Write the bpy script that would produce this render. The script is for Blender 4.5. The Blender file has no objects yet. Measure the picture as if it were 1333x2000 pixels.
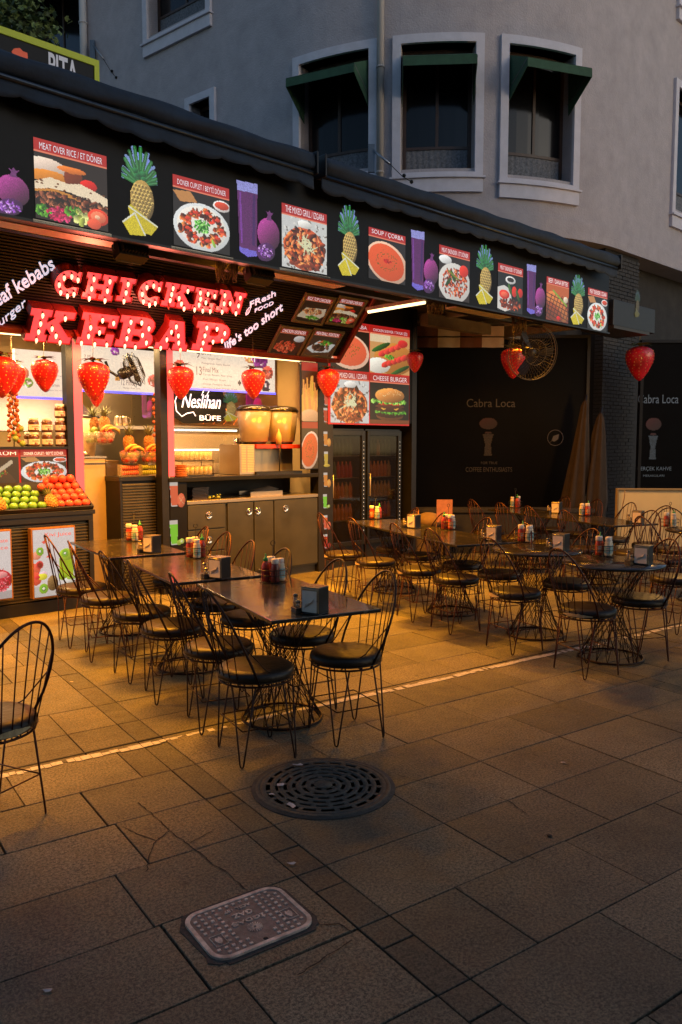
import bpy, bmesh, math, random
import numpy as np
from math import sin, cos, pi, radians, atan, atan2, sqrt, hypot
from mathutils import Vector, Matrix
random.seed(7); rng = np.random.default_rng(7)
SC = bpy.context.scene
COL = SC.collection

# ------------------------------------------------------------------ camera, sky, light, exposure
W0, H0, FPX = 1333.0, 2000.0, 1560.0
CAMH = 1.65
PITCH = atan(132/FPX)
cam_d = bpy.data.cameras.new("camera")
cam = bpy.data.objects.new("camera", cam_d); COL.objects.link(cam)
cam.location = (0, 0, CAMH)
cam.rotation_euler = (pi/2 - PITCH, 0, 0)
cam_d.sensor_fit = 'HORIZONTAL'; cam_d.sensor_width = 24.0
cam_d.lens = 24.0*FPX/W0
cam_d.clip_start = 0.05; cam_d.clip_end = 1000
SC.camera = cam
w = bpy.data.worlds.new("World"); SC.world = w; w.use_nodes = True
nt = w.node_tree; bg = nt.nodes["Background"]
sky = nt.nodes.new("ShaderNodeTexSky"); sky.sky_type = 'NISHITA'; sky.sun_disc = False
SUN_EL, SUN_AZ = radians(15.0), radians(125)
sky.sun_elevation = SUN_EL; sky.sun_rotation = SUN_AZ
sky.air_density = 1.0; sky.dust_density = 1.0; sky.ozone_density = 2.6
nt.links.new(sky.outputs[0], bg.inputs[0]); bg.inputs[1].default_value = 0.135
sd = bpy.data.lights.new("sun", 'SUN'); sd.energy = 0.09; sd.angle = radians(20); sd.color = (1, .78, .72)
so = bpy.data.objects.new("sun", sd); COL.objects.link(so)
so.rotation_euler = Vector((-.80, .56, -.09)).to_track_quat('-Z', 'Y').to_euler()
SC.view_settings.view_transform = 'Standard'; SC.view_settings.look = 'None'
SC.view_settings.exposure = 0.0; SC.view_settings.gamma = 1.0
SC.view_settings.use_curve_mapping = False

# ------------------------------------------------------------------ measuring helpers
def ray(px, py):
    f = Vector((0, cos(PITCH), -sin(PITCH))); u = Vector((0, sin(PITCH), cos(PITCH)))
    return f + Vector((1, 0, 0))*((px-W0/2)/FPX) + u*((H0/2-py)/FPX)
def G(px, py, z=0.0):
    d = ray(px, py); t = (z-CAMH)/d.z
    return Vector((d.x*t, d.y*t, z))
FA = radians(46.3)
U = Vector((sin(FA), cos(FA), 0)); N = Vector((cos(FA), -sin(FA), 0))
O = G(185, 1182)
KROT = pi/2 - FA
def K(s, d, z): return O + U*s + N*d + Vector((0, 0, z))
def Fp(px, py, d=0.0):
    """(s, z) of the ray on the plane standing d in front of the shop front"""
    r = ray(px, py); c = Vector((0, 0, CAMH))
    t = (d - (c-O).dot(N))/r.dot(N)
    p = c + r*t
    return (p-O).dot(U), p.z
def YP(px, py, Y):
    r = ray(px, py); t = Y/r.y
    return Vector((r.x*t, Y, CAMH + r.z*t))

# ------------------------------------------------------------------ materials
MATS = {}
def lin(c):
    return tuple(((x/255/12.92) if x/255 <= .04045 else ((x/255+.055)/1.055)**2.4) for x in c)
def mat(name, col=(.5,.5,.5), rough=.5, metal=0.0, noise=0.0, nscale=8.0, bump=0.0, bscale=60.0, emit=None, es=0.0,
        coat=0.0, trans=0.0, alpha=1.0, attr=False, attr_emit=0.0, spec=.5, rvar=0.0):
    if name in MATS: return MATS[name]
    m = bpy.data.materials.new(name); m.use_nodes = True
    t = m.node_tree; b = t.nodes["Principled BSDF"]; L = t.links
    b.inputs["Roughness"].default_value = rough; b.inputs["Metallic"].default_value = metal
    b.inputs["Base Color"].default_value = (*col, 1); b.inputs["Specular IOR Level"].default_value = spec
    if coat: b.inputs["Coat Weight"].default_value = coat; b.inputs["Coat Roughness"].default_value = .08
    if trans: b.inputs["Transmission Weight"].default_value = trans
    if alpha < 1: b.inputs["Alpha"].default_value = alpha
    src = None
    if attr:
        a = t.nodes.new("ShaderNodeAttribute"); a.attribute_name = "Col"; src = a.outputs[0]
        L.new(src, b.inputs["Base Color"])
    if noise or bump or rvar:
        tc = t.nodes.new("ShaderNodeTexCoord")
    if noise or rvar:
        n = t.nodes.new("ShaderNodeTexNoise"); n.inputs["Scale"].default_value = nscale; n.inputs["Detail"].default_value = 6
        n.inputs["Roughness"].default_value = .65
        L.new(tc.outputs["Object"], n.inputs["Vector"])
    if noise:
        mx = t.nodes.new("ShaderNodeMix"); mx.data_type = 'RGBA'; mx.blend_type = 'MULTIPLY'; mx.inputs[0].default_value = 1.0
        mr = t.nodes.new("ShaderNodeMapRange"); mr.inputs[1].default_value = .3; mr.inputs[2].default_value = .7
        mr.inputs[3].default_value = 1-noise; mr.inputs[4].default_value = 1+noise
        L.new(n.outputs[0], mr.inputs[0]); L.new(mr.outputs[0], mx.inputs[7])
        if src: L.new(src, mx.inputs[6])
        else: mx.inputs[6].default_value = (*col, 1)
        L.new(mx.outputs[2], b.inputs["Base Color"])
    if rvar:
        m2 = t.nodes.new("ShaderNodeMapRange"); m2.inputs[1].default_value = .3; m2.inputs[2].default_value = .7
        m2.inputs[3].default_value = max(.02, rough-rvar); m2.inputs[4].default_value = min(1, rough+rvar)
        L.new(n.outputs[0], m2.inputs[0]); L.new(m2.outputs[0], b.inputs["Roughness"])
    if bump:
        n2 = t.nodes.new("ShaderNodeTexNoise"); n2.inputs["Scale"].default_value = bscale; n2.inputs["Detail"].default_value = 4
        L.new(tc.outputs["Object"], n2.inputs["Vector"])
        bp = t.nodes.new("ShaderNodeBump"); bp.inputs["Strength"].default_value = bump; bp.inputs["Distance"].default_value = .01
        L.new(n2.outputs[0], bp.inputs["Height"]); L.new(bp.outputs[0], b.inputs["Normal"])
    if emit:
        b.inputs["Emission Color"].default_value = (*emit, 1); b.inputs["Emission Strength"].default_value = es
        m.cycles.emission_sampling = 'NONE'
    if attr_emit:
        L.new(src, b.inputs["Emission Color"]); b.inputs["Emission Strength"].default_value = attr_emit
        b.inputs["Base Color"].default_value = (.02,.02,.02,1)
        for l in list(b.inputs["Base Color"].links): L.remove(l)
        m.cycles.emission_sampling = 'NONE'
    MATS[name] = m
    return m

# ------------------------------------------------------------------ mesh builder
class MB:
    def __init__(s): s.v=[]; s.f=[]; s.c=None; s.sm=[]
    def add(s, vs, fs, M=None, smooth=False):
        o=len(s.v)
        s.v += [tuple(M@Vector(p)) if M is not None else tuple(p) for p in vs]
        s.f += [tuple(i+o for i in f) for f in fs]; s.sm += [smooth]*len(fs); return s
    def box(s, cx, cy, cz, sx, sy, sz, M=None):
        x,y,z=sx/2,sy/2,sz/2
        vs=[(cx+a*x,cy+b*y,cz+c*z) for a in (-1,1) for b in (-1,1) for c in (-1,1)]
        return s.add(vs,[(0,1,3,2),(4,6,7,5),(0,4,5,1),(2,3,7,6),(0,2,6,4),(1,5,7,3)],M)
    def rng(s, x0,x1,y0,y1,z0,z1,M=None): return s.box((x0+x1)/2,(y0+y1)/2,(z0+z1)/2,x1-x0,y1-y0,z1-z0,M)
    def tube(s, pts, r, n=6, closed=False, M=None, caps=True):
        P=[Vector(p) for p in pts]; m=len(P)
        rs=r if isinstance(r,(list,tuple)) else [r]*m
        vs=[]; fs=[]; up=None
        for i,p in enumerate(P):
            if closed: t=(P[(i+1)%m]-P[i-1])
            else: t=(P[min(i+1,m-1)]-P[max(i-1,0)])
            t.normalize()
            if up is None:
                up=Vector((0,0,1)) if abs(t.z)<.9 else Vector((1,0,0))
            a=(up-t*up.dot(t))
            if a.length<1e-6: a=Vector((1,0,0))-t*t.x
            a.normalize(); b=t.cross(a); up=a
            for k in range(n):
                an=2*pi*k/n; vs.append(p+a*(cos(an)*rs[i])+b*(sin(an)*rs[i]))
        for i in range(m if closed else m-1):
            j=(i+1)%m
            for k in range(n): fs.append((i*n+k,i*n+(k+1)%n,j*n+(k+1)%n,j*n+k))
        if caps and not closed:
            fs.append(tuple(range(n-1,-1,-1))); fs.append(tuple((m-1)*n+k for k in range(n)))
        return s.add(vs,fs,M,True)
    def lathe(s, prof, n=20, M=None, c=(0,0,0), a0=0, a1=2*pi, smooth=True):
        vs=[]; fs=[]; full=abs(a1-a0-2*pi)<1e-6; m=n if full else n+1
        for r,z in prof:
            for k in range(m):
                an=a0+(a1-a0)*k/n; vs.append((c[0]+r*cos(an),c[1]+r*sin(an),c[2]+z))
        for i in range(len(prof)-1):
            for k in range(n):
                k2=(k+1)%m; fs.append((i*m+k,i*m+k2,(i+1)*m+k2,(i+1)*m+k))
        if full:
            if prof[0][0]>1e-5: fs.append(tuple(range(m-1,-1,-1)))
            if prof[-1][0]>1e-5: fs.append(tuple((len(prof)-1)*m+k for k in range(m)))
        return s.add(vs,fs,M,smooth)
    def prism(s, poly, z0, z1, M=None):
        """polygon in xy, extruded z0..z1"""
        n=len(poly); vs=[(x,y,z0) for x,y in poly]+[(x,y,z1) for x,y in poly]
        fs=[tuple(range(n-1,-1,-1)),tuple(range(n,2*n))]+[(i,(i+1)%n,n+(i+1)%n,n+i) for i in range(n)]
        return s.add(vs,fs,M)
    def quad(s,a,b,c,d,M=None): return s.add([a,b,c,d],[(0,1,2,3)],M)
    def ball(s, c, r, sz=1.0, n=12, m=8, M=None):
        prof=[(max(1e-6,r*sin(pi*i/m)),-r*sz*cos(pi*i/m)) for i in range(m+1)]
        return s.lathe(prof,n,M,c)
    def mesh(s, name, m=None):
        me=bpy.data.meshes.new(name); me.from_pydata(s.v,[],s.f)
        me.polygons.foreach_set("use_smooth", s.sm); me.update()
        if m: me.materials.append(m)
        return me
    def obj(s, name, m=None, parent=None, bev=0, cols=None, loc=None, rot=None):
        me=s.mesh(name,m); o=bpy.data.objects.new(name,me); COL.objects.link(o)
        if cols is not None:
            at=me.color_attributes.new("Col",'FLOAT_COLOR','CORNER'); arr=[]
            for p,c in zip(me.polygons,cols): arr+= [*c,1]*p.loop_total
            at.data.foreach_set("color",arr)
        if parent: o.parent=parent
        if loc is not None: o.location=loc
        if rot is not None: o.rotation_euler=rot
        if bev:
            b=o.modifiers.new("b",'BEVEL'); b.width=bev; b.segments=2; b.limit_method='ANGLE'
        return o
def T(x,y,z,rx=0,ry=0,rz=0,sc=1):
    M=Matrix.Translation((x,y,z))@Matrix.Rotation(rz,4,'Z')@Matrix.Rotation(ry,4,'Y')@Matrix.Rotation(rx,4,'X')
    if sc!=1: M=M@Matrix.Diagonal((sc,sc,sc,1) if not isinstance(sc,tuple) else (*sc,1))
    return M
def tag(o,label=None,cat=None,group=None,kind=None):
    if label: o['label']=label
    if cat: o['category']=cat
    if group: o['group']=group
    if kind: o['kind']=kind
    return o
def thing(name,label,cat,loc=(0,0,0),rz=0,group=None):
    o=bpy.data.objects.new(name,None); COL.objects.link(o); o.empty_display_size=.1
    o.location=loc; o.rotation_euler=(0,0,rz); return tag(o,label,cat,group)
def kthing(name,label,cat,s=0,d=0,z=0,group=None): return thing(name,label,cat,K(s,d,z),KROT,group)
def kids(o): return [c for c in KIDS.get(o.name,[])]
def copy_tree(o, parent=None):
    c=o.copy(); COL.objects.link(c)
    if parent: c.parent=parent
    for ch in list(o.children): copy_tree(ch,c)
    return c
def place(root, first, loc, rz, label, group=None):
    r = root if first else copy_tree(root)
    r.location=loc; r.rotation_euler=(0,0,rz); r['label']=label
    if group: r['group']=group
    return r

# ------------------------------------------------------------------ lettering
FC={}
def text_geo(body, size=1.0, extr=0.0, shear=0.0, offset=0.0, space=1.0, align='CENTER', xs=1.0):
    key=(body,size,extr,shear,offset,space,align,xs)
    if key in FC: return FC[key]
    cu=bpy.data.curves.new("t",'FONT'); cu.body=body; cu.size=size; cu.extrude=extr; cu.shear=shear
    cu.offset=offset; cu.space_character=space; cu.align_x=align; cu.align_y='CENTER'; cu.resolution_u=3
    o=bpy.data.objects.new("t",cu); COL.objects.link(o)
    dg=bpy.context.evaluated_depsgraph_get(); dg.update()
    me=bpy.data.meshes.new_from_object(o.evaluated_get(dg))
    vs=[(v.co.x*xs,v.co.y,v.co.z) for v in me.vertices]; fs=[tuple(p.vertices) for p in me.polygons]
    bpy.data.objects.remove(o); bpy.data.meshes.remove(me)
    FC[key]=(vs,fs); return FC[key]
def fit_text(mb, body, x0, x1, z, h, y, M=None, shear=0.0, offset=0.0, extr=0.0):
    """letters h tall on a wall facing -y, stretched to run from x0 to x1, centred on z"""
    vs,fs=text_geo(body,1.0,0,shear,offset)
    if not vs: return
    xa=min(v[0] for v in vs); xb=max(v[0] for v in vs); ya=min(v[1] for v in vs); yb=max(v[1] for v in vs)
    kx=(x1-x0)/(xb-xa); kz=h/(yb-ya)
    out=[(x0+(v[0]-xa)*kx, y, z+(v[1]-(ya+yb)/2)*kz) for v in vs]
    if extr:
        n=len(out); out2=[(a,b+extr,c) for a,b,c in out]
        ed={}
        for f in fs:
            for i in range(len(f)):
                e=(f[i],f[(i+1)%len(f)]); ed[e]=1
        side=[(b,a,a+n,b+n) for (a,b) in ed if (b,a) not in ed]
        mb.add(out+out2,list(fs)+side,M)
    else: mb.add(out,fs,M)

# ------------------------------------------------------------------ printed pictures (painted on a fine grid of coloured faces)
class Pic:
    def __init__(s,nx,ny,bg=(10,10,10)):
        s.nx,s.ny=nx,ny; s.a=np.zeros((ny,nx,3))+np.array(bg,float); s.m=np.ones((ny,nx),bool)
        s.X,s.Y=np.meshgrid((np.arange(nx)+.5)/nx,(np.arange(ny)+.5)/ny)
        s.asp=ny/nx
    def blank(s): s.m[:]=False; return s
    def put(s,k,c,sh=None,al=1.0):
        c=np.array(c,float)
        v=c if sh is None else c*sh[...,None]
        v=np.clip(np.broadcast_to(v,s.a.shape),0,255)
        s.a[k]=s.a[k]*(1-al)+v[k]*al; s.m|=k; return s
    def rect(s,x0,y0,x1,y1,c,al=1): return s.put((s.X>=x0)&(s.X<x1)&(s.Y>=y0)&(s.Y<y1),c,None,al)
    def ell(s,cx,cy,rx,ry,c,rot=0,shade=.25,al=1,grain=0.0):
        dx=s.X-cx; dy=s.Y-cy; ca,sa=cos(rot),sin(rot)
        u=(dx*ca+dy*s.asp*sa)/rx; v=(-dx*sa+dy*s.asp*ca)/(ry*s.asp)
        k=u*u+v*v<1
        sh=1+shade*(v*.6-u*.5)+ (rng.normal(0,grain,s.X.shape) if grain else 0)
        return s.put(k,c,sh,al)
    def poly(s,pts,c,al=1,grain=0):
        k=np.zeros_like(s.m); n=len(pts); j=n-1
        for i in range(n):
            xi,yi=pts[i]; xj,yj=pts[j]
            cnd=((yi>s.Y)!=(yj>s.Y))&(s.X<(xj-xi)*(s.Y-yi)/((yj-yi) or 1e-9)+xi); k^=cnd; j=i
        return s.put(k,c,1+rng.normal(0,grain,s.X.shape) if grain else None,al)
    def blobs(s,cx,cy,rx,ry,n,size,cols,shade=.5,asp=1.6):
        for _ in range(n):
            t=rng.random()*2*pi; r=sqrt(rng.random())
            s.ell(cx+rx*r*cos(t),cy+ry*r*sin(t),size*rng.uniform(.6,1.4),size/s.asp/asp*rng.uniform(.6,1.5),
                  cols[rng.integers(len(cols))],rng.random()*pi,shade)
        return s
    def line(s,x0,y0,x1,y1,wd,c,al=1):
        dx,dy=x1-x0,(y1-y0)*s.asp; L=dx*dx+dy*dy
        t=np.clip(((s.X-x0)*dx+(s.Y-y0)*s.asp*dy)/L,0,1)
        d=np.hypot(s.X-x0-t*dx,(s.Y-y0)*s.asp-t*dy); return s.put(d<wd,c,None,al)
    def grain(s,g=.08):
        s.a=np.clip(s.a*(1+rng.normal(0,g,s.a.shape[:2]))[...,None],0,255); return s
    def obj(s,name,w,h,m,parent,loc,tilt=0,y=0.0):
        """grid facing -y, bottom-left at loc"""
        nx,ny=s.nx,s.ny
        gx,gz=np.meshgrid(np.linspace(0,w,nx+1),np.linspace(0,h,ny+1))
        co=np.stack([gx,np.full_like(gx,y),gz],-1).reshape(-1,3)
        i,j=np.meshgrid(np.arange(nx),np.arange(ny)); k=s.m; i=i[k]; j=j[k]
        q=np.stack([j*(nx+1)+i,j*(nx+1)+i+1,(j+1)*(nx+1)+i+1,(j+1)*(nx+1)+i],-1)
        used,inv=np.unique(q,return_inverse=True); q=inv.reshape(-1,4); co=co[used]
        me=bpy.data.meshes.new(name); nf=len(q)
        me.vertices.add(len(co)); me.vertices.foreach_set("co",co.ravel())
        me.loops.add(nf*4); me.loops.foreach_set("vertex_index",q.ravel().astype(np.int32))
        me.polygons.add(nf); me.polygons.foreach_set("loop_start",np.arange(0,nf*4,4,dtype=np.int32))
        me.update(); me.validate()
        c=s.a[k]/255.; c=np.where(c<=.04045,c/12.92,((c+.055)/1.055)**2.4)
        arr=np.ones((nf,4,4)); arr[:,:,:3]=c[:,None,:]
        at=me.color_attributes.new("Col",'FLOAT_COLOR','CORNER'); at.data.foreach_set("color",arr.ravel())
        me.materials.append(m)
        o=bpy.data.objects.new(name,me); COL.objects.link(o); o.parent=parent; o.location=loc
        return o
# ================================================================== THE SETTING: ground, pavement
M_grout=mat("grout",(.014,.012,.010),.95,noise=.4,nscale=30)
g=MB(); g.quad((-150,-60,-.03),(150,-60,-.03),(150,250,-.03),(-150,250,-.03))
tag(g.obj("ground",M_grout),kind="structure")
PA=radians(55.3); PROT=pi/2-PA
PX=Vector((sin(PA),cos(PA),0)); PY=Vector((-cos(PA),sin(PA),0))
def toP(v): return (v.dot(PX), v.dot(PY))
def clip(poly,a,b,c):
    """keep the side a*x+b*y<=c"""
    out=[]; n=len(poly)
    for i in range(n):
        p,q=poly[i],poly[(i+1)%n]; fp=a*p[0]+b*p[1]-c; fq=a*q[0]+b*q[1]-c
        if fp<=0: out.append(p)
        if fp*fq<0:
            t=fp/(fp-fq); out.append((p[0]+(q[0]-p[0])*t,p[1]+(q[1]-p[1])*t))
    return out
def area(p): return .5*sum(p[i][0]*p[(i+1)%len(p)][1]-p[(i+1)%len(p)][0]*p[i][1] for i in range(len(p)))
m=bpy.data.materials.new("paving_stone"); m.use_nodes=True; t=m.node_tree; b=t.nodes["Principled BSDF"]; L=t.links
a=t.nodes.new("ShaderNodeAttribute"); a.attribute_name="Col"
tc=t.nodes.new("ShaderNodeTexCoord")
def nz(sc,det=5,ro=.6):
    n=t.nodes.new("ShaderNodeTexNoise"); n.inputs["Scale"].default_value=sc; n.inputs["Detail"].default_value=det
    n.inputs["Roughness"].default_value=ro; L.new(tc.outputs["Object"],n.inputs["Vector"]); return n
def mrg(src,i0,i1,o0,o1):
    r=t.nodes.new("ShaderNodeMapRange"); r.inputs[1].default_value=i0; r.inputs[2].default_value=i1
    r.inputs[3].default_value=o0; r.inputs[4].default_value=o1; L.new(src,r.inputs[0]); return r.outputs[0]
def mul(a_,b_):
    x=t.nodes.new("ShaderNodeMath"); x.operation='MULTIPLY'; L.new(a_,x.inputs[0]); L.new(b_,x.inputs[1]); return x.outputs[0]
n1=nz(1.3); n2=nz(9); n3=nz(85,5,.9); n4=nz(260,3,.9)
f=mul(mul(mrg(n1.outputs[0],.35,.65,.68,1.28),mrg(n2.outputs[0],.3,.7,.84,1.16)),mul(mrg(n3.outputs[0],.42,.58,.30,1.8),mrg(n4.outputs[0],.38,.62,.7,1.35)))
# dark trodden gum and oil spots
vo=t.nodes.new("ShaderNodeTexVoronoi"); vo.inputs["Scale"].default_value=2.3; vo.inputs["Randomness"].default_value=1
L.new(tc.outputs["Object"],vo.inputs["Vector"])
f=mul(f,mrg(vo.outputs["Distance"],.02,.055,.55,1))
mx=t.nodes.new("ShaderNodeMix"); mx.data_type='RGBA'; mx.blend_type='MULTIPLY'; mx.inputs[0].default_value=1
L.new(a.outputs[0],mx.inputs[6]); L.new(f,mx.inputs[7]); L.new(mx.outputs[2],b.inputs["Base Color"])
L.new(mrg(n2.outputs[0],.3,.7,.48,.78),b.inputs["Roughness"])
ad=t.nodes.new("ShaderNodeMath"); ad.operation='ADD'; L.new(n3.outputs[0],ad.inputs[0]); L.new(mrg(n2.outputs[0],0,1,0,1.5),ad.inputs[1])
bp=t.nodes.new("ShaderNodeBump"); bp.inputs["Strength"].default_value=.9; bp.inputs["Distance"].default_value=.005
L.new(ad.outputs[0],bp.inputs["Height"]); L.new(bp.outputs[0],b.inputs["Normal"])
M_pave=m
pav=MB(); pcol=[]
def slab(poly,c,gap=.003,dz=0.0,tilt=0.0):
    if len(poly)<3 or abs(area(poly))<2e-4: return
    # inset every edge by the joint's half width
    q=poly
    n=len(poly); cx=sum(p[0] for p in poly)/n; cy=sum(p[1] for p in poly)/n
    for i in range(n):
        p0,p1=poly[i],poly[(i+1)%n]; ex,ey=p1[0]-p0[0],p1[1]-p0[1]; l=hypot(ex,ey)
        if l<1e-6: continue
        nx,ny=ey/l,-ex/l; cc=nx*p0[0]+ny*p0[1]-gap
        if nx*cx+ny*cy>cc+gap: nx,ny,cc=-nx,-ny,-(nx*p0[0]+ny*p0[1])-gap
        q=clip(q,nx,ny,cc)
        if len(q)<3: return
    n=len(q); ang=random.random()*6.28; ta,tb=tilt*cos(ang),tilt*sin(ang)
    top=[(x,y,dz+(x-cx)*ta+(y-cy)*tb) for x,y in q]
    k=.0025; inner=[(x+(cx-x)*k/max(.05,hypot(cx-x,cy-y)),y+(cy-y)*k/max(.05,hypot(cx-x,cy-y)),z) for x,y,z in top]
    outer=[(x,y,z-.0022) for x,y,z in top]; bot=[(x,y,-.028) for x,y,z in top]
    vs=inner+outer+bot
    fs=[tuple(range(n))]+[(i+n,(i+1)%n+n,(i+1)%n,i) for i in range(n)]+[(i+2*n,(i+1)%n+2*n,(i+1)%n+n,i+n) for i in range(n)]
    pav.add(vs,fs); pcol.extend([c]*len(fs))
BASE=(.098,.083,.052)
def tone(k=1.0,var=.26,dark=False):
    v=k*random.uniform(1-var,1+var); h=random.uniform(-.03,.03)
    return (BASE[0]*v*(1+h),BASE[1]*v,BASE[2]*v*(1-h))
bands=[(1.53,1.665),(4.80,4.95)]
rowsY=[]; y=-.73
while y<16: rowsY.append(y); y+=.405
# fine joints at y = 1.7 + .405k
off=(1.70-rowsY[0])%.405
rowsY=[r+off for r in rowsY]
cracks=[]
c1=toP(G(300,1650)); c2=toP(G(455,1700))
for ri,y0 in enumerate(rowsY):
    y1=y0+.405
    x=-11+random.uniform(0,.6); edges=[]
    segs=[(-11,bands[0][0]),(bands[0][1],bands[1][0]),(bands[1][1],22)]
    for a0,a1 in segs:
        x=a0; wd=.62 if a0>1 else .56
        first=random.choice((.31,.62,.45)) if ri%2 else random.choice((.5,.62))
        while x<a1-.02:
            l=(first if x==a0 else random.choice((wd,wd,wd,wd*.75))); x2=min(a1,x+l)
            if a1-x2<.14: x2=a1
            poly=[(x,y0),(x2,y0),(x2,y1),(x,y1)]
            gp=.0024 if random.random()<.75 else .0045
            if y0>4.3: gp*=.75
            k=random.choice((1,1,1,1.12,.8,.9))
            if y0<2.1: k*=random.choice((.8,.95))
            hit=[]
            if hit or (abs(x-1.45)<.6 and y0<2.0 and random.random()<.18) or random.random()<.006:
                pcs=[poly]
                for _ in range(3 if hit else 2):
                    an=random.random()*pi; px=random.uniform(x,x2); py=random.uniform(y0,y1); nn=[]
                    if hit: px,py=hit[0][0]+random.uniform(-.1,.1),hit[0][1]+random.uniform(-.08,.08)
                    ca,sa=cos(an),sin(an); cc=ca*px+sa*py
                    for q in pcs:
                        if random.random()<.8: nn+= [clip(q,ca,sa,cc),clip(q,-ca,-sa,-cc)]
                        else: nn.append(q)
                    pcs=nn
                tt=tone(k*1.12,.08)
                for q in pcs: slab(q,tuple(v*random.uniform(.94,1.06) for v in tt),.0038,random.uniform(-.003,.001),.008)
            else: slab(poly,tone(k),gp,random.uniform(-.0015,.0015),.002)
            x=x2
    for b0,b1 in bands:   # the narrow darker bands running away from the viewer
        yy=y0
        while yy<y1-.01:
            l=.405 if y0>3.2 else random.choice((.2,.27,.405)); y2=min(y1,yy+l)
            if y1-y2<.05: y2=y1
            slab([(b0,yy),(b1,yy),(b1,y2),(b0,y2)],tuple(v*.62 for v in tone(1,.08)),.003,random.uniform(-.002,.0),.004); yy=y2
po=pav.obj("pavement",M_pave,cols=pcol,rot=(0,0,PROT)); tag(po,kind="structure")
po.location=(0,0,0)

# jagged cracks in the broken slabs
ck=MB()
def crack(pts,w0=.0019):
    P=[G(x/1.904,1400+y/1.904,.0035) for x,y in pts]; Q=[]
    for a_,c_ in zip(P[:-1],P[1:]):
        n=max(2,int((c_-a_).length/.02))
        for i in range(n): Q.append(a_.lerp(c_,i/n)+Vector((random.gauss(0,.0022),random.gauss(0,.0022),0)))
    Q.append(P[-1]); vs=[]
    for i,q in enumerate(Q):
        t_=(Q[min(i+1,len(Q)-1)]-Q[max(i-1,0)]).normalized(); s_=Vector((-t_.y,t_.x,0))*w0*random.uniform(.5,1.7); vs+=[tuple(q-s_),tuple(q+s_)]
    ck.add(vs,[(2*i,2*i+2,2*i+3,2*i+1) for i in range(len(Q)-1)])
for c_ in ([(465,413),(520,440),(580,462),(630,425),(690,465),(745,505),(790,550),(850,580),(910,640)],[(580,462),(555,510),(545,575)],[(515,318),(575,370),(630,420)],[(705,470),(760,440),(790,425)],[(1190,775),(1260,770),(1310,800)],[(1110,960),(1200,900),(1310,830)],
    [(1480,215),(1560,240),(1640,255)],[(1930,2*250),(2010,540)],[(1860,300),(1900,318),(1960,360)]): crack(c_)
tag(ck.obj("pavement_cracks",mat("crack_dark",(.012,.010,.008),.95)),kind="structure")
# worn white painted line and the thin drain slot behind it
wy=toP(G(666,1370))[1]
m=mat("line_paint",(.50,.47,.42),.7,noise=.35,nscale=60)
ln=MB(); x=-4.0
def wl(x): return .006*sin(x*3.1)+.004*sin(x*11+1)
while x<12:
    l=random.uniform(.02,.07)
    worn=.5+.5*sin(x*1.7+1.2)+.3*sin(x*5.3)
    if not(worn<-.1 and random.random()<.5):
        lo=-.030+max(0,random.gauss(0,.007))+ (.02*random.random() if worn<.4 else 0); hi=.026-max(0,random.gauss(0,.007))-(.018*random.random() if worn<.35 else 0)
        if hi-lo>.006:
            ln.quad((x,wy+lo+wl(x),.004),(x+l,wy+lo+random.gauss(0,.002)+wl(x+l),.004),(x+l,wy+hi+random.gauss(0,.002)+wl(x+l),.004),(x,wy+hi+wl(x),.004))
    x+=l+(.003 if random.random()<.8 else .025)
tag(ln.obj("painted_line",m,rot=(0,0,PROT)),kind="structure")
sl=MB(); sl.rng(-4,12,wy+.062,wy+.074,-.01,.003)
tag(sl.obj("drain_slot",mat("slot",(.01,.009,.008),.8),rot=(0,0,PROT)),kind="structure")

# ------------------------------------------------------------------ round manhole cover
iron=mat("cast_iron",(.07,.06,.045),.7,.1,noise=.45,nscale=40,bump=.5,bscale=180)
mort=mat("mortar",(.05,.043,.036),.95,noise=.4,nscale=30,bump=.6,bscale=90)
mc=G(632,1537); mr=.325
r=thing("manhole_cover","large round cast iron manhole cover with concentric slotted rings and scraps of litter","manhole cover",mc,PROT)
b=MB(); b.lathe([(mr+.022,.0008),(mr+.02,.005),(.0,.005)],56)
b.obj("mortar_bed",mort,r)
b=MB(); b.lathe([(mr*.86,.006),(mr*.865,.009),(mr*.9,.010),(mr*.925,.0102),(mr*.93,.008),(mr*.945,.008),(mr*.95,.010),(mr*.99,.0095),(mr+.003,.003)],64); b.obj("rim",iron,r)
b=MB(); b.lathe([(0,.006),(mr*.855,.006),(mr*.856,.004)],56); b.obj("base_plate",mat("iron_dark",(.024,.019,.013),.8,.2,noise=.3,nscale=40),r)
b=MB()
for k,(ra,rb,nseg) in enumerate([(.0,.13,0),(.19,.27,6),(.33,.41,8),(.47,.54,12),(.60,.67,16),(.72,.79,20)]):
    ra*=mr; rb*=mr
    if nseg==0: b.lathe([(0,.014),(rb,.014),(rb+.002,.009)],20); continue
    b.lathe([(ra-.0015,.006),(ra,.0095),(rb,.0095),(rb+.0015,.006)],48)
for gi,(ra,rb,nn) in enumerate([(.13,.19,6),(.27,.33,8),(.41,.47,12),(.54,.60,14),(.67,.72,18),(.79,.86,20)]):
    for k in range(nn):
        M=Matrix.Rotation(2*pi*k/nn+gi*.37,4,'Z'); b.rng(ra*mr-.002,rb*mr+.002,-.011,.011,.0055,.0092,M)
b.obj("slotted_rings",iron,r)
M_paper=mat("litter_paper",(.5,.42,.38),.8,noise=.3,nscale=30)
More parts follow.
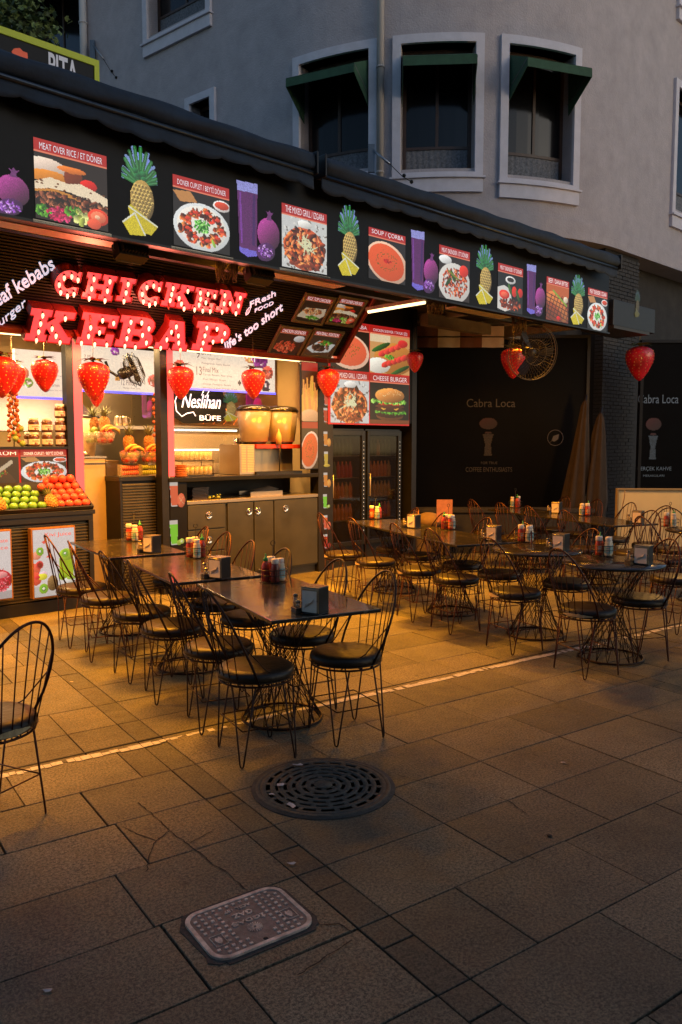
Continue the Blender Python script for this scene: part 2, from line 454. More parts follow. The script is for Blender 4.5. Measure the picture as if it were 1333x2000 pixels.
for i,(px,py,lb) in enumerate([(583,1495,"pale blue grey scrap of paper at the far edge of the round manhole cover"),(549,1533,"crumpled whitish scrap of paper left of the round manhole cover's centre"),
    (570,1575,"small pinkish leaf scrap near the front rim of the round manhole cover"),(531,1552,"tiny pale scrap near the left rim of the round manhole cover")]):
    p=G(px,py,.016); b=MB(); n=7; s=.022 if i<3 else .012
    pts=[(s*random.uniform(.5,1.2)*cos(2*pi*k/n)*1.4,s*random.uniform(.4,1)*sin(2*pi*k/n),random.uniform(0,.006)) for k in range(n)]
    b.add([(0,0,.006)]+pts,[(0,k+1,(k+1)%n+1) for k in range(n)])
    tag(b.obj("litter_scrap",M_paper,loc=p,rot=(0,0,i)),lb,"litter","scraps of litter")
# scrap on the slabs
for px,py,lb in [(1101,1490,"tiny white paper scrap lying on the dark slabs at the right"),(570,1687,"small whitish scrap between the two metal covers"),(95,1935,"small tan leaf scrap at the joint near the bottom left corner"),(139,1332,"small pale pink petal on the dark paving band behind the left chair")]:
    p=G(px,py,.004); b=MB(); n=6; s=.012
    pts=[(s*random.uniform(.6,1.2)*cos(2*pi*k/n)*1.4,s*random.uniform(.4,.9)*sin(2*pi*k/n),random.uniform(0,.004)) for k in range(n)]
    b.add([(0,0,.005)]+pts,[(0,k+1,(k+1)%n+1) for k in range(n)])
    tag(b.obj("litter_scrap",M_paper,loc=p),lb,"litter","scraps of litter")
p=G(1074,1632,.004); b=MB(); b.ball((0,0,0),.012,.3,8,5); 
tag(b.obj("dead_leaf",mat("leafdark",(.02,.014,.01),.8),loc=p),"small dark dead leaf on the empty slabs at the lower right","leaf")

# ------------------------------------------------------------------ rectangular gas cover with raised lettering
gm=mat("gas_cover_metal",(.52,.41,.33),.65,.0,noise=.5,nscale=25,bump=.3,bscale=200)
gd=mat("gas_cover_ground",(.20,.15,.12),.8,.0,noise=.35,nscale=40,bump=.4,bscale=200)
A=toP(G(355,1803)); B_=toP(G(530,1732)); C_=toP(G(618,1800)); D_=toP(G(432,1893))
x0=(A[0]+D_[0])/2; x1=(B_[0]+C_[0])/2; y0=(C_[1]+D_[1])/2; y1=(A[1]+B_[1])/2
gx,gy=(x0+x1)/2,(y0+y1)/2; GW,GH=(x1-x0)/2+.004,(y1-y0)/2+.004
r=thing("gas_cover","pale rectangular metal gas cover with rounded corners, studs and raised lettering","utility cover",PX*gx+PY*gy,PROT)
def rrect(hw,hh,rad,n=6):
    pts=[]
    for cx,cy,a in ((hw-rad,hh-rad,0),(-hw+rad,hh-rad,pi/2),(-hw+rad,-hh+rad,pi),(hw-rad,-hh+rad,3*pi/2)):
        for k in range(n+1): an=a+pi/2*k/n; pts.append((cx+rad*cos(an),cy+rad*sin(an)))
    return pts
b=MB(); P_=rrect(GW+.018,GH+.018,.075,8); P2=[(x+random.gauss(0,.004),y+random.gauss(0,.004)) for x,y in P_]
b.prism(P2,.0005,.0045); b.obj("mortar_bed",mort,r)
b=MB(); b.prism(rrect(GW-.012,GH-.012,.05,8),.004,.009); b.obj("cover_plate",gd,r)
b=MB(); pa=rrect(GW,GH,.062,8); pb=rrect(GW-.016,GH-.016,.048,8); n=len(pa)
b.add([(x,y,.003) for x,y in pa]+[(x,y,.0125) for x,y in pa]+[(x,y,.0125) for x,y in pb]+[(x,y,.008) for x,y in pb],
 [(i+k*n,(i+1)%n+k*n,(i+1)%n+(k+1)*n,i+(k+1)*n) for k in range(3) for i in range(n)]); b.obj("rim",gm,r,bev=.0015)
b=MB(); sx=.0262; sy=.0262
nx=int((GW*2-.05)/sx); ny=int((GH*2-.05)/sy)
for j in range(ny+1):
    for i in range(nx+1):
        x=-nx*sx/2+i*sx+(sx/2 if j%2 else 0)*0; y=-ny*sy/2+j*sy
        if abs(x)>GW-.03 or abs(y)>GH-.028: continue
        if hypot(max(0,abs(x)-(GW-.07)),max(0,abs(y)-(GH-.07)))>.045: continue
        if abs(x)<.066 and (y>-.085 and y<.102): continue        # lettering field
        if abs(abs(x)-.135)<.03 and -.085<y<-.01: continue       # small badges
        if abs(x)<.03 and y<-.07: continue
        b.box(x,y,.0105,.012,.0095,.005)
b.obj("studs",gm,r,bev=.001)
b=MB(); Rz=Matrix.Rotation(pi,4,'Z')
def flat_text(b,body,cx,cy,w,h,M):
    vs,fs=text_geo(body,1.0,0,0,.02); xa=min(v[0] for v in vs); xb=max(v[0] for v in vs); ya=min(v[1] for v in vs); yb=max(v[1] for v in vs)
    vv=[(cx+((v[0]-xa)/(xb-xa)-.5)*w,cy+((v[1]-ya)/(yb-ya)-.5)*h,.0125) for v in vs]; n=len(vv)
    ed={}
    for f in fs:
        for i in range(len(f)): ed[(f[i],f[(i+1)%len(f)])]=1
    side=[(a+n,b_+n,b_,a) for (a,b_) in ed if (b_,a) not in ed]
    b.add(vv+[(x,y,.0085) for x,y,z in vv],[f for f in fs]+side,M)
flat_text(b,"\u0130GDA\u015e",0,-.002,.125,.03,Rz); flat_text(b,"GAZ",0,-.046,.075,.024,Rz)
flat_text(b,"AC\u0130L 187",0,-.084,.105,.019,Rz)
b.obj("lettering",gm,r)
b=MB()
for k in range(18):
    a_=2*pi*k/18; b.rng(.005,.027,-.0012,.0012,.008,.0125,T(0,.068-.002,0,rz=0)@Matrix.Rotation(a_,4,'Z'))
for o_ in b.v: pass
b.v=[(x,y-.112,z) for x,y,z in b.v]
b.obj("sunburst_emblem",gm,r)
b=MB()
for sx_ in (-1,1):
    pts=[(sx_*.135+.022*x,-.045+.03*y,.0115) for x,y in ((-1,-1),(1,-1),(1,1),(-1,1))]
    b.tube(pts,.0015,5,True)
    b.prism([(sx_*.135+.013*x,-.045+.02*y) for x,y in ((0,-1.1),(.7,-.5),(1,.2),(.5,.9),(0,.55),(-.5,.9),(-1,.2),(-.7,-.5))],.008,.0125)
b.obj("flame_badge",gm,r)
b=MB(); b.tube([(0,-GH+.028,.0095),(0,-GH+.028,.0096)],.0085,12); b.obj("key_hole",mat("hole",(.01,.01,.01),.9),r)

# unseen building added behind the viewer to shade the ground and lower wall
r=thing("added_shade_building","unseen plain building added behind the viewer to shade the street","building",(3,-9,0),radians(8))
b=MB(); b.rng(-26,18,-3,0,0,9); b.obj("wall",mat("opposite_wall",(.12,.10,.09),.9,noise=.2,nscale=2),r)
b=MB()
for k in range(14):
    for j in range(3): b.rng(-24+k*3,-22.8+k*3,.001,.05,1.5+j*3.2,3.3+j*3.2)
b.obj("window_row",mat("opposite_glass",(.02,.02,.025),.2),r)
# ================================================================== CORNER BUILDING
plaster=mat("plaster",(.42,.375,.385),.92,noise=.12,nscale=3.1,bump=.9,bscale=38)
stone=mat("window_stone",(.60,.57,.62),.85,noise=.08,nscale=6,bump=.15,bscale=60)
BC=Vector((1.8,17.4,0)); BR=4.4
TL=BC+BR*Vector((-.632,-.775,0)); TRp=BC+BR*Vector((.69,-.72,0))
dL=Vector((-.775,.632,0)); dR=Vector((.72,.69,0)).normalized()
aL=atan2(-.775,-.632); aR=atan2(-.72,.69)
if aL<-pi/2-1.6: aL+=2*pi
def bpath(t,off=0.0):
    """t: metres along the wall from the middle of the corner window; returns point, outward normal"""
    an0=-pi/2-.05+.0; th=an0+t/BR
    if th<aL:
        n_=Vector((-.632,-.775,0)); e=(aL-th)*BR; return TL+dL*e+n_*off, n_
    if th>aR:
        n_=Vector((dR.y,-dR.x,0)); e=(th-aR)*BR; return TRp+dR*e+n_*off, n_
    n_=Vector((cos(th),sin(th),0)); return BC+n_*(BR+off), n_
def find_t(px,z=7.0):
    best=None
    for i in range(-1400,1400):
        t_=i*.01; p,_=bpath(t_)
        q=(p.x)/(p.y*cos(PITCH)-(z-CAMH)*sin(PITCH))*FPX+W0/2
        if best is None or abs(q-px)<best[0]: best=(abs(q-px),t_)
    return best[1]
def zat(px,py):
    t_=find_t(px); p,_=bpath(t_); r=ray(px,py); return CAMH+r.z/r.y*p.y
build=thing("corner_building","beige rendered corner building with a rounded front and stone framed windows above the kiosk","building",(1.8,17.4,0))
build.location=(0,0,0)
def wall_strip(b,t0,t1,z0,z1,off0,off1,step=.25):
    """a closed band following the wall, from offset off0 (outer) to off1 (inner)"""
    n=max(1,int(abs(t1-t0)/step)); vs=[]; fs=[]
    for i in range(n+1):
        t_=t0+(t1-t0)*i/n; a_,_=bpath(t_,off0); c_,_=bpath(t_,off1)
        vs+=[(a_.x,a_.y,z0),(a_.x,a_.y,z1),(c_.x,c_.y,z1),(c_.x,c_.y,z0)]
    for i in range(n):
        o=i*4; q=o+4
        for k in range(4): fs.append((o+k,o+(k+1)%4,q+(k+1)%4,q+k))
    fs.append((0,1,2,3)); fs.append((n*4+3,n*4+2,n*4+1,n*4))
    b.add(vs,fs)
Z_BELT=zat(1220,470)+.12; Z_TOP=13.5
# windows: px left, px right, py top, py bottom (outer frame), sampled at centre
wins=[]
def win(px0,px1,pyt,pyb,awn,pxm=None,fr=.13):
    t0,t1=find_t(px0),find_t(px1); pm=pxm or (px0+px1)/2
    wins.append((t0,t1,zat(pm,pyb),zat(pm,pyt),awn,fr))
win(576,738,92,352,1); win(768,944,66,345,1); win(977,1131,78,362,1)
win(1312,1480,158,420,0,1320); win(288,418,-190,58,0,350); win(366,424,182,480,0,396); win(60,176,-120,330,2,110); win(1312,1480,-260,18,0,1320)
# main wall as bands with openings
bw=MB(); ts=sorted(set([-14.0,12.0]+[x for w_ in wins for x in (w_[0]+w_[5],w_[1]-w_[5])]))
for a_,c_ in zip(ts[:-1],ts[1:]):
    if c_-a_<.005: continue
    mid=(a_+c_)/2; ops=sorted([(w_[2]+w_[5],w_[3]-w_[5]) for w_ in wins if w_[0]+w_[5]-.001<=mid<=w_[1]-w_[5]+.001])
    z=Z_BELT
    for o0,o1 in ops:
        if o0>z: wall_strip(bw,a_,c_,z,o0,0,-.35)
        z=max(z,o1)
    if z<Z_TOP: wall_strip(bw,a_,c_,z,Z_TOP,0,-.35)
bw.obj("wall",plaster,build)
bb=MB(); wall_strip(bb,-14,12,Z_BELT-.16,Z_BELT-.001,.05,-.62); wall_strip(bb,-14,12,Z_BELT-.30,Z_BELT-.161,.05,-.62); bb.obj("belt_course",plaster,build)
dark_gl=mat("dark_window_glass",(.006,.006,.007),.12,spec=.3)
wood=mat("brown_window_wood",(.045,.022,.014),.5,noise=.3,nscale=14)
lace=mat("lace_curtain",(.13,.135,.15),.9,noise=.5,nscale=30)
green=mat("green_awning_cloth",(.026,.078,.04),.8,noise=.2,nscale=10,bump=.2,bscale=50)
room=mat("dark_room",(.02,.017,.015),.9)
wlabels=[]
for wi,(t0,t1,z0,z1,awn,fr) in enumerate(wins):
    b=MB()
    wall_strip(b,t0,t0+fr,z0,z1,.055,-.30,.1); wall_strip(b,t1-fr,t1,z0,z1,.055,-.30,.1)
    wall_strip(b,t0+fr,t1-fr,z1-fr,z1,.055,-.30,.1); wall_strip(b,t0+fr,t1-fr,z0,z0+fr*.5,.055,-.30,.1)
    wall_strip(b,t0-.03,t1+.03,z0-.03,z0-.001,.10,-.02,.1)
    wall_strip(b,t0,t1,z0-.24,z0-.031,.06,-.02,.1)
    wf=b.obj("window",stone,build)
    a_,c_=t0+fr,t1-fr; zb,zt=z0+fr*.5,z1-fr
    b=MB(); fw=.06
    # recessed brown casement on the straight chord
    wall_strip(b,a_,a_+fw,zb,zt,-.22,-.27,.2); wall_strip(b,c_-fw,c_,zb,zt,-.22,-.27,.2)
    wall_strip(b,a_+fw,c_-fw,zt-fw,zt,-.22,-.27,.2); wall_strip(b,a_+fw,c_-fw,zb,zb+fw,-.22,-.27,.2)
    mz=zb+(zt-zb)*.22; wall_strip(b,a_+fw,c_-fw,mz,mz+.045,-.22,-.27,.2)
    mt=(a_+c_)/2
    wall_strip(b,mt-.025,mt+.025,mz+.045,zt-fw,-.225,-.265,.2)
    b.obj("casement",wood,wf)
    b=MB(); wall_strip(b,a_+fw,c_-fw,zb+fw,zt-fw,-.245,-.25,.2); b.obj("pane",dark_gl,wf)
    b=MB(); n=60; vs=[];fs=[]
    for i in range(n+1):
        t_=a_+fw+(c_-a_-2*fw)*i/n; p,_=bpath(t_,-.238+.004*sin(i*1.1))
        vs+=[(p.x,p.y,zb+fw),(p.x,p.y,mz)]
    for i in range(n): fs.append((2*i,2*i+2,2*i+3,2*i+1))
    b.add(vs,fs,smooth=True); b.obj("lace_curtain",lace,wf)
aw_l=["green canvas canopy over the window left of the drainpipe","green canvas canopy over the middle window of the rounded corner","green canvas canopy over the right window of the rounded corner",None,None,None,"dark green canopy over the tall opening behind the yellow framed sign"]
for wi,(t0,t1,z0,z1,awn,fr) in enumerate(wins):
    if not awn: continue
    a_,c_=t0+fr+.01,t1-fr-.01
    pa,na=bpath((a_+c_)/2,.0); 
    p0,_=bpath(a_,-.1); p1,_=bpath(c_,-.1); wdt=(p1-p0).length; out=.62 if awn==1 else 1.3
    zt=z1-fr-.12; drop=.30 if awn==1 else .75; val=.13
    r=thing("window_canopy",aw_l[wi],"canopy",((p0.x+p1.x)/2,(p0.y+p1.y)/2,zt),atan2((p1-p0).y,(p1-p0).x),"green window canopies")
    h=wdt/2; b=MB(); th=.012
    def sheet(b,a,bb_,c,d):
        v=[Vector(x) for x in (a,bb_,c,d)]; n_=(v[1]-v[0]).cross(v[3]-v[0]).normalized()*th
        vs=v+[x-n_ for x in v]; b.add(vs,[(0,1,2,3),(7,6,5,4),(0,4,5,1),(1,5,6,2),(2,6,7,3),(3,7,4,0)])
    sheet(b,(-h,0,0),(h,0,0),(h,-out,-drop),(-h,-out,-drop)); b.obj("canopy_top",green,r)
    b=MB(); sheet(b,(-h,-out,-drop),(h,-out,-drop),(h,-out-.005,-drop-val),(-h,-out-.005,-drop-val)); b.obj("valance",green,r)
    for sx_ in (-1,1):
        b=MB(); x=sx_*(h-.001); b.prism([(0,0),(-out,-drop),(-out,-drop-val),(-.02,-drop-val-.35)],x-.004,x+.004,Matrix(((0,0,1,0),(1,0,0,0),(0,1,0,0),(0,0,0,1))))
        b.obj("side_flap",green,r)
    b=MB(); b.tube([(-h,-out,-drop-.01),(h,-out,-drop-.01)],.012); b.tube([(-h,0,-drop-.3),(-h,-out,-drop-.01)],.009); b.tube([(h,0,-drop-.3),(h,-out,-drop-.01)],.009)
    b.obj("frame",mat("painted_steel",(.12,.12,.12),.5,.5),r)
# drainpipes
def pipe(px,z0,z1,label,rad=.06,m=None):
    p,n_=bpath(find_t(px),.09); r=thing("drainpipe",label,"drainpipe",(p.x,p.y,z0),0)
    b=MB(); b.tube([(0,0,0),(0,0,z1-z0)],rad,14); b.obj("pipe",m,r)
    b=MB()
    z=.6
    while z<z1-z0: b.tube([(0,0,z),(0,0,z+.03)],rad*1.25,14); z+=1.6
    b.obj("clamp",m,r)
pipe(746,Z_BELT+.02,Z_TOP,"beige vertical drainpipe between the left and middle corner windows",.055,mat("pipe_beige",(.40,.36,.33),.6))
pipe(178,8.2,Z_TOP,"pale vertical pipe on the wall beside the tall dark opening at upper left",.075,mat("pipe_pale",(.5,.5,.52),.5))
# ground floor behind: dark glazed shop front, brick pier
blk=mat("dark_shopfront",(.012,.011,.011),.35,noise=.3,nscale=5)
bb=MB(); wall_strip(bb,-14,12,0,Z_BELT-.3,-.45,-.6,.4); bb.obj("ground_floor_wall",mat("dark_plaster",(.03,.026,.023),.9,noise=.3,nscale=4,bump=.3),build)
brick=mat("grey_brick",(.045,.04,.036),.9,noise=.25,nscale=20,bump=.5,bscale=60)
# pier
tA,tB=find_t(1180,2.5),find_t(1246,2.5); pm,pn=bpath((tA+tB)/2,-.2)
r=thing("brick_pier","dark narrow brick pillar between the two coffee shop windows","pillar",(pm.x,pm.y,0),atan2(pn.y,pn.x)+pi/2)
wd=(bpath(tA)[0]-bpath(tB)[0]).length
b=MB(); b.rng(-wd/2+.01,wd/2-.01,-.15,.30,0,Z_BELT-.31); b.obj("core",mat("mortar_dark",(.02,.018,.016),.95),r)
b=MB(); bh=.065; row=0; z=.01
while z<Z_BELT-.4:
    x=-wd/2-(.1 if row%2 else 0)
    while x<wd/2:
        xa,xb=max(x,-wd/2),min(x+.195,wd/2)
        if xb-xa>.02: b.rng(xa,xb,-.15-.012-random.random()*.006,.0,z,z+bh-.012)
        x+=.205
    b.rng(wd/2-.02,wd/2+.004,-.14,.25,z,z+bh-.012)
    z+=bh; row+=1
b.obj("brickwork",brick,r,bev=.002)
# ================================================================== THE KIOSK
from mathutils.geometry import tessellate_polygon
blackp=mat("black_panel",(.005,.005,.006),.45,noise=.3,nscale=4,spec=.2)
black_m=mat("black_metal",(.014,.013,.013),.4,.3,noise=.2,nscale=8)
printed=mat("backlit_print",attr=True,attr_emit=.92,rough=.35)
printed_dim=mat("dim_glow_print",attr=True,attr_emit=.5,rough=.4)  # print glows by itself in place of light falling on it
white_lit=mat("lit_white_letters",(.7,.7,.7),.4,emit=(.66,.68,.75),es=.75)
white_blue=mat("lit_script_letters",(.8,.8,.85),.4,emit=(.62,.66,.85),es=.85)
alu=mat("cream_aluminium",(.42,.36,.27),.35,.55,noise=.15,nscale=6,rvar=.1)
steel=mat("brushed_steel",(.40,.33,.24),.33,.85,noise=.1,nscale=2)
corr=mat("black_slats",(.016,.013,.010),.32,.45,noise=.25,nscale=6)
tube_m=mat("led_tube",(1,1,1),.4,emit=(1,.70,.34),es=3.0)
tube_w=mat("led_tube_white",(1,1,1),.4,emit=(1,.87,.62),es=4.0)
pinklit=mat("pink_lit_acrylic",(.5,.03,.03),.4,emit=(1.0,.12,.11),es=1.1)
redframe=mat("painted_red_glow_metal",(.22,.035,.018),.4,.3,noise=.25,nscale=9)  # red light from the letters is put into the frame's colour
brown_c=mat("brown_ceiling",(.05,.032,.018),.7,noise=.2,nscale=3)
cream_w=mat("cream_wall",(.36,.25,.12),.4,.3,noise=.1,nscale=2)
LIT=(1,.375,.016)
def arealight(name,parent,loc,sx,sy,e,col,rot=(0,0,0),spread=pi):
    d=bpy.data.lights.new(name,'AREA'); d.shape='RECTANGLE'; d.size=sx; d.size_y=sy; d.energy=e; d.color=col; d.spread=spread
    o=bpy.data.objects.new(name,d); COL.objects.link(o); o.parent=parent; o.location=loc; o.rotation_euler=rot; return o
def pointlight(name,parent,loc,e,col,r=.05):
    d=bpy.data.lights.new(name,'POINT'); d.energy=e; d.color=col; d.shadow_soft_size=r
    o=bpy.data.objects.new(name,d); COL.objects.link(o); o.parent=parent; o.location=loc; return o
FD=2.0
S_END=Fp(1189,610,FD)[0]; S_BEG=-4.2
Z_FB=Fp(740,562,FD)[1]                      # underside of the fascia
Z_FT=Z_FB+.88
kio=kthing("kebab_kiosk","black slatted kebab and juice kiosk with a lit serving front under a deep canopy","kiosk")
# posts
def post(px,w_,z0,z1,d=0,dep=.1):
    s0,_=Fp(px,800,d); b=MB(); b.rng(s0,s0+w_,0-d,dep-d,z0,z1); return b
ZC=Z_FB+.36
s2,_=Fp(314,800,0); s3,_=Fp(622,800,0); s1,_=Fp(131,800,-.43)
b=MB(); b.rng(s1-.0,s1+.075,.43,.53,1.0,ZC); b.obj("post",black_m,kio)
b=MB(); b.rng(s1+.076,s1+.17,.425,.52,1.02,2.75); b.obj("lit_strip",pinklit,kio)
b=MB(); b.rng(s2,s2+.085,.0,.12,0,ZC); b.obj("post",black_m,kio)
b=MB(); b.rng(s2+.086,s2+.16,-.004,.09,1.30,2.75); b.obj("lit_strip",pinklit,kio)
s3b=Fp(651,800,0)[0]
b=MB(); b.rng(s3,s3b,.0,.16,0,ZC); b.obj("post",black_m,kio,bev=.003)
sm1=Fp(-150,800,0)[0]
b=MB(); b.rng(sm1,sm1+.1,.0,.12,0,ZC); b.obj("post",black_m,kio)
SB=s3b+1.55     # right end of the kiosk body
b=MB(); b.rng(sm1,SB,2.8,2.9,0,ZC); b.obj("back_wall",cream_w,kio)
b=MB(); b.rng(sm1-.1,sm1-.001,.0,2.8,0,ZC); b.obj("side_wall",black_m,kio)
b=MB(); b.rng(SB,SB+.1,.0,2.9,0,ZC); b.obj("side_wall",black_m,kio)
b=MB(); b.rng(s3b-.03,s3b,.17,2.79,0,ZC-.02); b.obj("partition",cream_w,kio)
b=MB(); b.rng(sm1,s3b-.04,.13,2.79,.0,.02); b.obj("floor",mat("kiosk_floor",(.1,.08,.06),.6,noise=.2),kio)
b=MB(); b.rng(sm1,s3b-.04,.05,2.79,3.05,3.08); b.obj("inner_ceiling",mat("inner_ceiling",(.35,.28,.18),.6),kio)
b=MB(); b.rng(S_BEG,S_END+.1,-FD+.145,3.2,ZC,ZC+.05); b.obj("canopy_ceiling",brown_c,kio)
b=MB(); b.rng(S_BEG,S_END+.1,-FD+.145,3.2,Z_FT+.02,Z_FT+.06); b.obj("roof",black_m,kio)
b=MB(); b.rng(s3b+.02,SB-.01,.0,.14,1.95,ZC-.001); b.obj("board_backing",blackp,kio)
b=MB()
# wooden/aluminium channels under the canopy, running outwards
for s_ in (-2.6,-.9,1.05,2.15,3.9,5.3,6.55):
    if s_<3.3: b.rng(s_,s_+.09,-FD+.06,-.80,ZC-.12,ZC-.001)
    else: b.rng(s_,s_+.09,-FD+.06,2.2,ZC-.12,ZC-.001)
b.obj("cross_beam",alu,kio,bev=.004)
for sa,sb in ((S_BEG,Fp(225,485,1.62)[0]),(Fp(503,545,1.62)[0],Fp(662,572,1.62)[0]),(Fp(880,615,1.62)[0],Fp(985,640,1.62)[0])):
    b=MB(); b.rng(sa,sb,-1.72,-1.56,Z_FB+.03,Z_FB+.05); b.rng(sa,sb,-1.5605,-1.545,Z_FB+.03,Z_FB+.17)
    b.obj("light_gutter",mat("light_gutter",(.55,.43,.24),.4,.3,noise=.2,nscale=7),kio)
b=MB(); b.rng(S_BEG,S_END,-.98,-.9,ZC-.19,ZC-.13); b.obj("ceiling_rail",black_m,kio)
# right hand end beams under the canopy
b=MB(); b.rng(4.9,S_END+.9,1.15,1.35,Z_FB+.12,Z_FB+.34); b.rng(4.9,S_END+.4,-.3,-.16,Z_FB+.10,Z_FB+.26); b.rng(S_END-.06,S_END+.05,-FD+.05,1.15,Z_FB+.10,Z_FB+.34)
b.obj("end_beam",mat("end_beam",(.16,.125,.08),.6,noise=.25,nscale=5),kio)

# --- lamps below the canopy
def led(s0,d0,s1_,d1_,z,label,e=0,m=tube_m):
    p0,p1=Vector((s0,-d0,z)),Vector((s1_,-d1_,z)); c=(p0+p1)/2
    r=kthing("led_batten",label,"strip light",c.x,-c.y,z,"strip lights under the canopy"); L_=(p1-p0).length; an=atan2((p1-p0).y,(p1-p0).x)
    M=Matrix.Rotation(an,4,'Z')
    b=MB(); b.rng(-L_/2,L_/2,-.03,.03,.012,.05,M); b.obj("housing",alu,r)
    b=MB(); b.tube([(-L_/2+.02,0,0),(L_/2-.02,0,0)],.018,10,M=M); b.obj("tube",m,r)
    if e: arealight("batten_light",r,(0,0,-.03),L_-.05,.05,e*3.3,LIT,(0,0,an),radians(132))
    return r
sv,zv=Fp(833,590,1.85)
led(sv,1.85,sv,.95,zv,"bright warm strip light beside the large menu board at the canopy edge",62)
led(-1.0,1.40,.2,1.40,Z_FB+.22,"warm strip light above the left end of the big red letters",66)
led(1.2,1.5,2.4,1.5,Z_FB+.22,"warm strip light above the right end of the big red letters",70)
led(5.6,1.3,6.4,1.3,Z_FB+.24,"warm strip light over the round tables at the right end of the canopy",9)
led(4.4,-1.0,5.6,-1.0,Z_FB+.22,"dim warm strip light near the wall fan under the canopy",10)
led(-3.2,1.4,-2.2,1.4,Z_FB+.22,"warm strip light above the left display counter",62)

for sa,sb,lb in ((-1.9,-.35,"thin strip light under the leaning sign above the fruit tray"),(-.1,1.0,"thin strip light under the leaning sign above the middle opening"),(1.2,3.2,"thin strip light under the leaning sign above the bar counter")):
    r=kthing("under_sign_strip",lb,"strip light",(sa+sb)/2,-.055,2.69,"strip lights under the leaning sign"); L_=sb-sa
    b=MB(); b.rng(-L_/2,L_/2,-.02,.02,.001,.03); b.obj("housing",alu,r); b=MB(); b.rng(-L_/2,L_/2,-.015,.015,-.008,0); b.obj("tube",tube_m,r)
    arealight("strip_light",r,(0,0,-.02),L_,.03,17*L_,(1,.55,.20),(radians(38),0,0),radians(125))
# --- flood lights and pierced brass lamps under the fascia
def flood(px,py,label):
    s_,z_=Fp(px,py,1.75); r=kthing("flood_light",label,"flood light",s_,1.75,z_,"flood lights behind the fascia")
    b=MB(); b.box(0,0,0,.26,.1,.12,T(0,0,0,radians(-20)))
    for k in range(9): b.box(-.11+k*.0275,-.07,.01,.006,.05,.11,T(0,0,0,radians(-20)))
    b.obj("finned_body",mat("flood_body",(.05,.04,.03),.5,.5),r)
    b=MB(); b.tube([(-.14,0,0),(-.14,0,.14),(.14,0,.14),(.14,0,0)],.008,5); b.obj("bracket",black_m,r)
    b=MB(); b.box(0,.056,-.02,.22,.006,.09,T(0,0,0,radians(-20))); b.obj("lens",mat("flood_lens",(.3,.2,.1),.2),r)
flood(255,492,"finned black flood light under the fascia below the left pineapple")
flood(505,538,"finned black flood light under the fascia left of the mixed grill picture")
def brasslamp(px,py,label):
    s_,z_=Fp(px,py,1.7); r=kthing("pierced_lamp",label,"lamp",s_,1.7,z_,"pierced brass lamps under the fascia")
    br=mat("brass",(.14,.09,.03),.5,.7)
    for k in range(6):
        a_=pi/3*k; M=T(0,0,0,0,0,a_); b=MB()
        x=.085; w2=.046
        for lv in range(3):
            f_=1-lv*.3; b.tube([(x,-w2*f_,.11*f_),(x,w2*f_,.11*f_),(x,w2*f_*1.05,-.02),(x,w2*.35*f_,-.12*f_),(x,-w2*.35*f_,-.12*f_),(x,-w2*f_*1.05,-.02)],.0042,5,True,M=M)
        b.obj("pierced_side",br,r)
    b=MB(); b.lathe([(.0,.13),(.09,.118),(.09,.108),(0,.108)],6); b.tube([(0,0,.12),(0,0,.3)],.006,5); b.obj("cap",br,r)
brasslamp(443,522,"pierced brass lantern under the fascia above the last big red letter of the top row")
brasslamp(851,592,"pierced brass lantern at the outer end of the bright strip light")
brasslamp(1015,630,"dark pierced lantern above the wall fan")

# ------------------------------------------------------------------ fascia with backlit food pictures
fas=kthing("lightbox_fascia","long black illuminated fascia with backlit food pictures, pineapples and juice glasses","illuminated sign",0,0,0)
b=MB(); b.rng(S_BEG,S_END,-FD,-FD+.14,Z_FB,Z_FT); b.obj("backing",blackp,fas,bev=.004)
b=MB(); b.rng(S_BEG,S_END,-FD-.03,-FD+.02,Z_FB-.02,Z_FB-.001); b.obj("lower_trim",black_m,fas)
R_=(176,28,22)
MEAT=[(150,60,24),(196,92,38),(96,36,16),(214,120,60),(70,26,12)]
GREEN=[(84,150,40),(120,180,60),(50,110,30)]
REDV=[(214,50,28),(236,86,50),(180,28,20)]
def f_wrap(p):
    p.rect(0,0,1,1,(30,16,10)).ell(.15,.80,.28,.14,(225,200,180)).ell(.2,.66,.3,.10,(214,130,40)).ell(.52,.72,.13,.16,(120,50,22)).ell(.73,.66,.12,.09,(214,30,22)).ell(.5,.84,.2,.05,(230,120,40))
    p.poly([(0,.55),(.2,.66),(.45,.62),(.62,.66),(.8,.6),(1,.52),(1,.36),(.7,.44),(.45,.5),(.2,.5),(0,.42)],(236,214,180),grain=.02)
    for _ in range(9): p.ell(rng.random(),rng.uniform(.5,.6),.02,.012,(110,60,20))
    p.poly([(0,.44),(.25,.5),(.7,.42),(1,.36),(1,.32),(.6,.38),(.2,.45),(0,.4)],(200,130,50))
    p.blobs(.5,.33,.55,.11,130,.035,[(84,40,24),(120,66,44),(52,24,16),(150,90,60)],.9)
    p.blobs(.1,.14,.12,.08,26,.03,GREEN).blobs(.32,.12,.16,.1,60,.03,[(190,30,80),(150,20,60),(214,60,110)]).blobs(.5,.22,.12,.07,26,.03,GREEN)
    p.blobs(.62,.14,.1,.12,18,.045,[(200,200,120),(160,170,70)]).ell(.86,.2,.15,.13,(226,66,40)).ell(.86,.2,.11,.09,(240,120,84)).ell(.8,.08,.1,.08,(230,90,60)).ell(.85,.2,.04,.03,(250,190,150))
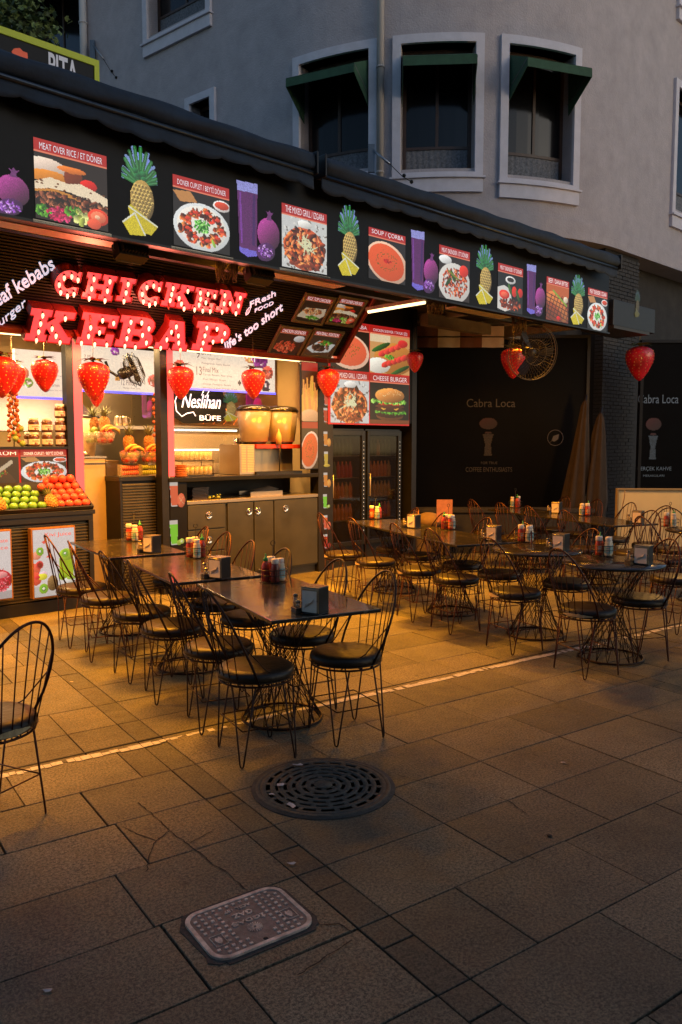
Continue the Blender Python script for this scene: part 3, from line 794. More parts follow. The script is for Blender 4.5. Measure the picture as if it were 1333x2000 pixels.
def f_plate(p,cols=None,garn=True):
    p.rect(0,0,1,1,(22,14,12)).poly([(.0,.95),(.3,.99),(.42,.82),(.12,.78)],(190,130,70)).ell(.86,.86,.16,.1,(230,220,214)).ell(.86,.87,.13,.07,(210,70,40))
    p.ell(.5,.4,.5,.42,(214,216,214),0,.1).ell(.5,.41,.44,.36,(232,226,214),0,.1)
    for k in range(9):
        t=2*pi*k/9; x,y=.5+.31*cos(t),.41+.25*sin(t)
        p.blobs(x,y,.1,.08,16,.045,cols or MEAT+REDV[:2],.8); p.ell(x+.04,y+.02,.05,.03,(214,60,36))
    if garn: p.blobs(.5,.42,.14,.11,60,.025,[(90,180,60),(150,220,110),(40,120,30)])
    p.ell(.7,.16,.025,.08,(150,190,60),.5)
def f_mix(p):
    p.rect(0,0,1,1,(200,200,196)).blobs(.5,.5,.6,.6,160,.03,[(120,112,104),(216,214,206)],0)
    p.ell(.5,.42,.46,.42,(196,84,40),0,.2).blobs(.5,.42,.44,.4,170,.055,MEAT+[(226,120,70)],.9)
    p.ell(.5,.9,.16,.08,(226,222,214))
    for _ in range(34):
        x,y=.5+rng.normal(0,.07),.5+rng.normal(0,.07); t=rng.random()*pi
        p.line(x-.08*cos(t),y-.08*sin(t),x+.08*cos(t),y+.08*sin(t),.008,(214,214,170))
    for k in range(6): p.ell(.22+k*.11,.1+.03*sin(k*2),.07,.035,(130,50,26),.5*sin(k))
def f_soup(p):
    p.rect(0,0,1,1,(26,16,12)).ell(.5,.45,.56,.48,(226,180,150),-.2,.2).ell(.48,.46,.49,.42,(222,84,34),-.2,.12)
    for k in range(60):
        t=2*pi*k/60+rng.normal(0,.1); r=.24+rng.normal(0,.03); p.ell(.48+r*cos(t),.47+r*.8*sin(t),.013,.01,(96,90,20))
    p.blobs(.5,.5,.1,.06,24,.02,[(190,20,14),(160,14,10)])
def f_isk(p):
    p.rect(0,0,1,1,(40,24,18)).ell(.5,.4,.52,.46,(206,200,192),0,.1).blobs(.5,.4,.42,.34,170,.035,[(150,50,24),(190,80,40),(110,34,16),(210,100,50)],.8)
    p.ell(.8,.72,.15,.14,(222,50,30)).ell(.45,.55,.05,.16,(50,80,30),.6).ell(.3,.4,.04,.15,(40,70,24),-.8).line(.3,.66,.62,.5,.02,(120,130,40))
    p.ell(.2,.9,.2,.1,(226,224,220))
def f_keb(p):
    p.rect(0,0,1,1,(16,13,12)).ell(.5,.84,.2,.1,(214,210,206)).ell(.5,.85,.14,.06,(40,26,18)).poly([(0,.05),(0,.6),(.25,.68),(.5,.6),(.6,.1),(.3,0)],(210,204,196))
    p.blobs(.5,.2,.42,.12,80,.05,[(110,40,22),(150,64,36),(80,26,14)],.9)
    p.ell(.26,.44,.2,.12,(222,46,28)).ell(.26,.44,.13,.07,(236,100,70)).ell(.66,.56,.1,.14,(214,44,26)).ell(.9,.56,.1,.12,(204,36,24)).ell(.48,.6,.05,.16,(60,100,36),.5).ell(.8,.48,.05,.17,(50,84,30),.5)
def f_steak(p):
    p.rect(0,0,1,1,(120,50,22)).rect(0,.7,1,1,(190,90,40)).ell(.5,.42,.52,.3,(196,110,50),-.5,.3).ell(.4,.28,.36,.16,(150,66,30),-.5,.3)
    for k in range(7): p.line(.0+k*.15,.1,.25+k*.15,.75,.012,(50,22,12)); p.line(0,.1+k*.11,1,-.2+k*.13,.01,(60,26,14))
    p.line(.3,.85,.9,.5,.025,(130,160,50)).ell(.55,.1,.09,.06,(210,20,20)).ell(.86,.66,.1,.09,(220,200,170))
def f_burger(p):
    p.rect(0,0,1,1,(12,9,8)).rect(0,0,1,.1,(120,60,28)).ell(.5,.2,.34,.12,(110,60,30)).ell(.5,.24,.36,.09,(60,30,18)).blobs(.5,.3,.4,.025,50,.035,GREEN).ell(.5,.35,.37,.06,(70,36,22))
    p.poly([(.2,.44),(.8,.44),(.66,.34),(.5,.42),(.34,.34)],(236,170,60)).ell(.5,.43,.37,.05,(90,44,26)).ell(.35,.5,.16,.04,(206,40,28)).ell(.65,.5,.16,.04,(214,50,34))
    p.blobs(.5,.56,.44,.045,90,.035,GREEN+[(150,200,90)]).ell(.5,.7,.37,.18,(204,130,60),0,.5).poly([(.1,.6),(.9,.6),(.9,.54),(.1,.54)],(90,140,44),al=0)
    for _ in range(50): p.ell(.5+rng.uniform(-.3,.3),.74+rng.uniform(-.06,.11),.008,.006,(240,200,140))
def f_skewer(p):
    p.rect(0,0,1,1,(206,150,90)).ell(.6,.4,.5,.42,(190,120,50)).ell(.2,.2,.3,.2,(230,222,206)).rect(0,.8,.5,1,(224,200,160))
    for k in range(5): p.ell(.3+k*.13,.52+k*.07,.1,.08,(216,60,50),.3,.5); p.ell(.38+k*.12,.24+k*.055,.1,.08,(206,56,46),.3,.5)
    p.ell(.27,.68,.24,.07,(40,84,30),.35,.6).ell(.76,.12,.26,.06,(40,80,30),.35,.6).ell(.82,.83,.13,.1,(206,44,44)).blobs(.5,.44,.12,.05,20,.03,GREEN)
def f_fries(p):
    p.rect(0,0,1,1,(70,30,16)).poly([(0,.0),(1,0),(1,.34),(0,.18)],(150,84,40))
    for _ in range(50):
        x=rng.uniform(.0,.9); t=rng.uniform(-.2,.3); h=rng.uniform(.4,.9); p.line(x,.2,x+t,h,.045,(236,150+rng.integers(-20,30),70))
    p.ell(.5,.1,.6,.14,(222,160,110))
def f_cutlet(p):
    p.rect(0,0,1,1,(60,44,34)).poly([(0,0),(1,0),(1,.3),(0,.2)],(90,56,34)); p.poly([(.0,.3),(.35,.75),(1,.62),(.9,.2),(.3,.1)],(226,224,216)).blobs(.5,.4,.32,.16,50,.06,[(92,60,46),(120,80,60),(60,40,30)],.8).blobs(.6,.66,.24,.1,40,.045,GREEN+[(226,110,60)])
def f_rice(p):
    p.rect(0,0,1,1,(36,24,18)).poly([(0,.15),(.2,.65),(.95,.7),(1,.35),(.8,.1)],(214,190,160)).blobs(.5,.5,.36,.14,90,.04,[(190,110,60),(150,80,44),(214,150,100)],.7).blobs(.6,.2,.24,.08,50,.035,GREEN)
def pine(p):
    p.blank()
    p.ell(.54,.76,.33,.17,(120,140,220),0,.1)
    for k in range(22):
        t=pi/2+(k-10.5)*.16; L_=.3+.1*sin(k*2.1); x=.5+.42*cos(t)*1.25; y=.60+L_*abs(sin(t))+.04
        p.line(.5,.60,.5+(x-.5)*.9,y-.03,.036,(116,140,190))
    for k in range(18):
        t=pi/2+(k-8.5)*.17; L_=.30+.08*sin(k*3.3); x=.5+.40*cos(t)*1.2; y=.60+L_*abs(sin(t))
        p.line(.5,.57,x,y,.048,(24+5*(k%4),84+14*(k%3),44)); p.line(.5,.57,x,y,.014,(70,140,84))
    for k in range(10): p.ell(.5+.12*cos(k*2.4),.64+.02*(k%5),.07,.03,(36,104,58),0,.5)
    p.ell(.56,.40,.33,.23,(150,120,60),0,.5)
    for j in range(9):
        for i in range(7):
            x=.28+i*.095+(.047 if j%2 else 0); y=.22+j*.043
            if ((x-.56)/.31)**2+((y-.40)/.21)**2<1: p.ell(x,y,.042,.02,(186,156,86),0,.6); p.ell(x,y,.016,.008,(90,66,30))
    p.poly([(.16,.30),(.24,.34),(.98,.14),(.8,.04),(.5,.05),(.3,.1)],(196,176,24),grain=.05); p.line(.18,.31,.97,.15,.02,(214,214,190))
    p.poly([(.0,.13),(.34,.25),(.64,.02),(.2,.0)],(206,186,26),grain=.05); p.line(.02,.13,.34,.25,.02,(214,214,196)); p.line(.34,.25,.62,.03,.02,(210,210,190))
    return p
def juice(p):
    p.blank()
    p.poly([(.04,.97),(.50,.99),(.47,.06),(.09,.08)],(88,26,92),grain=.04).poly([(.04,.97),(.50,.99),(.495,.86),(.045,.85)],(140,140,205)).poly([(.085,.13),(.475,.11),(.47,.05),(.27,.02),(.09,.07)],(110,96,200))
    p.line(.14,.2,.11,.82,.02,(120,50,150)); p.line(.40,.2,.42,.82,.03,(64,16,88))
    p.ell(.75,.37,.26,.215,(124,42,104),0,.7).poly([(.70,.56),(.73,.63),(.69,.67),(.74,.66),(.77,.69),(.80,.66),(.86,.67),(.81,.62),(.82,.56)],(104,40,104))
    p.ell(.68,.13,.22,.12,(70,22,80),.3,.4).blobs(.68,.14,.17,.08,60,.022,[(150,80,190),(90,30,110),(190,140,220)])
    return p
titles=[]
def panel(px0,px1,pyt,pyb,body,fn,parent=fas,d=FD,name="menu_picture",n=96,title_frac=.17,m=printed,tf=None,yl=-.004,wl=None):
    if tf is None: s0,_=Fp(px0,pyt,d); s1_,_=Fp(px1,pyt,d); pm=(px0+px1)/2; z1=Fp(pm,pyt,d)[1]; z0=Fp(pm,pyb,d)[1]
    else: s0,s1_,z0,z1=tf
    w_,h_=s1_-s0,z1-z0; p=Pic(n,max(8,int(n*h_/w_)));
    q=Pic(n,max(6,int(n*h_*(1-title_frac)/w_))); fn(q); q.grain(.02); p.a[:q.ny]=q.a[:p.ny][:q.ny]; p.a[q.ny:]=R_
    if title_frac>0: p.a[q.ny:q.ny+2]=(226,120,90) if n>60 else R_
    o=p.obj(name,w_,h_,m,parent,(s0,-d+yl,z0))
    if body:
        b=MB(); fit_text(b,body,w_*.07,w_*.93,h_*(1-title_frac*.46),h_*title_frac*.60,-.006); b.obj("title",white_lit,o)
    return o
MW=[ (65,207,286,438,"MEAT OVER RICE / ET D\u00d6NER",f_wrap),(337,447,354,488,"DONER CUPLET / BEYT\u0130 D\u00d6NER",f_plate),(550,638,407,528,"THE MIXED GRILL / IZGARA",f_mix),
 (720,792,452,550,"SOUP / \u00c7ORBA",f_soup),(858,918,485,586,"MEAT ISKENDER / ET D\u00d6NER",f_isk),(973,1022,519,610,"MEAT ISKENDER / ET D\u00d6NER",f_keb),(1068,1112,545,628,"BEEF / DANA BIFTEK",f_steak),(1149,1187,566,645,"MEAT ISKENDER / IZGARA",f_plate)]
for q in MW: panel(*q)
for q in MW[:3]:
    s0,_=Fp(q[0]-8,q[2],FD); s1_,_=Fp(q[1]+3,q[2],FD); z0=Fp((q[0]+q[1])/2,q[3]+5,FD)[1]; b=MB(); b.rng(s0,s1_,-FD-.03,-FD-.001,z0-.02,z0); b.obj("picture_ledge",alu,fas)
for px0,px1,pyt,pyb in ((238,308,285,462),(660,702,400,540),(932,966,478,596),(1120,1147,537,636)):
    pm=(px0+px1)/2; s0=Fp(px0,400,FD)[0]; s1_=Fp(px1,400,FD)[0]; z1=Fp(pm,pyt,FD)[1]; z0=Fp(pm,pyb,FD)[1]
    pine(Pic(72,int(72*(z1-z0)/(s1_-s0)))).grain(.07).obj("pineapple_cutout",s1_-s0,z1-z0,printed,fas,(s0,-FD-.004,z0))
for px0,px1,pyt,pyb in ((-72,57,275,418),(459,545,358,508),(801,857,452,572),(1030,1069,518,618)):
    pm=(px0+px1)/2; s0=Fp(px0,400,FD)[0]; s1_=Fp(px1,400,FD)[0]; z1=Fp(pm,pyt,FD)[1]; z0=Fp(pm,pyb,FD)[1]
    juice(Pic(84,int(84*(z1-z0)/(s1_-s0)))).grain(.08).obj("juice_cutout",s1_-s0,z1-z0,printed,fas,(s0,-FD-.004,z0))
# neighbouring dark box with its own small pineapple, at the far right end
p=YP(1245,620,12.6)
r=thing("sign_box","dark unlit sign box with one small pineapple cutout beyond the end of the fascia","sign",p,KROT)
b=MB(); b.rng(-.75,.62,0,.5,-.19,.19); b.obj("box_body",mat("box_dark",(.012,.010,.008),.5,noise=.2),r,bev=.01)
b=MB(); b.rng(-.76,.4,-.02,.52,-.235,-.191); b.obj("lower_rail",mat("rail_dark",(.05,.04,.028),.5,.3),r)
pine(Pic(40,80)).grain(.05).obj("pineapple_cutout",.17,.42,mat("faint_glow_pic",attr=True,attr_emit=.13,rough=.5),r,(-.1,-.008,-.03+.03))  # cutout has no lamp; a faint glow is put into its colours

# ------------------------------------------------------------------ rolled awning
navy=mat("navy_awning_cloth",(.013,.024,.042),.8,noise=.25,nscale=8,bump=.3,bscale=30)
navy2=mat("navy_metal_bar",(.035,.05,.075),.4,.6,noise=.2,nscale=6)
def awning(px0,px1,label,s_a=None,s_b=None,zoff=0):
    sa=Fp(px0,300,2.12)[0] if s_a is None else s_a; sb=Fp(px1,400,2.12)[0] if s_b is None else s_b
    r=kthing("rolled_awning",label,"awning",sa,2.12,ZAW+zoff,"rolled navy awnings"); L_=sb-sa
    b=MB(); n=70; m_=16; vs=[];fs=[]
    for i in range(n+1):
        x=L_*i/n
        for k in range(m_):
            a_=2*pi*k/m_; rr=.082+.005*sin(x*9+k)+.006*sin(x*3.1+k*1.7)
            vs.append((x,rr*cos(a_)*1.15,rr*sin(a_)-.02*sin(x*1.3)*0))
    for i in range(n):
        for k in range(m_): fs.append((i*m_+k,(i+1)*m_+k,(i+1)*m_+(k+1)%m_,i*m_+(k+1)%m_))
    fs+= [tuple(range(m_)),tuple(n*m_+k for k in range(m_-1,-1,-1))]
    b.add(vs,fs,smooth=True); b.obj("rolled_cloth",navy,r)
    b=MB(); b.tube([(0,-.05,-.10),(L_,-.05,-.10)],.018,10); b.rng(0,L_,-.03,.01,-.12,-.07); b.obj("front_bar",navy2,r)
    b=MB(); n=int(L_/.02); vs=[];fs=[]; per=.27
    for i in range(n+1):
        x=L_*i/n; sc=abs(sin(pi*x/per)); dp=.088+.026*sc**.6+.012*sin(x*3.7)+.006*sin(x*11); w_=.012*sin(x*8)+.008*sin(x*19)
        for j in range(4):
            vs.append((x,-.045+w_*j/3,-.115-dp*j/3))
    for i in range(n):
        for j in range(3): fs.append((i*4+j,i*4+j+1,(i+1)*4+j+1,(i+1)*4+j))
    b.add(vs,fs,smooth=True); vo=b.obj("scalloped_valance",navy,r); sm=vo.modifiers.new("s",'SOLIDIFY'); sm.thickness=.003
    for x in (0,L_):
        b=MB(); b.box(x,0,-.02,.02,.22,.20); b.obj("end_cap",black_m,r,bev=.01)
ZAW=Fp(300,219,2.12)[1]
awning(0,606,"long navy rolled awning with wavy scalloped valance above the left half of the fascia",s_a=S_BEG)
awning(622,1204,"navy rolled awning with a straight bar above the right half of the fascia")
b=MB(); b.rng(S_BEG,S_END+.15,-FD+.002,-FD+.1,Z_FT+.001,ZAW-.02); b.obj("awning_board",black_m,kio)

# ------------------------------------------------------------------ leaning sign with the marquee letters
ZS0=2.76; DS=.74; ZS1=ZC-.02
PHI=atan2(DS-.03,ZS1-ZS0); SL=hypot(DS-.03,ZS1-ZS0)
sg=thing("marquee_sign","leaning black slatted shop sign with big red bulb letters and white script slogans","shop sign",K(0,.03,ZS0),KROT)
sg.rotation_euler=(PHI,0,KROT)
def Sp(px,py,w_=0.0):
    r=ray(px,py); c=Vector((0,0,CAMH)); e=N*sin(PHI)+Vector((0,0,cos(PHI))); n_=U.cross(e); n_=n_ if n_.dot(N)>0 else -n_; o=K(0,.03,ZS0)+n_*w_
    t=(o-c).dot(n_)/r.dot(n_); q=c+r*t-o; return q.dot(U),q.dot(e)
SE=Sp(655,700)[0]+.03
b=MB(); b.rng(S_BEG,SE,.02,.10,0,SL); b.obj("backing",blackp,sg)
b=MB(); z=.03
while z<SL-.02: b.rng(S_BEG,SE-.02,.0,.025,z,z+.016); z+=.031
b.obj("slats",corr,sg)
b=MB(); b.rng(S_BEG,SE+.05,-.04,.11,-.06,-.001); b.obj("bottom_frame",redframe,sg,bev=.006)
b=MB(); b.rng(SE,SE+.05,-.04,.11,.0,SL); b.obj("side_frame",redframe,sg,bev=.006)
LET={}
LET['I']=([(0,0),(.6,0),(.6,.2),(.48,.2),(.48,.8),(.6,.8),(.6,1),(0,1),(0,.8),(.12,.8),(.12,.2),(0,.2)],[])
LET['H']=([(0,0),(.5,0),(.5,.2),(.41,.2),(.41,.4),(.69,.4),(.69,.2),(.6,.2),(.6,0),(1.1,0),(1.1,.2),(1.01,.2),(1.01,.8),(1.1,.8),(1.1,1),(.6,1),(.6,.8),(.69,.8),(.69,.6),(.41,.6),(.41,.8),(.5,.8),(.5,1),(0,1),(0,.8),(.09,.8),(.09,.2),(0,.2)],[])
LET['E']=([(0,0),(1,0),(1,.38),(.78,.38),(.78,.2),(.44,.2),(.44,.4),(.7,.4),(.7,.6),(.44,.6),(.44,.8),(.78,.8),(.78,.62),(1,.62),(1,1),(0,1),(0,.8),(.1,.8),(.1,.2),(0,.2)],[])
LET['N']=([(0,0),(.5,0),(.5,.2),(.4,.2),(.4,.62),(.75,0),(1.02,0),(1.02,.8),(1.12,.8),(1.12,1),(.62,1),(.62,.8),(.74,.8),(.74,.4),(.38,1),(0,1),(0,.8),(.12,.8),(.12,.2),(0,.2)],[])
LET['K']=([(0,0),(.52,0),(.52,.2),(.44,.2),(.44,.36),(.5,.44),(.66,.2),(.6,.2),(.6,0),(1.17,0),(1.17,.2),(1.07,.2),(.74,.62),(.9,.8),(1.12,.8),(1.12,1),(.6,1),(.6,.8),(.66,.8),(.44,.58),(.44,.8),(.52,.8),(.52,1),(0,1),(0,.8),(.1,.8),(.1,.2),(0,.2)],[])
LET['A']=([(0,0),(.48,0),(.48,.2),(.4,.2),(.44,.3),(.7,.3),(.74,.2),(.66,.2),(.66,0),(1.2,0),(1.2,.2),(1.1,.2),(.84,1),(.32,1),(.32,.82),(.38,.82),(.12,.2),(0,.2)],[[(.50,.45),(.64,.45),(.57,.70)]])
LET['P']=([(0,0),(.58,0),(.58,.2),(.44,.2),(.44,.34),(.72,.34),(.92,.41),(1.03,.54),(1.05,.68),(1.01,.84),(.89,.95),(.72,1),(0,1),(0,.8),(.1,.8),(.1,.2),(0,.2)],[[(.44,.55),(.62,.55),(.70,.6),(.72,.68),(.70,.76),(.62,.81),(.44,.81)]])
LET['B']=([(0,0),(.74,0),(.94,.04),(1.06,.15),(1.08,.28),(1.04,.42),(.92,.52),(1.0,.6),(1.03,.74),(.99,.88),(.88,.97),(.72,1),(0,1),(0,.8),(.1,.8),(.1,.2),(0,.2)],[[(.44,.18),(.44,.42),(.62,.42),(.70,.37),(.72,.30),(.70,.22),(.62,.18)],[(.44,.6),(.44,.82),(.60,.82),(.67,.78),(.69,.71),(.67,.64),(.60,.6)]])
co=[]; ci=[]
for k in range(19):
    t_=radians(52+ (308-52)*k/18); co.append((.52+.52*cos(t_),.5+.52*sin(t_)*.98)); ci.append((.55+.22*cos(t_),.5+.24*sin(t_)))
LET['C']=([*co,(1.0,.12),(1.0,.36),(.80,.36)]+ci[::-1]+[(.70,.66),(.78,.62),(1.02,.62),(1.02,1.0),(.9,1.0)],[])
BUL={'I':[(.3,.12),(.3,.5),(.3,.87)],'H':[(.25,.1),(.25,.5),(.25,.88),(.85,.1),(.85,.5),(.85,.88)],'E':[(.12,.1),(.27,.35),(.27,.63),(.2,.9),(.5,.1),(.85,.12),(.55,.5),(.55,.9),(.88,.85)],
 'N':[(.25,.1),(.25,.5),(.2,.88),(.5,.55),(.85,.12),(.88,.5),(.87,.88)],'K':[(.28,.1),(.28,.38),(.28,.64),(.28,.9),(.6,.52),(.75,.3),(.9,.1),(.87,.88)],'A':[(.2,.1),(.35,.42),(.45,.7),(.58,.9),(.74,.6),(.82,.35),(.95,.1)],
 'P':[(.28,.1),(.28,.36),(.28,.62),(.28,.9),(.6,.9),(.88,.78),(.86,.5),(.58,.43)],'B':[(.28,.1),(.28,.36),(.28,.62),(.28,.9),(.6,.92),(.86,.76),(.72,.52),(.9,.28),(.6,.09)],'C':[(.6,.9),(.3,.8),(.16,.5),(.3,.2),(.62,.1),(.88,.2),(.9,.8)]}
red_face=mat("red_letter_face",(.55,.03,.03),.4,emit=(1.0,.06,.07),es=1.2)  # face glows itself, standing in for the bulbs' light on it
red_side=mat("red_letter_side",(.20,.012,.008),.5)
bulb_m=mat("bulb_glow",(1,.9,.7),.3,emit=(1,.66,.42),es=1.7)
sock_m=mat("bulb_socket",(.12,.02,.01),.5)
def fatten(P,d,hole=False):
    A=sum(P[i][0]*P[(i+1)%len(P)][1]-P[(i+1)%len(P)][0]*P[i][1] for i in range(len(P))); sg_=(1 if A>0 else -1)*(-1 if hole else 1); out=[]; n=len(P)
    for i in range(n):
        p0,p1,p2=P[i-1],P[i],P[(i+1)%n]
        def nrm(a,b):
            l=hypot(b[0]-a[0],b[1]-a[1]) or 1; return ((b[1]-a[1])/l*sg_,-(b[0]-a[0])/l*sg_)
        n1,n2=nrm(p0,p1),nrm(p1,p2); k=1+n1[0]*n2[0]+n1[1]*n2[1]; k=max(k,.5)
        out.append((p1[0]+(n1[0]+n2[0])/k*d,p1[1]+(n1[1]+n2[1])/k*d))
    return out
def letter(ch,px0,px1,pyt,pyb,off_bulbs=()):
    o_,hs=LET[ch]; o_=fatten(o_,.02); hs=[fatten(h,.02,True) for h in hs]; pm=(px0+px1)/2; py=(pyt+pyb)/2
    sl=.24*(pyb-pyt); sa=Sp(px0,pyb,.09)[0]; sb=Sp(px1-sl,pyb,.09)[0]; v0=Sp(pm,pyb,.09)[1]; v1=Sp(pm,pyt,.09)[1]; H_=v1-v0; dS=Sp(px0+sl,pyt,.09)[0]-sa
    xs=[x for x,y in o_]; xm,xM=min(xs),max(xs); k=(sb-sa)/(xM-xm)
    fx=lambda x,y:((x-xm)*k+dS*y, y*H_)
    loops=[[Vector((*fx(x,y),0)) for x,y in o_]]+[[Vector((*fx(x,y),0)) for x,y in h] for h in hs]
    tri=tessellate_polygon(loops); pts=[p for l in loops for p in l]
    b=MB(); dep=.115; rim=.018
    fr=[(p.x,-dep+rim,p.y) for p in pts]; b.add(fr,[t_ for t_ in tri]); 
    root=b.obj("letter",red_face,sg,loc=(sa,-.005,v0))
    b=MB()
    for l in loops:
        n=len(l); q=[(p.x,-dep,p.y) for p in l]+[(p.x,.0,p.y) for p in l]
        b.add(q,[(i,(i+1)%n,n+(i+1)%n,n+i) for i in range(n)])
    so_=b.obj("letter_side",red_side,root); sm=so_.modifiers.new("s",'SOLIDIFY'); sm.thickness=.004
    for i,(x,y) in enumerate(BUL[ch]):
        X,Z=fx(x,y); b=MB(); y0=-dep+rim
        on=i not in off_bulbs
        b.lathe([(.0,0),(.008,.004),(.0125,.014),(.0135,.024),(.011,.036),(.005,.05),(.0,.054)],10,T(X,y0-.018,Z,radians(130),0,radians(-15)))
        b.obj("bulb",bulb_m if on else sock_m,root)
        b=MB(); b.lathe([(.0105,-.004),(.0105,.02),(.0,.02)],8,T(X,y0,Z,radians(100))); b.obj("socket",sock_m,root)
for q in [('C',99,160,525,574),('H',156,229,532,582),('I',223,266,540,586),('C',262,318,544,592),('K',310,383,552,598,(0,)),('E',370,426,561,604),('N',417,482,566,608)]: letter(*q)
for q in [('K',44,151,603,665),('E',145,232,610,671,(3,)),('B',220,308,616,676),('A',298,377,624,680),('P',370,452,628,683)]: letter(*q)
for x,v in ((Sp(150,600)[0],.4),(Sp(290,600)[0],.4),(Sp(420,620)[0],.4)):
    pointlight("bulb_light",sg,(x,-.32,v),24,(1,.2,.12),.12)
def script(body,pxa,pya,pxb,pyb,h,shear=.35,off=.012):
    sa,va=Sp(pxa,pya); sb,vb=Sp(pxb,pyb); an=atan2(vb-va,sb-sa); L_=hypot(vb-va,sb-sa); n=len(body)
    b=MB(); M=T(sa,-.012,va,0,-an)
    fit_text(b,body,0,L_,0,h,0,M,shear,off,.008); return b.obj("script_slogan",white_blue,sg)
script("Beaf kebabs",-30,598,103,510,.15)
script("Cheseburger",-75,690,52,588,.11,.45,.0)
script("life's too short",436,678,552,596,.13,.4,.014)
script("FResh",487,595,538,571,.085,.15,.004); script("FOOD",497,606,534,590,.05,.15,.0)
b=MB(); x0,v0=Sp(484,606)
b.tube([(x0+.02*cos(t_*.35)*1.0,-.012,v0+.05*sin(t_*.35)) for t_ in range(18)],.004,5,True); b.tube([(x0,-.012,v0-.06),(x0,-.012,v0+.03)],.003,5); b.obj("leaf_mark",white_blue,sg)
b=MB(); x0,v0=Sp(14,640); b.tube([(x0-.3+.03*k,-.012,v0-.12+.1*sin(k*.22)+.006*k) for k in range(14)],.004,5); b.obj("flourish",white_blue,sg)
# four tilted dish pictures in cream frames
gold=mat("gold_frame",(.15,.13,.075),.5,.4,noise=.15,nscale=9)
SHR=.0
def dish(px0,px1,pyt,pyb,title,fn):
    py=(pyt+pyb)/2; pm=(px0+px1)/2; v0=Sp(pm,pyb)[1]; v1=Sp(pm,pyt)[1]; s0=Sp(px0,py)[0]; s1_=Sp(px1,py)[0]
    w_,h_=s1_-s0,v1-v0
    b=MB(); f_=.035
    b.rng(-f_,w_+f_,-.03,-.001,h_,h_+f_); b.rng(-f_,w_+f_,-.03,-.001,-f_,0); b.rng(-f_,0,-.03,-.001,0,h_); b.rng(w_,w_+f_,-.03,-.001,0,h_)
    fr=b.obj("dish_frame",gold,sg,bev=.004,loc=(s0,0,v0))
    panel(0,0,0,0,title,fn,fr,0,"dish_picture",64,.2,printed_dim,(0,w_,0,h_),-.012)
dish(585,640,577,627,"RICE TOP CHICKEN",f_rice); dish(650,702,582,631,"MEAT DONER OVER RICE",f_wrap)
dish(536,592,640,690,"CHICKEN ISKENDER",lambda p:(p.rect(0,0,1,1,(40,24,20)),p.blobs(.45,.35,.36,.26,120,.05,[(206,70,44),(226,100,66),(170,50,30)],.7),p.ell(.82,.8,.2,.16,(214,210,206))))
dish(602,656,645,693,"MEATBALL PORTION",f_cutlet)

# ------------------------------------------------------------------ menu board on the kiosk side and fridges
mb=kthing("menu_board","square four-dish backlit menu board hanging right of the kiosk post, with a cheese burger","menu board",0,0,0)
sL,sM,sR=Fp(645,730,.02)[0],Fp(722,730,.02)[0],Fp(799,730,.02)[0]
zt,zm,zb=Fp(722,636,.02)[1],Fp(722,727,.02)[1],Fp(722,827,.02)[1]
b=MB(); b.rng(sL-.02,sR+.02,-.015,.0,zb-.02,zt+.02); b.obj("panel_backing",mat("red_board",(.35,.02,.02),.4,emit=(.45,.012,.014),es=.8),mb)
for q in ((sL,sM-.015,zm,zt,"SOUP / \u00c7ORBA",lambda p:(p.rect(0,0,1,1,(20,12,10)),p.ell(.45,.48,.55,.44,(236,190,160),-.1,.1),p.ell(.44,.5,.49,.38,(230,96,60),-.1,.1),p.blobs(.5,.5,.28,.2,40,.014,[(120,100,30)]),p.blobs(.45,.6,.08,.05,16,.02,[(200,40,30)]))),(sM,sR,zm,zt,"CHICKEN SKEWER / TAVUK \u015e\u0130\u015e",f_skewer),(sL,sM-.015,zb,zm-.02,"THE MIXED GRILL / IZGARA",f_mix),(sM,sR,zb,zm-.02,"CHEESE BURGER",f_burger)):
    panel(0,0,0,0,q[4],q[5],mb,0,"menu_picture",88,.16,printed,(q[0],q[1],q[2],q[3]),-.03)
frm=mat("fridge_black",(.008,.008,.008),.3)
gl=mat("fridge_glass",(.01,.008,.006),.05,spec=.8,alpha=.5)
led_dot=mat("led_dot",(1,1,1),.4,emit=(1,.95,.8),es=1.2)
botc=[mat("bottle_orange",(.30,.09,.02),.25,noise=.3,emit=(.5,.12,.02),es=.10),mat("bottle_red",(.22,.02,.012),.25,noise=.3,emit=(.4,.03,.015),es=.09),mat("bottle_amber",(.28,.15,.05),.25,noise=.3,emit=(.45,.2,.05),es=.06),mat("bottle_green",(.06,.09,.03),.25,noise=.3,emit=(.1,.14,.03),es=.05)]  # bottles glow faintly by themselves in place of light inside the fridge
nb=0
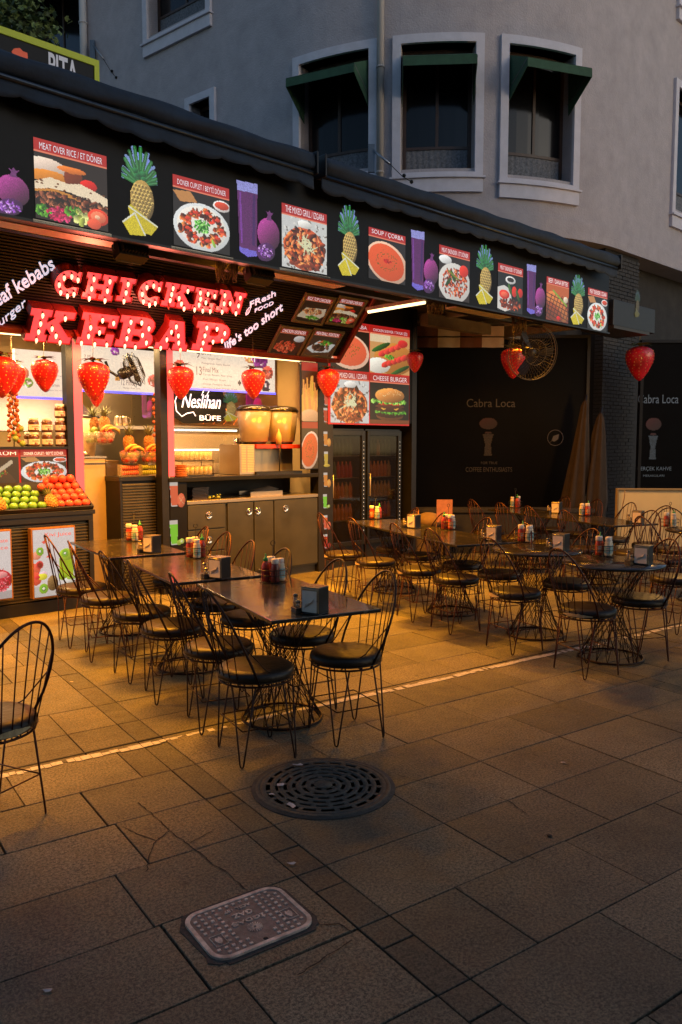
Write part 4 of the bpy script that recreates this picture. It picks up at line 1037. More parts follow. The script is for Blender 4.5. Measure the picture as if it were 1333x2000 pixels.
def fridge(px0,px1,label):
    s0=Fp(px0,900,-.05)[0]; s1_=Fp(px1,900,-.05)[0]; W_=s1_-s0; Hh=1.86
    r=kthing("drinks_fridge",label,"fridge",(s0+s1_)/2,-.10,0,"tall glass door drinks fridges"); h=W_/2
    b=MB(); b.rng(-h,-h+.03,0,.6,0,Hh); b.rng(h-.03,h,0,.6,0,Hh); b.rng(-h+.03,h-.03,.57,.6,0,Hh); b.rng(-h+.03,h-.03,0,.57,Hh-.06,Hh); b.rng(-h+.03,h-.03,0,.57,0,.28); b.obj("cabinet",frm,r)
    b=MB(); b.rng(-h+.005,-h+.05,-.04,-.001,.28,Hh-.02); b.rng(h-.075,h-.005,-.04,-.001,.28,Hh-.02); b.rng(-h+.05,h-.075,-.04,-.001,Hh-.09,Hh-.02); b.rng(-h+.05,h-.075,-.04,-.001,.28,.34)
    dr=b.obj("door",frm,r,bev=.004)
    b=MB(); b.rng(-h+.05,h-.075,-.022,-.016,.34,Hh-.09); b.obj("pane",gl,dr)
    b=MB()
    for k in range(24): b.ball((h-.04,-.041,.42+k*.055),.0042,1,6,4)
    b.obj("light_dots",led_dot,dr)
    b=MB(); b.tube([(-h+.03,-.042,.95),(-h+.03,-.07,.95),(-h+.03,-.07,1.25),(-h+.03,-.042,1.25)],.008,6); b.obj("handle",alu,dr)
    b=MB(); lev=[.30,.62,.92,1.20,1.50]
    for z in lev[1:]: b.rng(-h+.032,h-.032,.06,.56,z-.012,z)
    b.obj("shelves",steel,r)
    return s0,s1_,lev,h,(s0+s1_)/2
FR=[fridge(646,716,"left drinks fridge below the hanging menu board, full of red and orange bottles"),fridge(719,786,"right drinks fridge below the burger picture with a dotted light strip on its door")]
prof=[(.031,0),(.033,.01),(.033,.13),(.030,.15),(.014,.19),(.013,.22),(0,.22)]
shel=["bottom","second","middle","fourth","top"]; ordn=["first","second","third","fourth","fifth","sixth","seventh","eighth"]
for fi,(s0,s1_,lev,h,sc) in enumerate(FR):
    for li,z in enumerate(lev):
        if li==0 : continue
        n=int((2*h-.1)/.075)
        for k in range(n):
            mi=[3,0,0,1,3][li] if fi==0 else [3,1,2,0,3][li]
            if random.random()<.25: mi=random.choice((0,1,2,3))
            b=MB(); b.lathe(prof,10); o=b.obj("drink_bottle",botc[mi],loc=K(sc-h+.075+k*.075,-.10-.12,z),rot=(0,0,KROT))
            cn=["orange","red","amber","green"][mi]
            tag(o,f"{cn} drink bottle, {ordn[k]} from the left on the {shel[li]} shelf of the {'left' if fi==0 else 'right'} fridge","bottle","bottles in the drinks fridges")
# ================================================================== COUNTERS AND WHAT STANDS ON THEM
WARM=(1,.62,.24)
for s_,d_,e,c in ((-1.0,-1.0,125,WARM),(.35,-1.1,115,WARM),(2.1,-1.1,150,(1,.62,.24))):
    r=kthing("ceiling_tube_light","white tube light on the kiosk ceiling "+("over the left counter" if s_<-.5 else "behind the middle opening" if s_<1 else "over the drink machines"),"strip light",s_,d_,3.0,"tube lights inside the kiosk")
    b=MB(); b.rng(-.5,.5,-.04,.04,0,.049); b.obj("housing",alu,r); b=MB(); b.tube([(-.48,0,-.02),(.48,0,-.02)],.02,8); b.obj("tube",tube_w,r)
    arealight("tube_light",r,(0,0,-.05),.9,.1,e,c)
def kbox(b,px0,px1,pyt,pyb,d,dep,zt=None,zb=None):
    s0=Fp(px0,pyt,d)[0]; s1_=Fp(px1,pyt,d)[0]; pm=(px0+px1)/2
    z1=Fp(pm,pyt,d)[1] if zt is None else zt; z0=Fp(pm,pyb,d)[1] if zb is None else zb
    b.rng(s0,s1_,-d,-d+dep,z0,z1); return s0,s1_,z0,z1
def scatter(name,label,cat,group,b,m,pts,rot=None):
    me=b.mesh(name,m)
    for i,p in enumerate(pts):
        o=bpy.data.objects.new(name,me); COL.objects.link(o); o.location=p
        o.rotation_euler=rot if rot else (random.uniform(-.5,.5),random.uniform(-.5,.5),random.random()*6); tag(o,label,cat,group)
# left display counter
cnt=kthing("display_counter","black slatted front counter carrying the tray of apples and oranges","counter")
ZK=Fp(90,1000,0)[1]-.045
b=MB(); b.rng(sm1,-.0,.02,.6,.02,ZK-.001); b.obj("carcass",blackp,cnt)
b=MB(); b.rng(sm1-.02,.02,-.03,.62,ZK,ZK+.045); b.obj("top_slab",black_m,cnt,bev=.004)
b=MB(); b.rng(sm1,.0,-.02,.019,.0,.12); b.rng(-.05,.0,-.02,.019,.12,ZK-.06); b.rng(sm1,.0,-.02,.019,ZK-.06,ZK-.001); b.obj("frame",black_m,cnt,bev=.003)
def slats(b,s0,s1_,y,z0,z1,step=.031):
    z=z0
    while z<z1-step:
        b.add([(s0,y,z),(s1_,y,z),(s1_,y-.016,z+step*.35),(s0,y-.016,z+step*.35),(s0,y-.016,z+step*.62),(s1_,y-.016,z+step*.62),(s1_,y,z+step*.8),(s0,y,z+step*.8),(s0,y,z+step),(s1_,y,z+step)],
          [(0,1,2,3),(3,2,5,4),(4,5,6,7),(7,6,9,8)]); z+=step
slat_m=mat("bronze_slats",(.13,.105,.06),.3,.65,noise=.2,nscale=5)
b=MB(); slats(b,sm1,-.05,.018,.12,ZK-.06); b.obj("slatted_front",slat_m,cnt)
# juice posters in lit frames
def poster(px0,px1,pyt,pyb,label,fn,n=70,ts=()):
    s0,z1=Fp(px0,(pyt),.10); s1_,_=Fp(px1,pyt,.10); pm=(px0+px1)/2; z1=Fp(pm,pyt,.10)[1]; z0=Fp(pm,pyb,.10)[1]
    r=kthing("juice_poster",label,"poster",(s0+s1_)/2,.10,z0,"lit juice posters on the counter front"); w_,h_=s1_-s0,z1-z0
    b=MB(); b.rng(-w_/2,w_/2,.0,.075,0,h_); b.obj("lightbox",mat("poster_frame",(.30,.13,.04),.45,.3,noise=.1),r,bev=.003)
    p=Pic(n,int(n*h_/w_),(214,204,200)); fn(p); o=p.grain(.03).obj("poster_face",w_-.03,h_-.03,mat("poster_print",attr=True,attr_emit=.85,rough=.35),r,(-w_/2+.015,-.004,.015))
    for body,xa,xb,zz,hh in ts:
        b=MB(); fit_text(b,body,xa*(w_-.03),xb*(w_-.03),zz*h_,hh*h_,-.004); b.obj("title",mat("poster_letters",(.3,.05,.04),.5,emit=(.38,.06,.05),es=.7),o)
def kiwi(p,x,y,r): p.ell(x,y,r,r*.7,(140,170,40),0,.2).ell(x,y,r*.8,r*.56,(120,180,50),0,.1).ell(x,y,r*.45,r*.3,(70,110,30)).ell(x,y,r*.3,r*.2,(226,230,200))
def f_kiwi(p):
    p.rect(0,0,1,.16,(190,184,180)); p.ell(.06,.62,.12,.06,(244,150,120)).ell(.0,.42,.16,.09,(240,96,70)).ell(.04,.28,.14,.1,(236,80,60)).ell(.22,.34,.1,.04,(240,190,200)).ell(.2,.3,.12,.05,(226,214,60))
    kiwi(p,.16,.68,.09); kiwi(p,.22,.12,.11); p.ell(.14,.48,.09,.06,(210,60,60)).ell(.14,.48,.06,.04,(140,20,30)); p.poly([(.2,.82),(.34,.86),(.26,.78)],(236,90,80)).poly([(.3,.58),(.42,.66),(.42,.57)],(236,90,80))
    p.ell(.08,.3,.06,.03,(220,50,60)).ell(.44,.19,.13,.115,(110,84,50),0,.7,grain=.1)
    p.poly([(.60,.25),(.62,.55),(.95,.56),(.96,.25)],(150,180,30)).ell(.79,.6,.18,.09,(160,190,50),0,.3).ell(.78,.25,.18,.04,(120,150,20)); kiwi(p,.76,.62,.09); p.ell(.86,.2,.16,.05,(214,210,200)).ell(.9,.24,.12,.03,(150,180,60))
def f_pom(p):
    p.rect(0,0,1,.12,(170,160,158)); p.ell(.72,.28,.3,.15,(196,20,50),0,.5).blobs(.74,.24,.24,.12,110,.03,[(214,60,80),(170,10,40),(240,120,130)]).poly([(.66,.4),(.7,.47),(.74,.42),(.8,.46),(.78,.39)],(190,20,40)).ell(.7,.36,.2,.05,(240,150,150),0,.3)
    p.ell(.3,.3,.2,.2,(150,20,50))
poster(60,147,1030,1166,"lit kiwi juice poster with a green glass, on the slatted counter front",f_kiwi,ts=(("Kivi Juice",.28,.92,.87,.075),))
poster(-62,22,1037,1176,"lit pomegranate juice poster cut by the left picture edge, on the slatted counter front",f_pom,ts=(("Pomegranate",.10,.93,.82,.07),("Juice",.50,.93,.72,.07)))
# shelf, its poster and the jars above the fruit
sp_=kthing("shelf_unit","shelf of chocolate spread jars above a red bordered dish poster","shelf")
zs=Fp(66,872,-.45)[1]; s0,_=Fp(-60,880,-.12); s1_=s1-.002
zpb=Fp(66,950,-.12)[1]
b=MB(); b.rng(sm1+.1,s1_,.43,.9,zs-.03,zs); b.obj("shelf_board",black_m,sp_,bev=.003)
b=MB(); b.rng(sm1+.1,s1_,.47,.49,ZK+.05,zs-.031); b.obj("back_board",mat("red_board2",(.35,.02,.02),.4,emit=(.45,.015,.014),es=.6),sp_)
sa=Fp(40,900,-.46)[0]; sb=s1_-.01
tt=zs-.035; tb=zs-.035-(Fp(66,885,-.46)[1]-Fp(66,948,-.46)[1])
panel(0,0,0,0,"DONER CUPLET / BEYT\u0130 D\u00d6NER",f_plate,sp_,-.46,"dish_picture",80,.2,printed,(sa,sb,tb,tt),-.005)
panel(0,0,0,0,"D\u00dcR\u00dcM",lambda p:(p.rect(0,0,1,1,(30,18,14)),p.ell(.4,.4,.6,.3,(60,34,22),-.6,.4),p.blobs(.4,.42,.3,.2,60,.04,MEAT+GREEN,.7),p.line(.1,.1,.8,.8,.05,(190,170,140))),sp_,-.46,"dish_picture",50,.2,printed,(sa-.40,sa-.02,tb,tt),-.005)
jar_g=mat("jar_glass_brown",(.10,.035,.012),.15,spec=.7,coat=.3); cap_w=mat("jar_cap",(.75,.72,.66),.4); lab_w=mat("jar_label",(.75,.66,.55),.5); red_t=mat("red_ink",(.5,.03,.02),.5)
def make_jar():
    r=thing("spread_jar","x","jar",group="stacked spread jars")
    b=MB(); b.lathe([(.0,0),(.05,0),(.056,.012),(.056,.055),(.052,.08),(.057,.10),(.045,.115),(.043,.12),(0,.12)],18,T(0,0,0,sc=(1,.8,1))); b.obj("glass",jar_g,r)
    b=MB(); b.lathe([(.045,.118),(.047,.122),(.047,.142),(.044,.146),(0,.146)],18,T(0,0,0,sc=(1,.8,1))); b.obj("lid",cap_w,r)
    b=MB(); b.lathe([(.0585,.022),(.0585,.075)],16,T(0,0,0,sc=(1,.8,1)),a0=pi*1.08,a1=pi*1.92); lb=b.obj("jar_label",lab_w,r)
    b=MB(); fit_text(b,"nutella",-.035,.035,.058,.018,-.0482,None,0,.01); fit_text(b,"n",-.035,-.027,.056,.012,-.0485); b.obj("lettering",red_t,lb)
    b=MB(); b.ball((.0,-.044,.034),.014,.7,8,5); b.ball((.02,-.040,.034),.009,.7,8,5); b.obj("label_picture",mat("nut_brown",(.35,.08,.03),.5),lb)
    return r
J=make_jar(); first=True
rows=[("bottom row",878-4,(66,92,118)),("middle row",0,(66,92,118)),("top",0,(118,))]
for ri,(rn,_,pxs) in enumerate(rows):
    for k,px in enumerate(pxs):
        s_,_=Fp(px,850,-.5); lab="chocolate spread jar, "+(["left","middle","right"][k]+" one of the "+rn+" on the shelf" if ri<2 else "topmost jar standing alone on the stack")
        place(J,first,K(s_,-.50,zs+.001+.147*ri),KROT,lab); first=False
for k,px in enumerate((60,)):
    place(J,False,K(Fp(px,850,-.6)[0],-.64,zs+.001),KROT,"chocolate spread jar half hidden behind the bottom left jar of the stack")
# grape-like strings of small fruit
fr_or=mat("small_orange_fruit",(.45,.10,.02),.45,noise=.3,nscale=30)
fr_gr=mat("lime_green_fruit",(.22,.28,.05),.45,noise=.25,nscale=20)
r=kthing("fruit_garland","hanging garland of small orange and red fruit left of the jars","garland",Fp(27,850,-.5)[0],-.50,zs)
b=MB(); b.tube([(0,0,0),(.01,0,.3),(-.01,0,.62)],.006,5); b.obj("cord",mat("cord",(.1,.07,.03),.8),r)
b=MB()
for k in range(44):
    z=.05+.53*k/44; a_=k*2.4; b.ball((.05*cos(a_)*(1-z*.6),.05*sin(a_),z),random.uniform(.018,.026),1,8,6)
b.obj("berries",fr_or,r)
b=MB()
for k in range(5): b.ball((.045*cos(k*2.)+.02,-.05+.01*k,.03+.05*k),.032,1,10,7)
b.obj("limes",fr_gr,r)
# fruit tray
tray=kthing("fruit_tray","sloping black tray full of green apples and oranges on the front counter","tray")
tz0=ZK+.05; tz1=tz0+.27; yb=.42; s_l=sm1+.1
TS=atan2(tz1-tz0,yb-.0)
def TP(s_,v,up=0): return Vector((s_,.0+v*cos(TS)-up*sin(TS),tz0+v*sin(TS)+up*cos(TS)))
b=MB(); VL=hypot(yb,tz1-tz0); M=T(0,0,tz0,TS)
b.rng(s_l,-.02,0,VL,-.015,0,M); b.rng(s_l,-.02,-.02,-.001,-.02,.05,M); b.rng(-.019,.0,-.02,VL,-.02,.05,M); b.obj("tray_base",black_m,tray)
b=MB(); b.add([(-.01,.0,tz0-.02),(-.01,yb,tz0-.02),(-.01,yb,tz1-.02)],[(0,1,2)]); b.obj("side_cheek",black_m,tray)
apple_m=mat("green_apple",(.13,.30,.025),.3,noise=.25,nscale=12,coat=.3,spec=.6)
stem_m=mat("fruit_stem",(.06,.035,.015),.8)
or_m=mat("orange_peel",(.62,.07,.045),.42,bump=.3,bscale=160,noise=.08,nscale=10,coat=.15)
pap_m=mat("peel_paper",(.6,.5,.35),.7)
def make_apple():
    r=thing("green_apple","x","apple",group="green apples in the sloping tray")
    b=MB(); prof=[]
    for i in range(15):
        t_=pi*i/14; rr=.043*sin(t_)*(1+.08*cos(t_)); z=-.040*cos(t_)
        if i>=12: z-=.010*(i-11)/3
        if i<=1: z+=.003
        prof.append((max(rr,1e-5),z))
    b.lathe(prof,18); b.obj("flesh",apple_m,r)
    b=MB(); b.tube([(0,0,.026),(.003,0,.04),(.007,.002,.052)],.0018,5); b.obj("stem",stem_m,r); return r
def make_orange():
    r=thing("orange","x","orange",group="oranges piled in the sloping tray")
    b=MB(); b.ball((0,0,0),.043,.96,20,14); b.obj("peel",or_m,r)
    b=MB(); b.lathe([(0,.0412),(.004,.0412),(.005,.040)],8); b.obj("stem",mat("orange_navel",(.10,.09,.02),.8),r); return r
def pinemat(): return mat("pineapple_skin",(.38,.17,.035),.55,noise=.4,nscale=25,bump=.8,bscale=45),mat("pineapple_leaf",(.13,.14,.05),.6,noise=.25,nscale=12)
def make_pine(name="pineapple",h=.17,cr=.2):
    skin,leaf=pinemat(); r=thing(name,"x","pineapple",group="pineapples on the kiosk counters")
    b=MB(); vs=[];fs=[]; n=16;m_=13
    for j in range(m_+1):
        t_=pi*(j+.35)/(m_+.7); z=h/2-h/2*cos(t_)
        for k in range(n):
            a_=2*pi*(k+(.5 if j%2 else 0))/n; rr=.058*sin(t_)**.6*(1+.07*((j+k)%2)); vs.append((rr*cos(a_),rr*sin(a_),z))
    for j in range(m_):
        for k in range(n): fs.append((j*n+k,j*n+(k+1)%n,(j+1)*n+(k+1)%n,(j+1)*n+k))
    b.add(vs,fs)
    for j in range(1,m_):
        for k in range(0,n,2):
            a_=2*pi*(k+(.5 if j%2 else 0)+.5*(j%2))/n; t_=pi*(j+.35)/(m_+.7); z=h/2-h/2*cos(t_); rr=.058*sin(t_)**.6
            b.lathe([(.010,0),(.006,.005),(0,.007)],5,T(rr*cos(a_),rr*sin(a_),z,0,pi/2,a_))
    b.obj("skin",skin,r)
    b=MB()
    for k in range(26):
        a_=k*2.4; tl=.15+.85*(k/26); le=cr*(.45+.55*k/26)*random.uniform(.85,1.1); wd=.011
        out=(1-tl)*1.0+.12; p0=Vector((.014*cos(a_),.014*sin(a_),h-.004)); d=Vector((cos(a_)*out,sin(a_)*out,1)).normalized(); sd=Vector((-sin(a_),cos(a_),0))
        mid=p0+d*le*.55; tip=p0+d*le+Vector((cos(a_)*.03,sin(a_)*.03,-.01)); up=d.cross(sd)*.003
        b.add([p0-sd*wd*.7,p0+sd*wd*.7,mid+sd*wd*.6,mid-sd*wd*.6,tip,mid+up],[(0,1,5),(0,5,3),(1,2,5),(5,2,4),(3,5,4)])
    b.obj("crown",leaf,r); return r
A_=make_apple(); fi=True
VROW=[.055,.15,.245,.34,.43]; rn=["front","second","third","fourth","back"]
def Tplace(root,first,s_,v,up,rz,label,tilt=0):
    q=TP(s_,v,up); p=K(q.x,-q.y,q.z); r=place(root,first,p,rz,label); r.rotation_euler=(random.uniform(-.3,.3),random.uniform(-.3,.3),rz); return r
sA=Fp(84,975,-.1)[0]
for j,v in enumerate(VROW[:4]):
    for k in range(6):
        s_=sA-.045-k*.092-(.046 if j%2 else 0)
        Tplace(A_,fi,s_,v,.04,random.random()*6,f"green apple, {ordn[k] if k else 'nearest the pineapple'}{' from the pineapple' if k else ''}, in the {rn[j]} row of the sloping tray"); fi=False
P_=make_pine(h=.15,cr=.17)
q=TP(Fp(103,975,0)[0],.02,.055); r=place(P_,True,K(q.x,-q.y-.0,q.z-.03),0,"pineapple lying between the green apples and the oranges"); r.rotation_euler=(radians(-38),0,KROT)
q=TP(sm1+.36 if False else Fp(3,985,0)[0],.02,.055); r=place(P_,False,K(q.x,-q.y,q.z-.03),0,"pineapple at the left picture edge beside the green apples"); r.rotation_euler=(radians(-38),0,KROT+.3)
O_=make_orange(); fi=True; sO0=Fp(121,990,0)[0]; sO1=-.055
for j,v in enumerate(VROW):
    n=4
    for k in range(n+ (1 if j==3 else 0)):
        s_=sO1-k*(sO1-sO0)/3.0 - (.03 if j%2 else 0)*0
        Tplace(O_,fi,s_,v,.04+.008*(j%2),random.random()*6,f"orange, {ordn[k]} from the right in the {rn[j]} row of the sloping tray"); fi=False
for k in range(3):
    s_=sO1-.04-k*(sO1-sO0)/3.0; Tplace(O_,False,s_,.40,.105,random.random()*6,f"orange lying on top of the pile, {ordn[k]} from the right")

# ---- middle opening: cream cabinets and fruit
cab=kthing("cream_cabinet","tall cream metal cabinet in the opening between the two counters","cabinet")
b=MB(); s0,s1_,z0,zt_=kbox(b,152,206,895,1100,-.45,.5,zb=0.02); b.obj("body",mat("cream_metal",(.50,.36,.16),.42,.2,noise=.12,nscale=4),cab,bev=.008)
b=MB(); b.rng(s0-.01,s1_+.01,.43,.46,zt_-.05,zt_-.047); b.rng(s0-.01,s1_+.01,.44,.97,zt_+.001,zt_+.02); b.obj("top_edge",steel,cab)
zcab=zt_+.02
cab2=kthing("grey_cabinet","narrower brownish steel cabinet right of the cream cabinet","cabinet")
b=MB(); q=kbox(b,207,233,899,1100,-.50,.45,zb=.02); b.obj("body",mat("grey_metal",(.17,.12,.07),.4,.5,noise=.15,nscale=4),cab2,bev=.006)
r=kthing("counter_bell","small chrome call bell on the cream cabinet","bell",Fp(168,890,-.6)[0],-.62,zcab)
b=MB(); b.lathe([(.05,0),(.05,.008),(.045,.012)],18); b.obj("base",black_m,r); b=MB(); b.lathe([(.042,.014),(.04,.03),(.028,.045),(.008,.052),(0,.053)],18); b.obj("dome",steel,r); b=MB(); b.tube([(0,0,.052),(0,0,.064)],.006,8); b.obj("button",steel,r)
cl=mat("cream_plastic",(.62,.46,.24),.35,noise=.06); clr=mat("clear_plastic",(.7,.6,.42),.15,alpha=.38,spec=.7)
r=kthing("juice_tub","large cream tapered tub with black lid rings behind the cream cabinet","tub",Fp(170,850,-1.0)[0],-1.05,zcab-.03)
zz=Fp(170,815,-1.05)[1]-zcab+.03
b=MB(); b.lathe([(.0,0),(.10,0),(.16,zz),(0,zz)],24); b.obj("tub_body",cl,r); b=MB(); b.lathe([(.163,zz-.01),(.168,zz+.005),(.12,zz+.03),(0,zz+.035)],24); b.obj("lid",black_m,r)
# fruit bowls
rf_=mat("red_apple",(.42,.03,.015),.3,noise=.3,nscale=14,coat=.3); ban=mat("banana_yellow",(.62,.40,.08),.5,noise=.15,nscale=12)
def bowl_set(px,py,d,label,fruit,pine_=True,bn=False,rad=.13,zabs=None):
    s_,z_=Fp(px,py,d); r=kthing("fruit_bowl",label,"fruit bowl",s_,d,z_,"clear bowls of fruit")
    b=MB(); b.lathe([(.0,0),(rad*.6,0),(rad*.9,.07),(rad,.13)],20); b.lathe([(rad,.128),(rad+.006,.134),(rad,.136)],20); b.obj("bowl",clr,r)
    kd='red apple' if fruit is rf_ else 'orange' if fruit is or_m else 'green fruit'; wh=label.split(' of ',1)[1] if ' of ' in label else label
    base=K(s_,d,z_) if zabs is None else K(s_,d,zabs)
    if zabs is not None: r.location=base
    pts=[(rad*.5*cos(k*1.26),rad*.5*sin(k*1.26),.05) for k in range(5)]+[(rad*.6*cos(k*1.05+.3),rad*.6*sin(k*1.05+.3),.115) for k in range(6)]+[(rad*.3*cos(k*2.1),rad*.3*sin(k*2.1)-.01,.165) for k in range(3)]
    b=MB(); b.ball((0,0,0),.037,.96,12,8)
    scatter(kd.replace(' ','_'),f"{kd} inside the {label}",kd.split()[-1],f"fruit in the {label}",b,fruit,[base+U*x-N*y+Vector((0,0,z)) for x,y,z in pts])
    if bn:
        for k in range(2):
            b=MB(); b.tube([(-.09+.01*k,-.1,.13+.01*k),(-.06,-.115,.17),(0,-.115,.19),(.06,-.11,.175),(.09,-.1,.14)],[.008,.017,.018,.016,.006],8,M=T(0,0,.02*k,0,.25*(1-2*k)))
            tag(b.obj("banana",ban,loc=base,rot=(0,0,KROT)),("front" if k==0 else "rear")+f" banana on the {label}","banana","bananas on the fruit bowls")
    if pine_: place(P_,False,base-N*.02+Vector((0,0,.16)),random.random(),f"pineapple standing in the {label}")
    return r
bowl_set(185,868,-.9,"clear bowl behind the cream cabinet, full of green fruit",fr_gr)
bowl_set(207,868,-.75,"clear bowl on the grey cabinet, full of red apples",rf_,True,True,.11)
# slatted stand with fruit on it
sk=kthing("slatted_stand","low black slatted stand holding jars of macarons and fruit bowls","counter")
b=MB(); d_=-.15; s0,_=Fp(234,1000,d_); s1_=s2-.001; zt_=Fp(275,930,d_)[1]
b.rng(s0,s1_,.15,.7,.02,zt_-.05); b.obj("carcass",blackp,sk)
b=MB(); b.rng(s0-.01,s1_,.13,.72,zt_-.049,zt_); b.rng(s0,s0+.03,.135,.149,0.02,zt_-.05); b.obj("top_slab",black_m,sk,bev=.003)
b=MB(); slats(b,s0+.031,s1_,.149,.02,zt_-.05); b.obj("slatted_front",slat_m,sk)
mac=[mat("macaron_pink",(.62,.14,.08),.6),mat("macaron_green",(.35,.38,.06),.6),rf_]
zt2=zt_+.001
for bi,(px,lb) in enumerate(((254,"clear box of pink macarons on the slatted stand, left one"),(293,"clear box of green macarons on the slatted stand, beside the post"))):
    s_,_=Fp(px,920,-.3); r=kthing("macaron_box",lb,"box",s_,-.32,zt2,"boxes of macarons"); w_=.20
    b=MB(); b.rng(-w_/2-.012,w_/2+.012,-.05,.05,0,.004); b.rng(-w_/2-.012,-w_/2-.009,-.05,.05,.004,.125); b.rng(w_/2+.009,w_/2+.012,-.05,.05,.004,.125); b.obj("clear_case",clr,r)
    b=MB(); b.lathe([(0,-.011),(.024,-.009),(.027,-.003),(.0235,0),(.027,.003),(.024,.009),(0,.011)],12,T(0,0,0,0,pi/2))
    scatter("macaron",("pink" if bi==0 else "green")+" macaron standing on edge in the clear box","macaron",("pink" if bi==0 else "green")+" macarons",b,mac[bi],[K(s_-w_/2+.013+k*.025,-.31,zt2+.033+.056*row) for row in range(2) for k in range(8)],(0,0,KROT))
zb2=zt2+.128
for px,lb,fr_,pn,bn in ((254,"clear bowl above the pink macarons",rf_,1,1),(294,"clear bowl above the green macarons",or_m,1,1)):
    s_,_=Fp(px,900,-.32); bowl_set(px,900,-.32,lb,fr_,pn,bn,.115,zb2)
r=kthing("fruit_garland","hanging garland of small orange fruit beside the middle post","garland",Fp(309,850,-.5)[0],-.5,zb2+.3)
b=MB()
for k in range(26):
    z=.5*k/26; a_=k*2.4; b.ball((.045*cos(a_),.045*sin(a_),z),random.uniform(.018,.025),1,8,6)
b.obj("berries",fr_or,r)
for px,lb in ((231,"left small steel jug on the back shelf"),(243,"right small steel jug on the back shelf")):
    s_,z_=Fp(px,832,-1.3); r=kthing("steel_jug",lb,"jug",s_,-1.3,z_,"small steel jugs")
    b=MB(); b.lathe([(0,0),(.05,0),(.055,.04),(.045,.1),(.048,.12),(.0,.12)],18); b.obj("body",steel,r); b=MB(); b.tube([(.05,0,.1),(.085,0,.09),(.08,0,.04),(.05,0,.03)],.006,6); b.obj("handle",steel,r)
bs=kthing("back_shelf","steel shelf along the back wall of the kiosk","shelf")
zbs=Fp(231,832,-1.3)[1]
b=MB(); b.rng(s1+.2,s2+.6,1.1,1.6,zbs-.04,zbs-.001); b.rng(s1+.2,s1+.25,1.15,1.55,.02,zbs-.041); b.rng(s2+.5,s2+.55,1.15,1.55,.02,zbs-.041); b.obj("board",steel,bs)

# ---- menu lightboxes inside, blue strip below
blue=mat("blue_led",(.1,.1,1),.4,emit=(.02,.07,1.0),es=1.6)
menu_w=mat("menu_print",attr=True,attr_emit=.92,rough=.4)
def lightmenu(px0,px1,pyt,pyb,d,label,lines,seed):
    s0,_=Fp(px0,730,d); s1_,_=Fp(px1,730,d); z0=Fp((px0+px1)/2,pyb,d)[1]; z1=Fp((px0+px1)/2,pyt,d)[1]; w_,h_=s1_-s0,z1-z0
    r=kthing("menu_lightbox",label,"menu board",(s0+s1_)/2,d,z0,"white menu lightboxes inside the kiosk")
    b=MB(); b.rng(-w_/2,w_/2,0,.06,0,h_); b.obj("lightbox",mat("box_white",(.5,.5,.5),.5),r)
    p=Pic(90,max(10,int(90*h_/w_)),(244,224,200))
    for x,y,rr,c in seed: p.ell(x,y,rr,rr*w_/h_*.9,c,0,.4); p.blobs(x,y,rr*.8,rr*.8,12,rr*.35,[tuple(min(255,v*1.1) for v in c),(240,200,190),tuple(v*.7 for v in c)])
    p.grain(.02).obj("menu_face",w_,h_,menu_w,r,(-w_/2,-.004,0))
    b=MB(); ink=mat("grey_ink",(.12,.08,.08),.6,emit=(.20,.11,.10),es=.8)
    for body,x,z,hh,ww in lines: fit_text(b,body,-w_/2+x*w_,-w_/2+(x+ww)*w_,z*h_,hh*h_,-.007)
    b.obj("menu_text",ink,r)
    b=MB(); b.rng(-w_/2,w_/2,-.02,.0,-.02,.004); b.obj("blue_strip",blue,r)
D_M=-.75
lightmenu(30,133,685,776,D_M,"white menu lightbox with fruit slices behind the left strawberries",[("5 Drift",.62,.6,.07,.2),("Kiwi, Apple, Ginger",.62,.48,.03,.26),("Banana, Orange",.62,.40,.03,.2),("6 Green",.62,.28,.07,.2),("Apple, Kiwi, Lime",.62,.16,.03,.26)],[(.12,.5,.13,(226,90,60)),(.22,.3,.1,(120,170,60)),(.55,.2,.08,(200,60,80))])
lightmenu(150,322,680,765,D_M,"white menu lightbox with numbered juices behind the middle opening",[("11 Drift",.48,.62,.13,.14),("Strawberry, Orange",.50,.46,.045,.2),("12 Pinda",.48,.22,.13,.16),("Mango, Kiwi, Lime",.50,.09,.045,.2),("7 Mix",.08,.75,.07,.1),("Apple, Carrot",.08,.64,.04,.13),("8 Fresh",.08,.34,.07,.12),("Beet, Celery",.08,.24,.04,.13)],[(.42,.92,.05,(150,60,150)),(.86,.3,.07,(226,60,60)),(.93,.7,.06,(230,120,60)),(.03,.4,.04,(120,160,60)),(.44,.3,.03,(226,150,60))])
lightmenu(338,537,680,762,D_M,"white menu lightbox with numbers 9 and 13 above the script wall sign",[("9",.21,.82,.22,.035),("Drift",.26,.86,.12,.09),("Pear, Grape, Mint",.26,.72,.045,.18),("Pomegranate, Apple, Banana",.26,.60,.05,.27),("13",.21,.42,.20,.05),("Final Mix",.27,.46,.12,.15),("Carrot, Banana, Pear, Lime",.27,.34,.05,.28),("Kiwi, Mango, Grape",.27,.23,.05,.22),("Orange, Pineapple, Banana",.27,.12,.05,.27),("Strawberry, Kiwi, Orange, Grape",.27,.03,.045,.33)],[(.06,.5,.05,(220,60,60)),(.74,.85,.06,(236,150,90)),(.84,.8,.08,(170,60,150)),(.92,.5,.06,(230,90,70)),(.9,.16,.05,(50,30,60)),(.63,.2,.02,(40,30,50))])
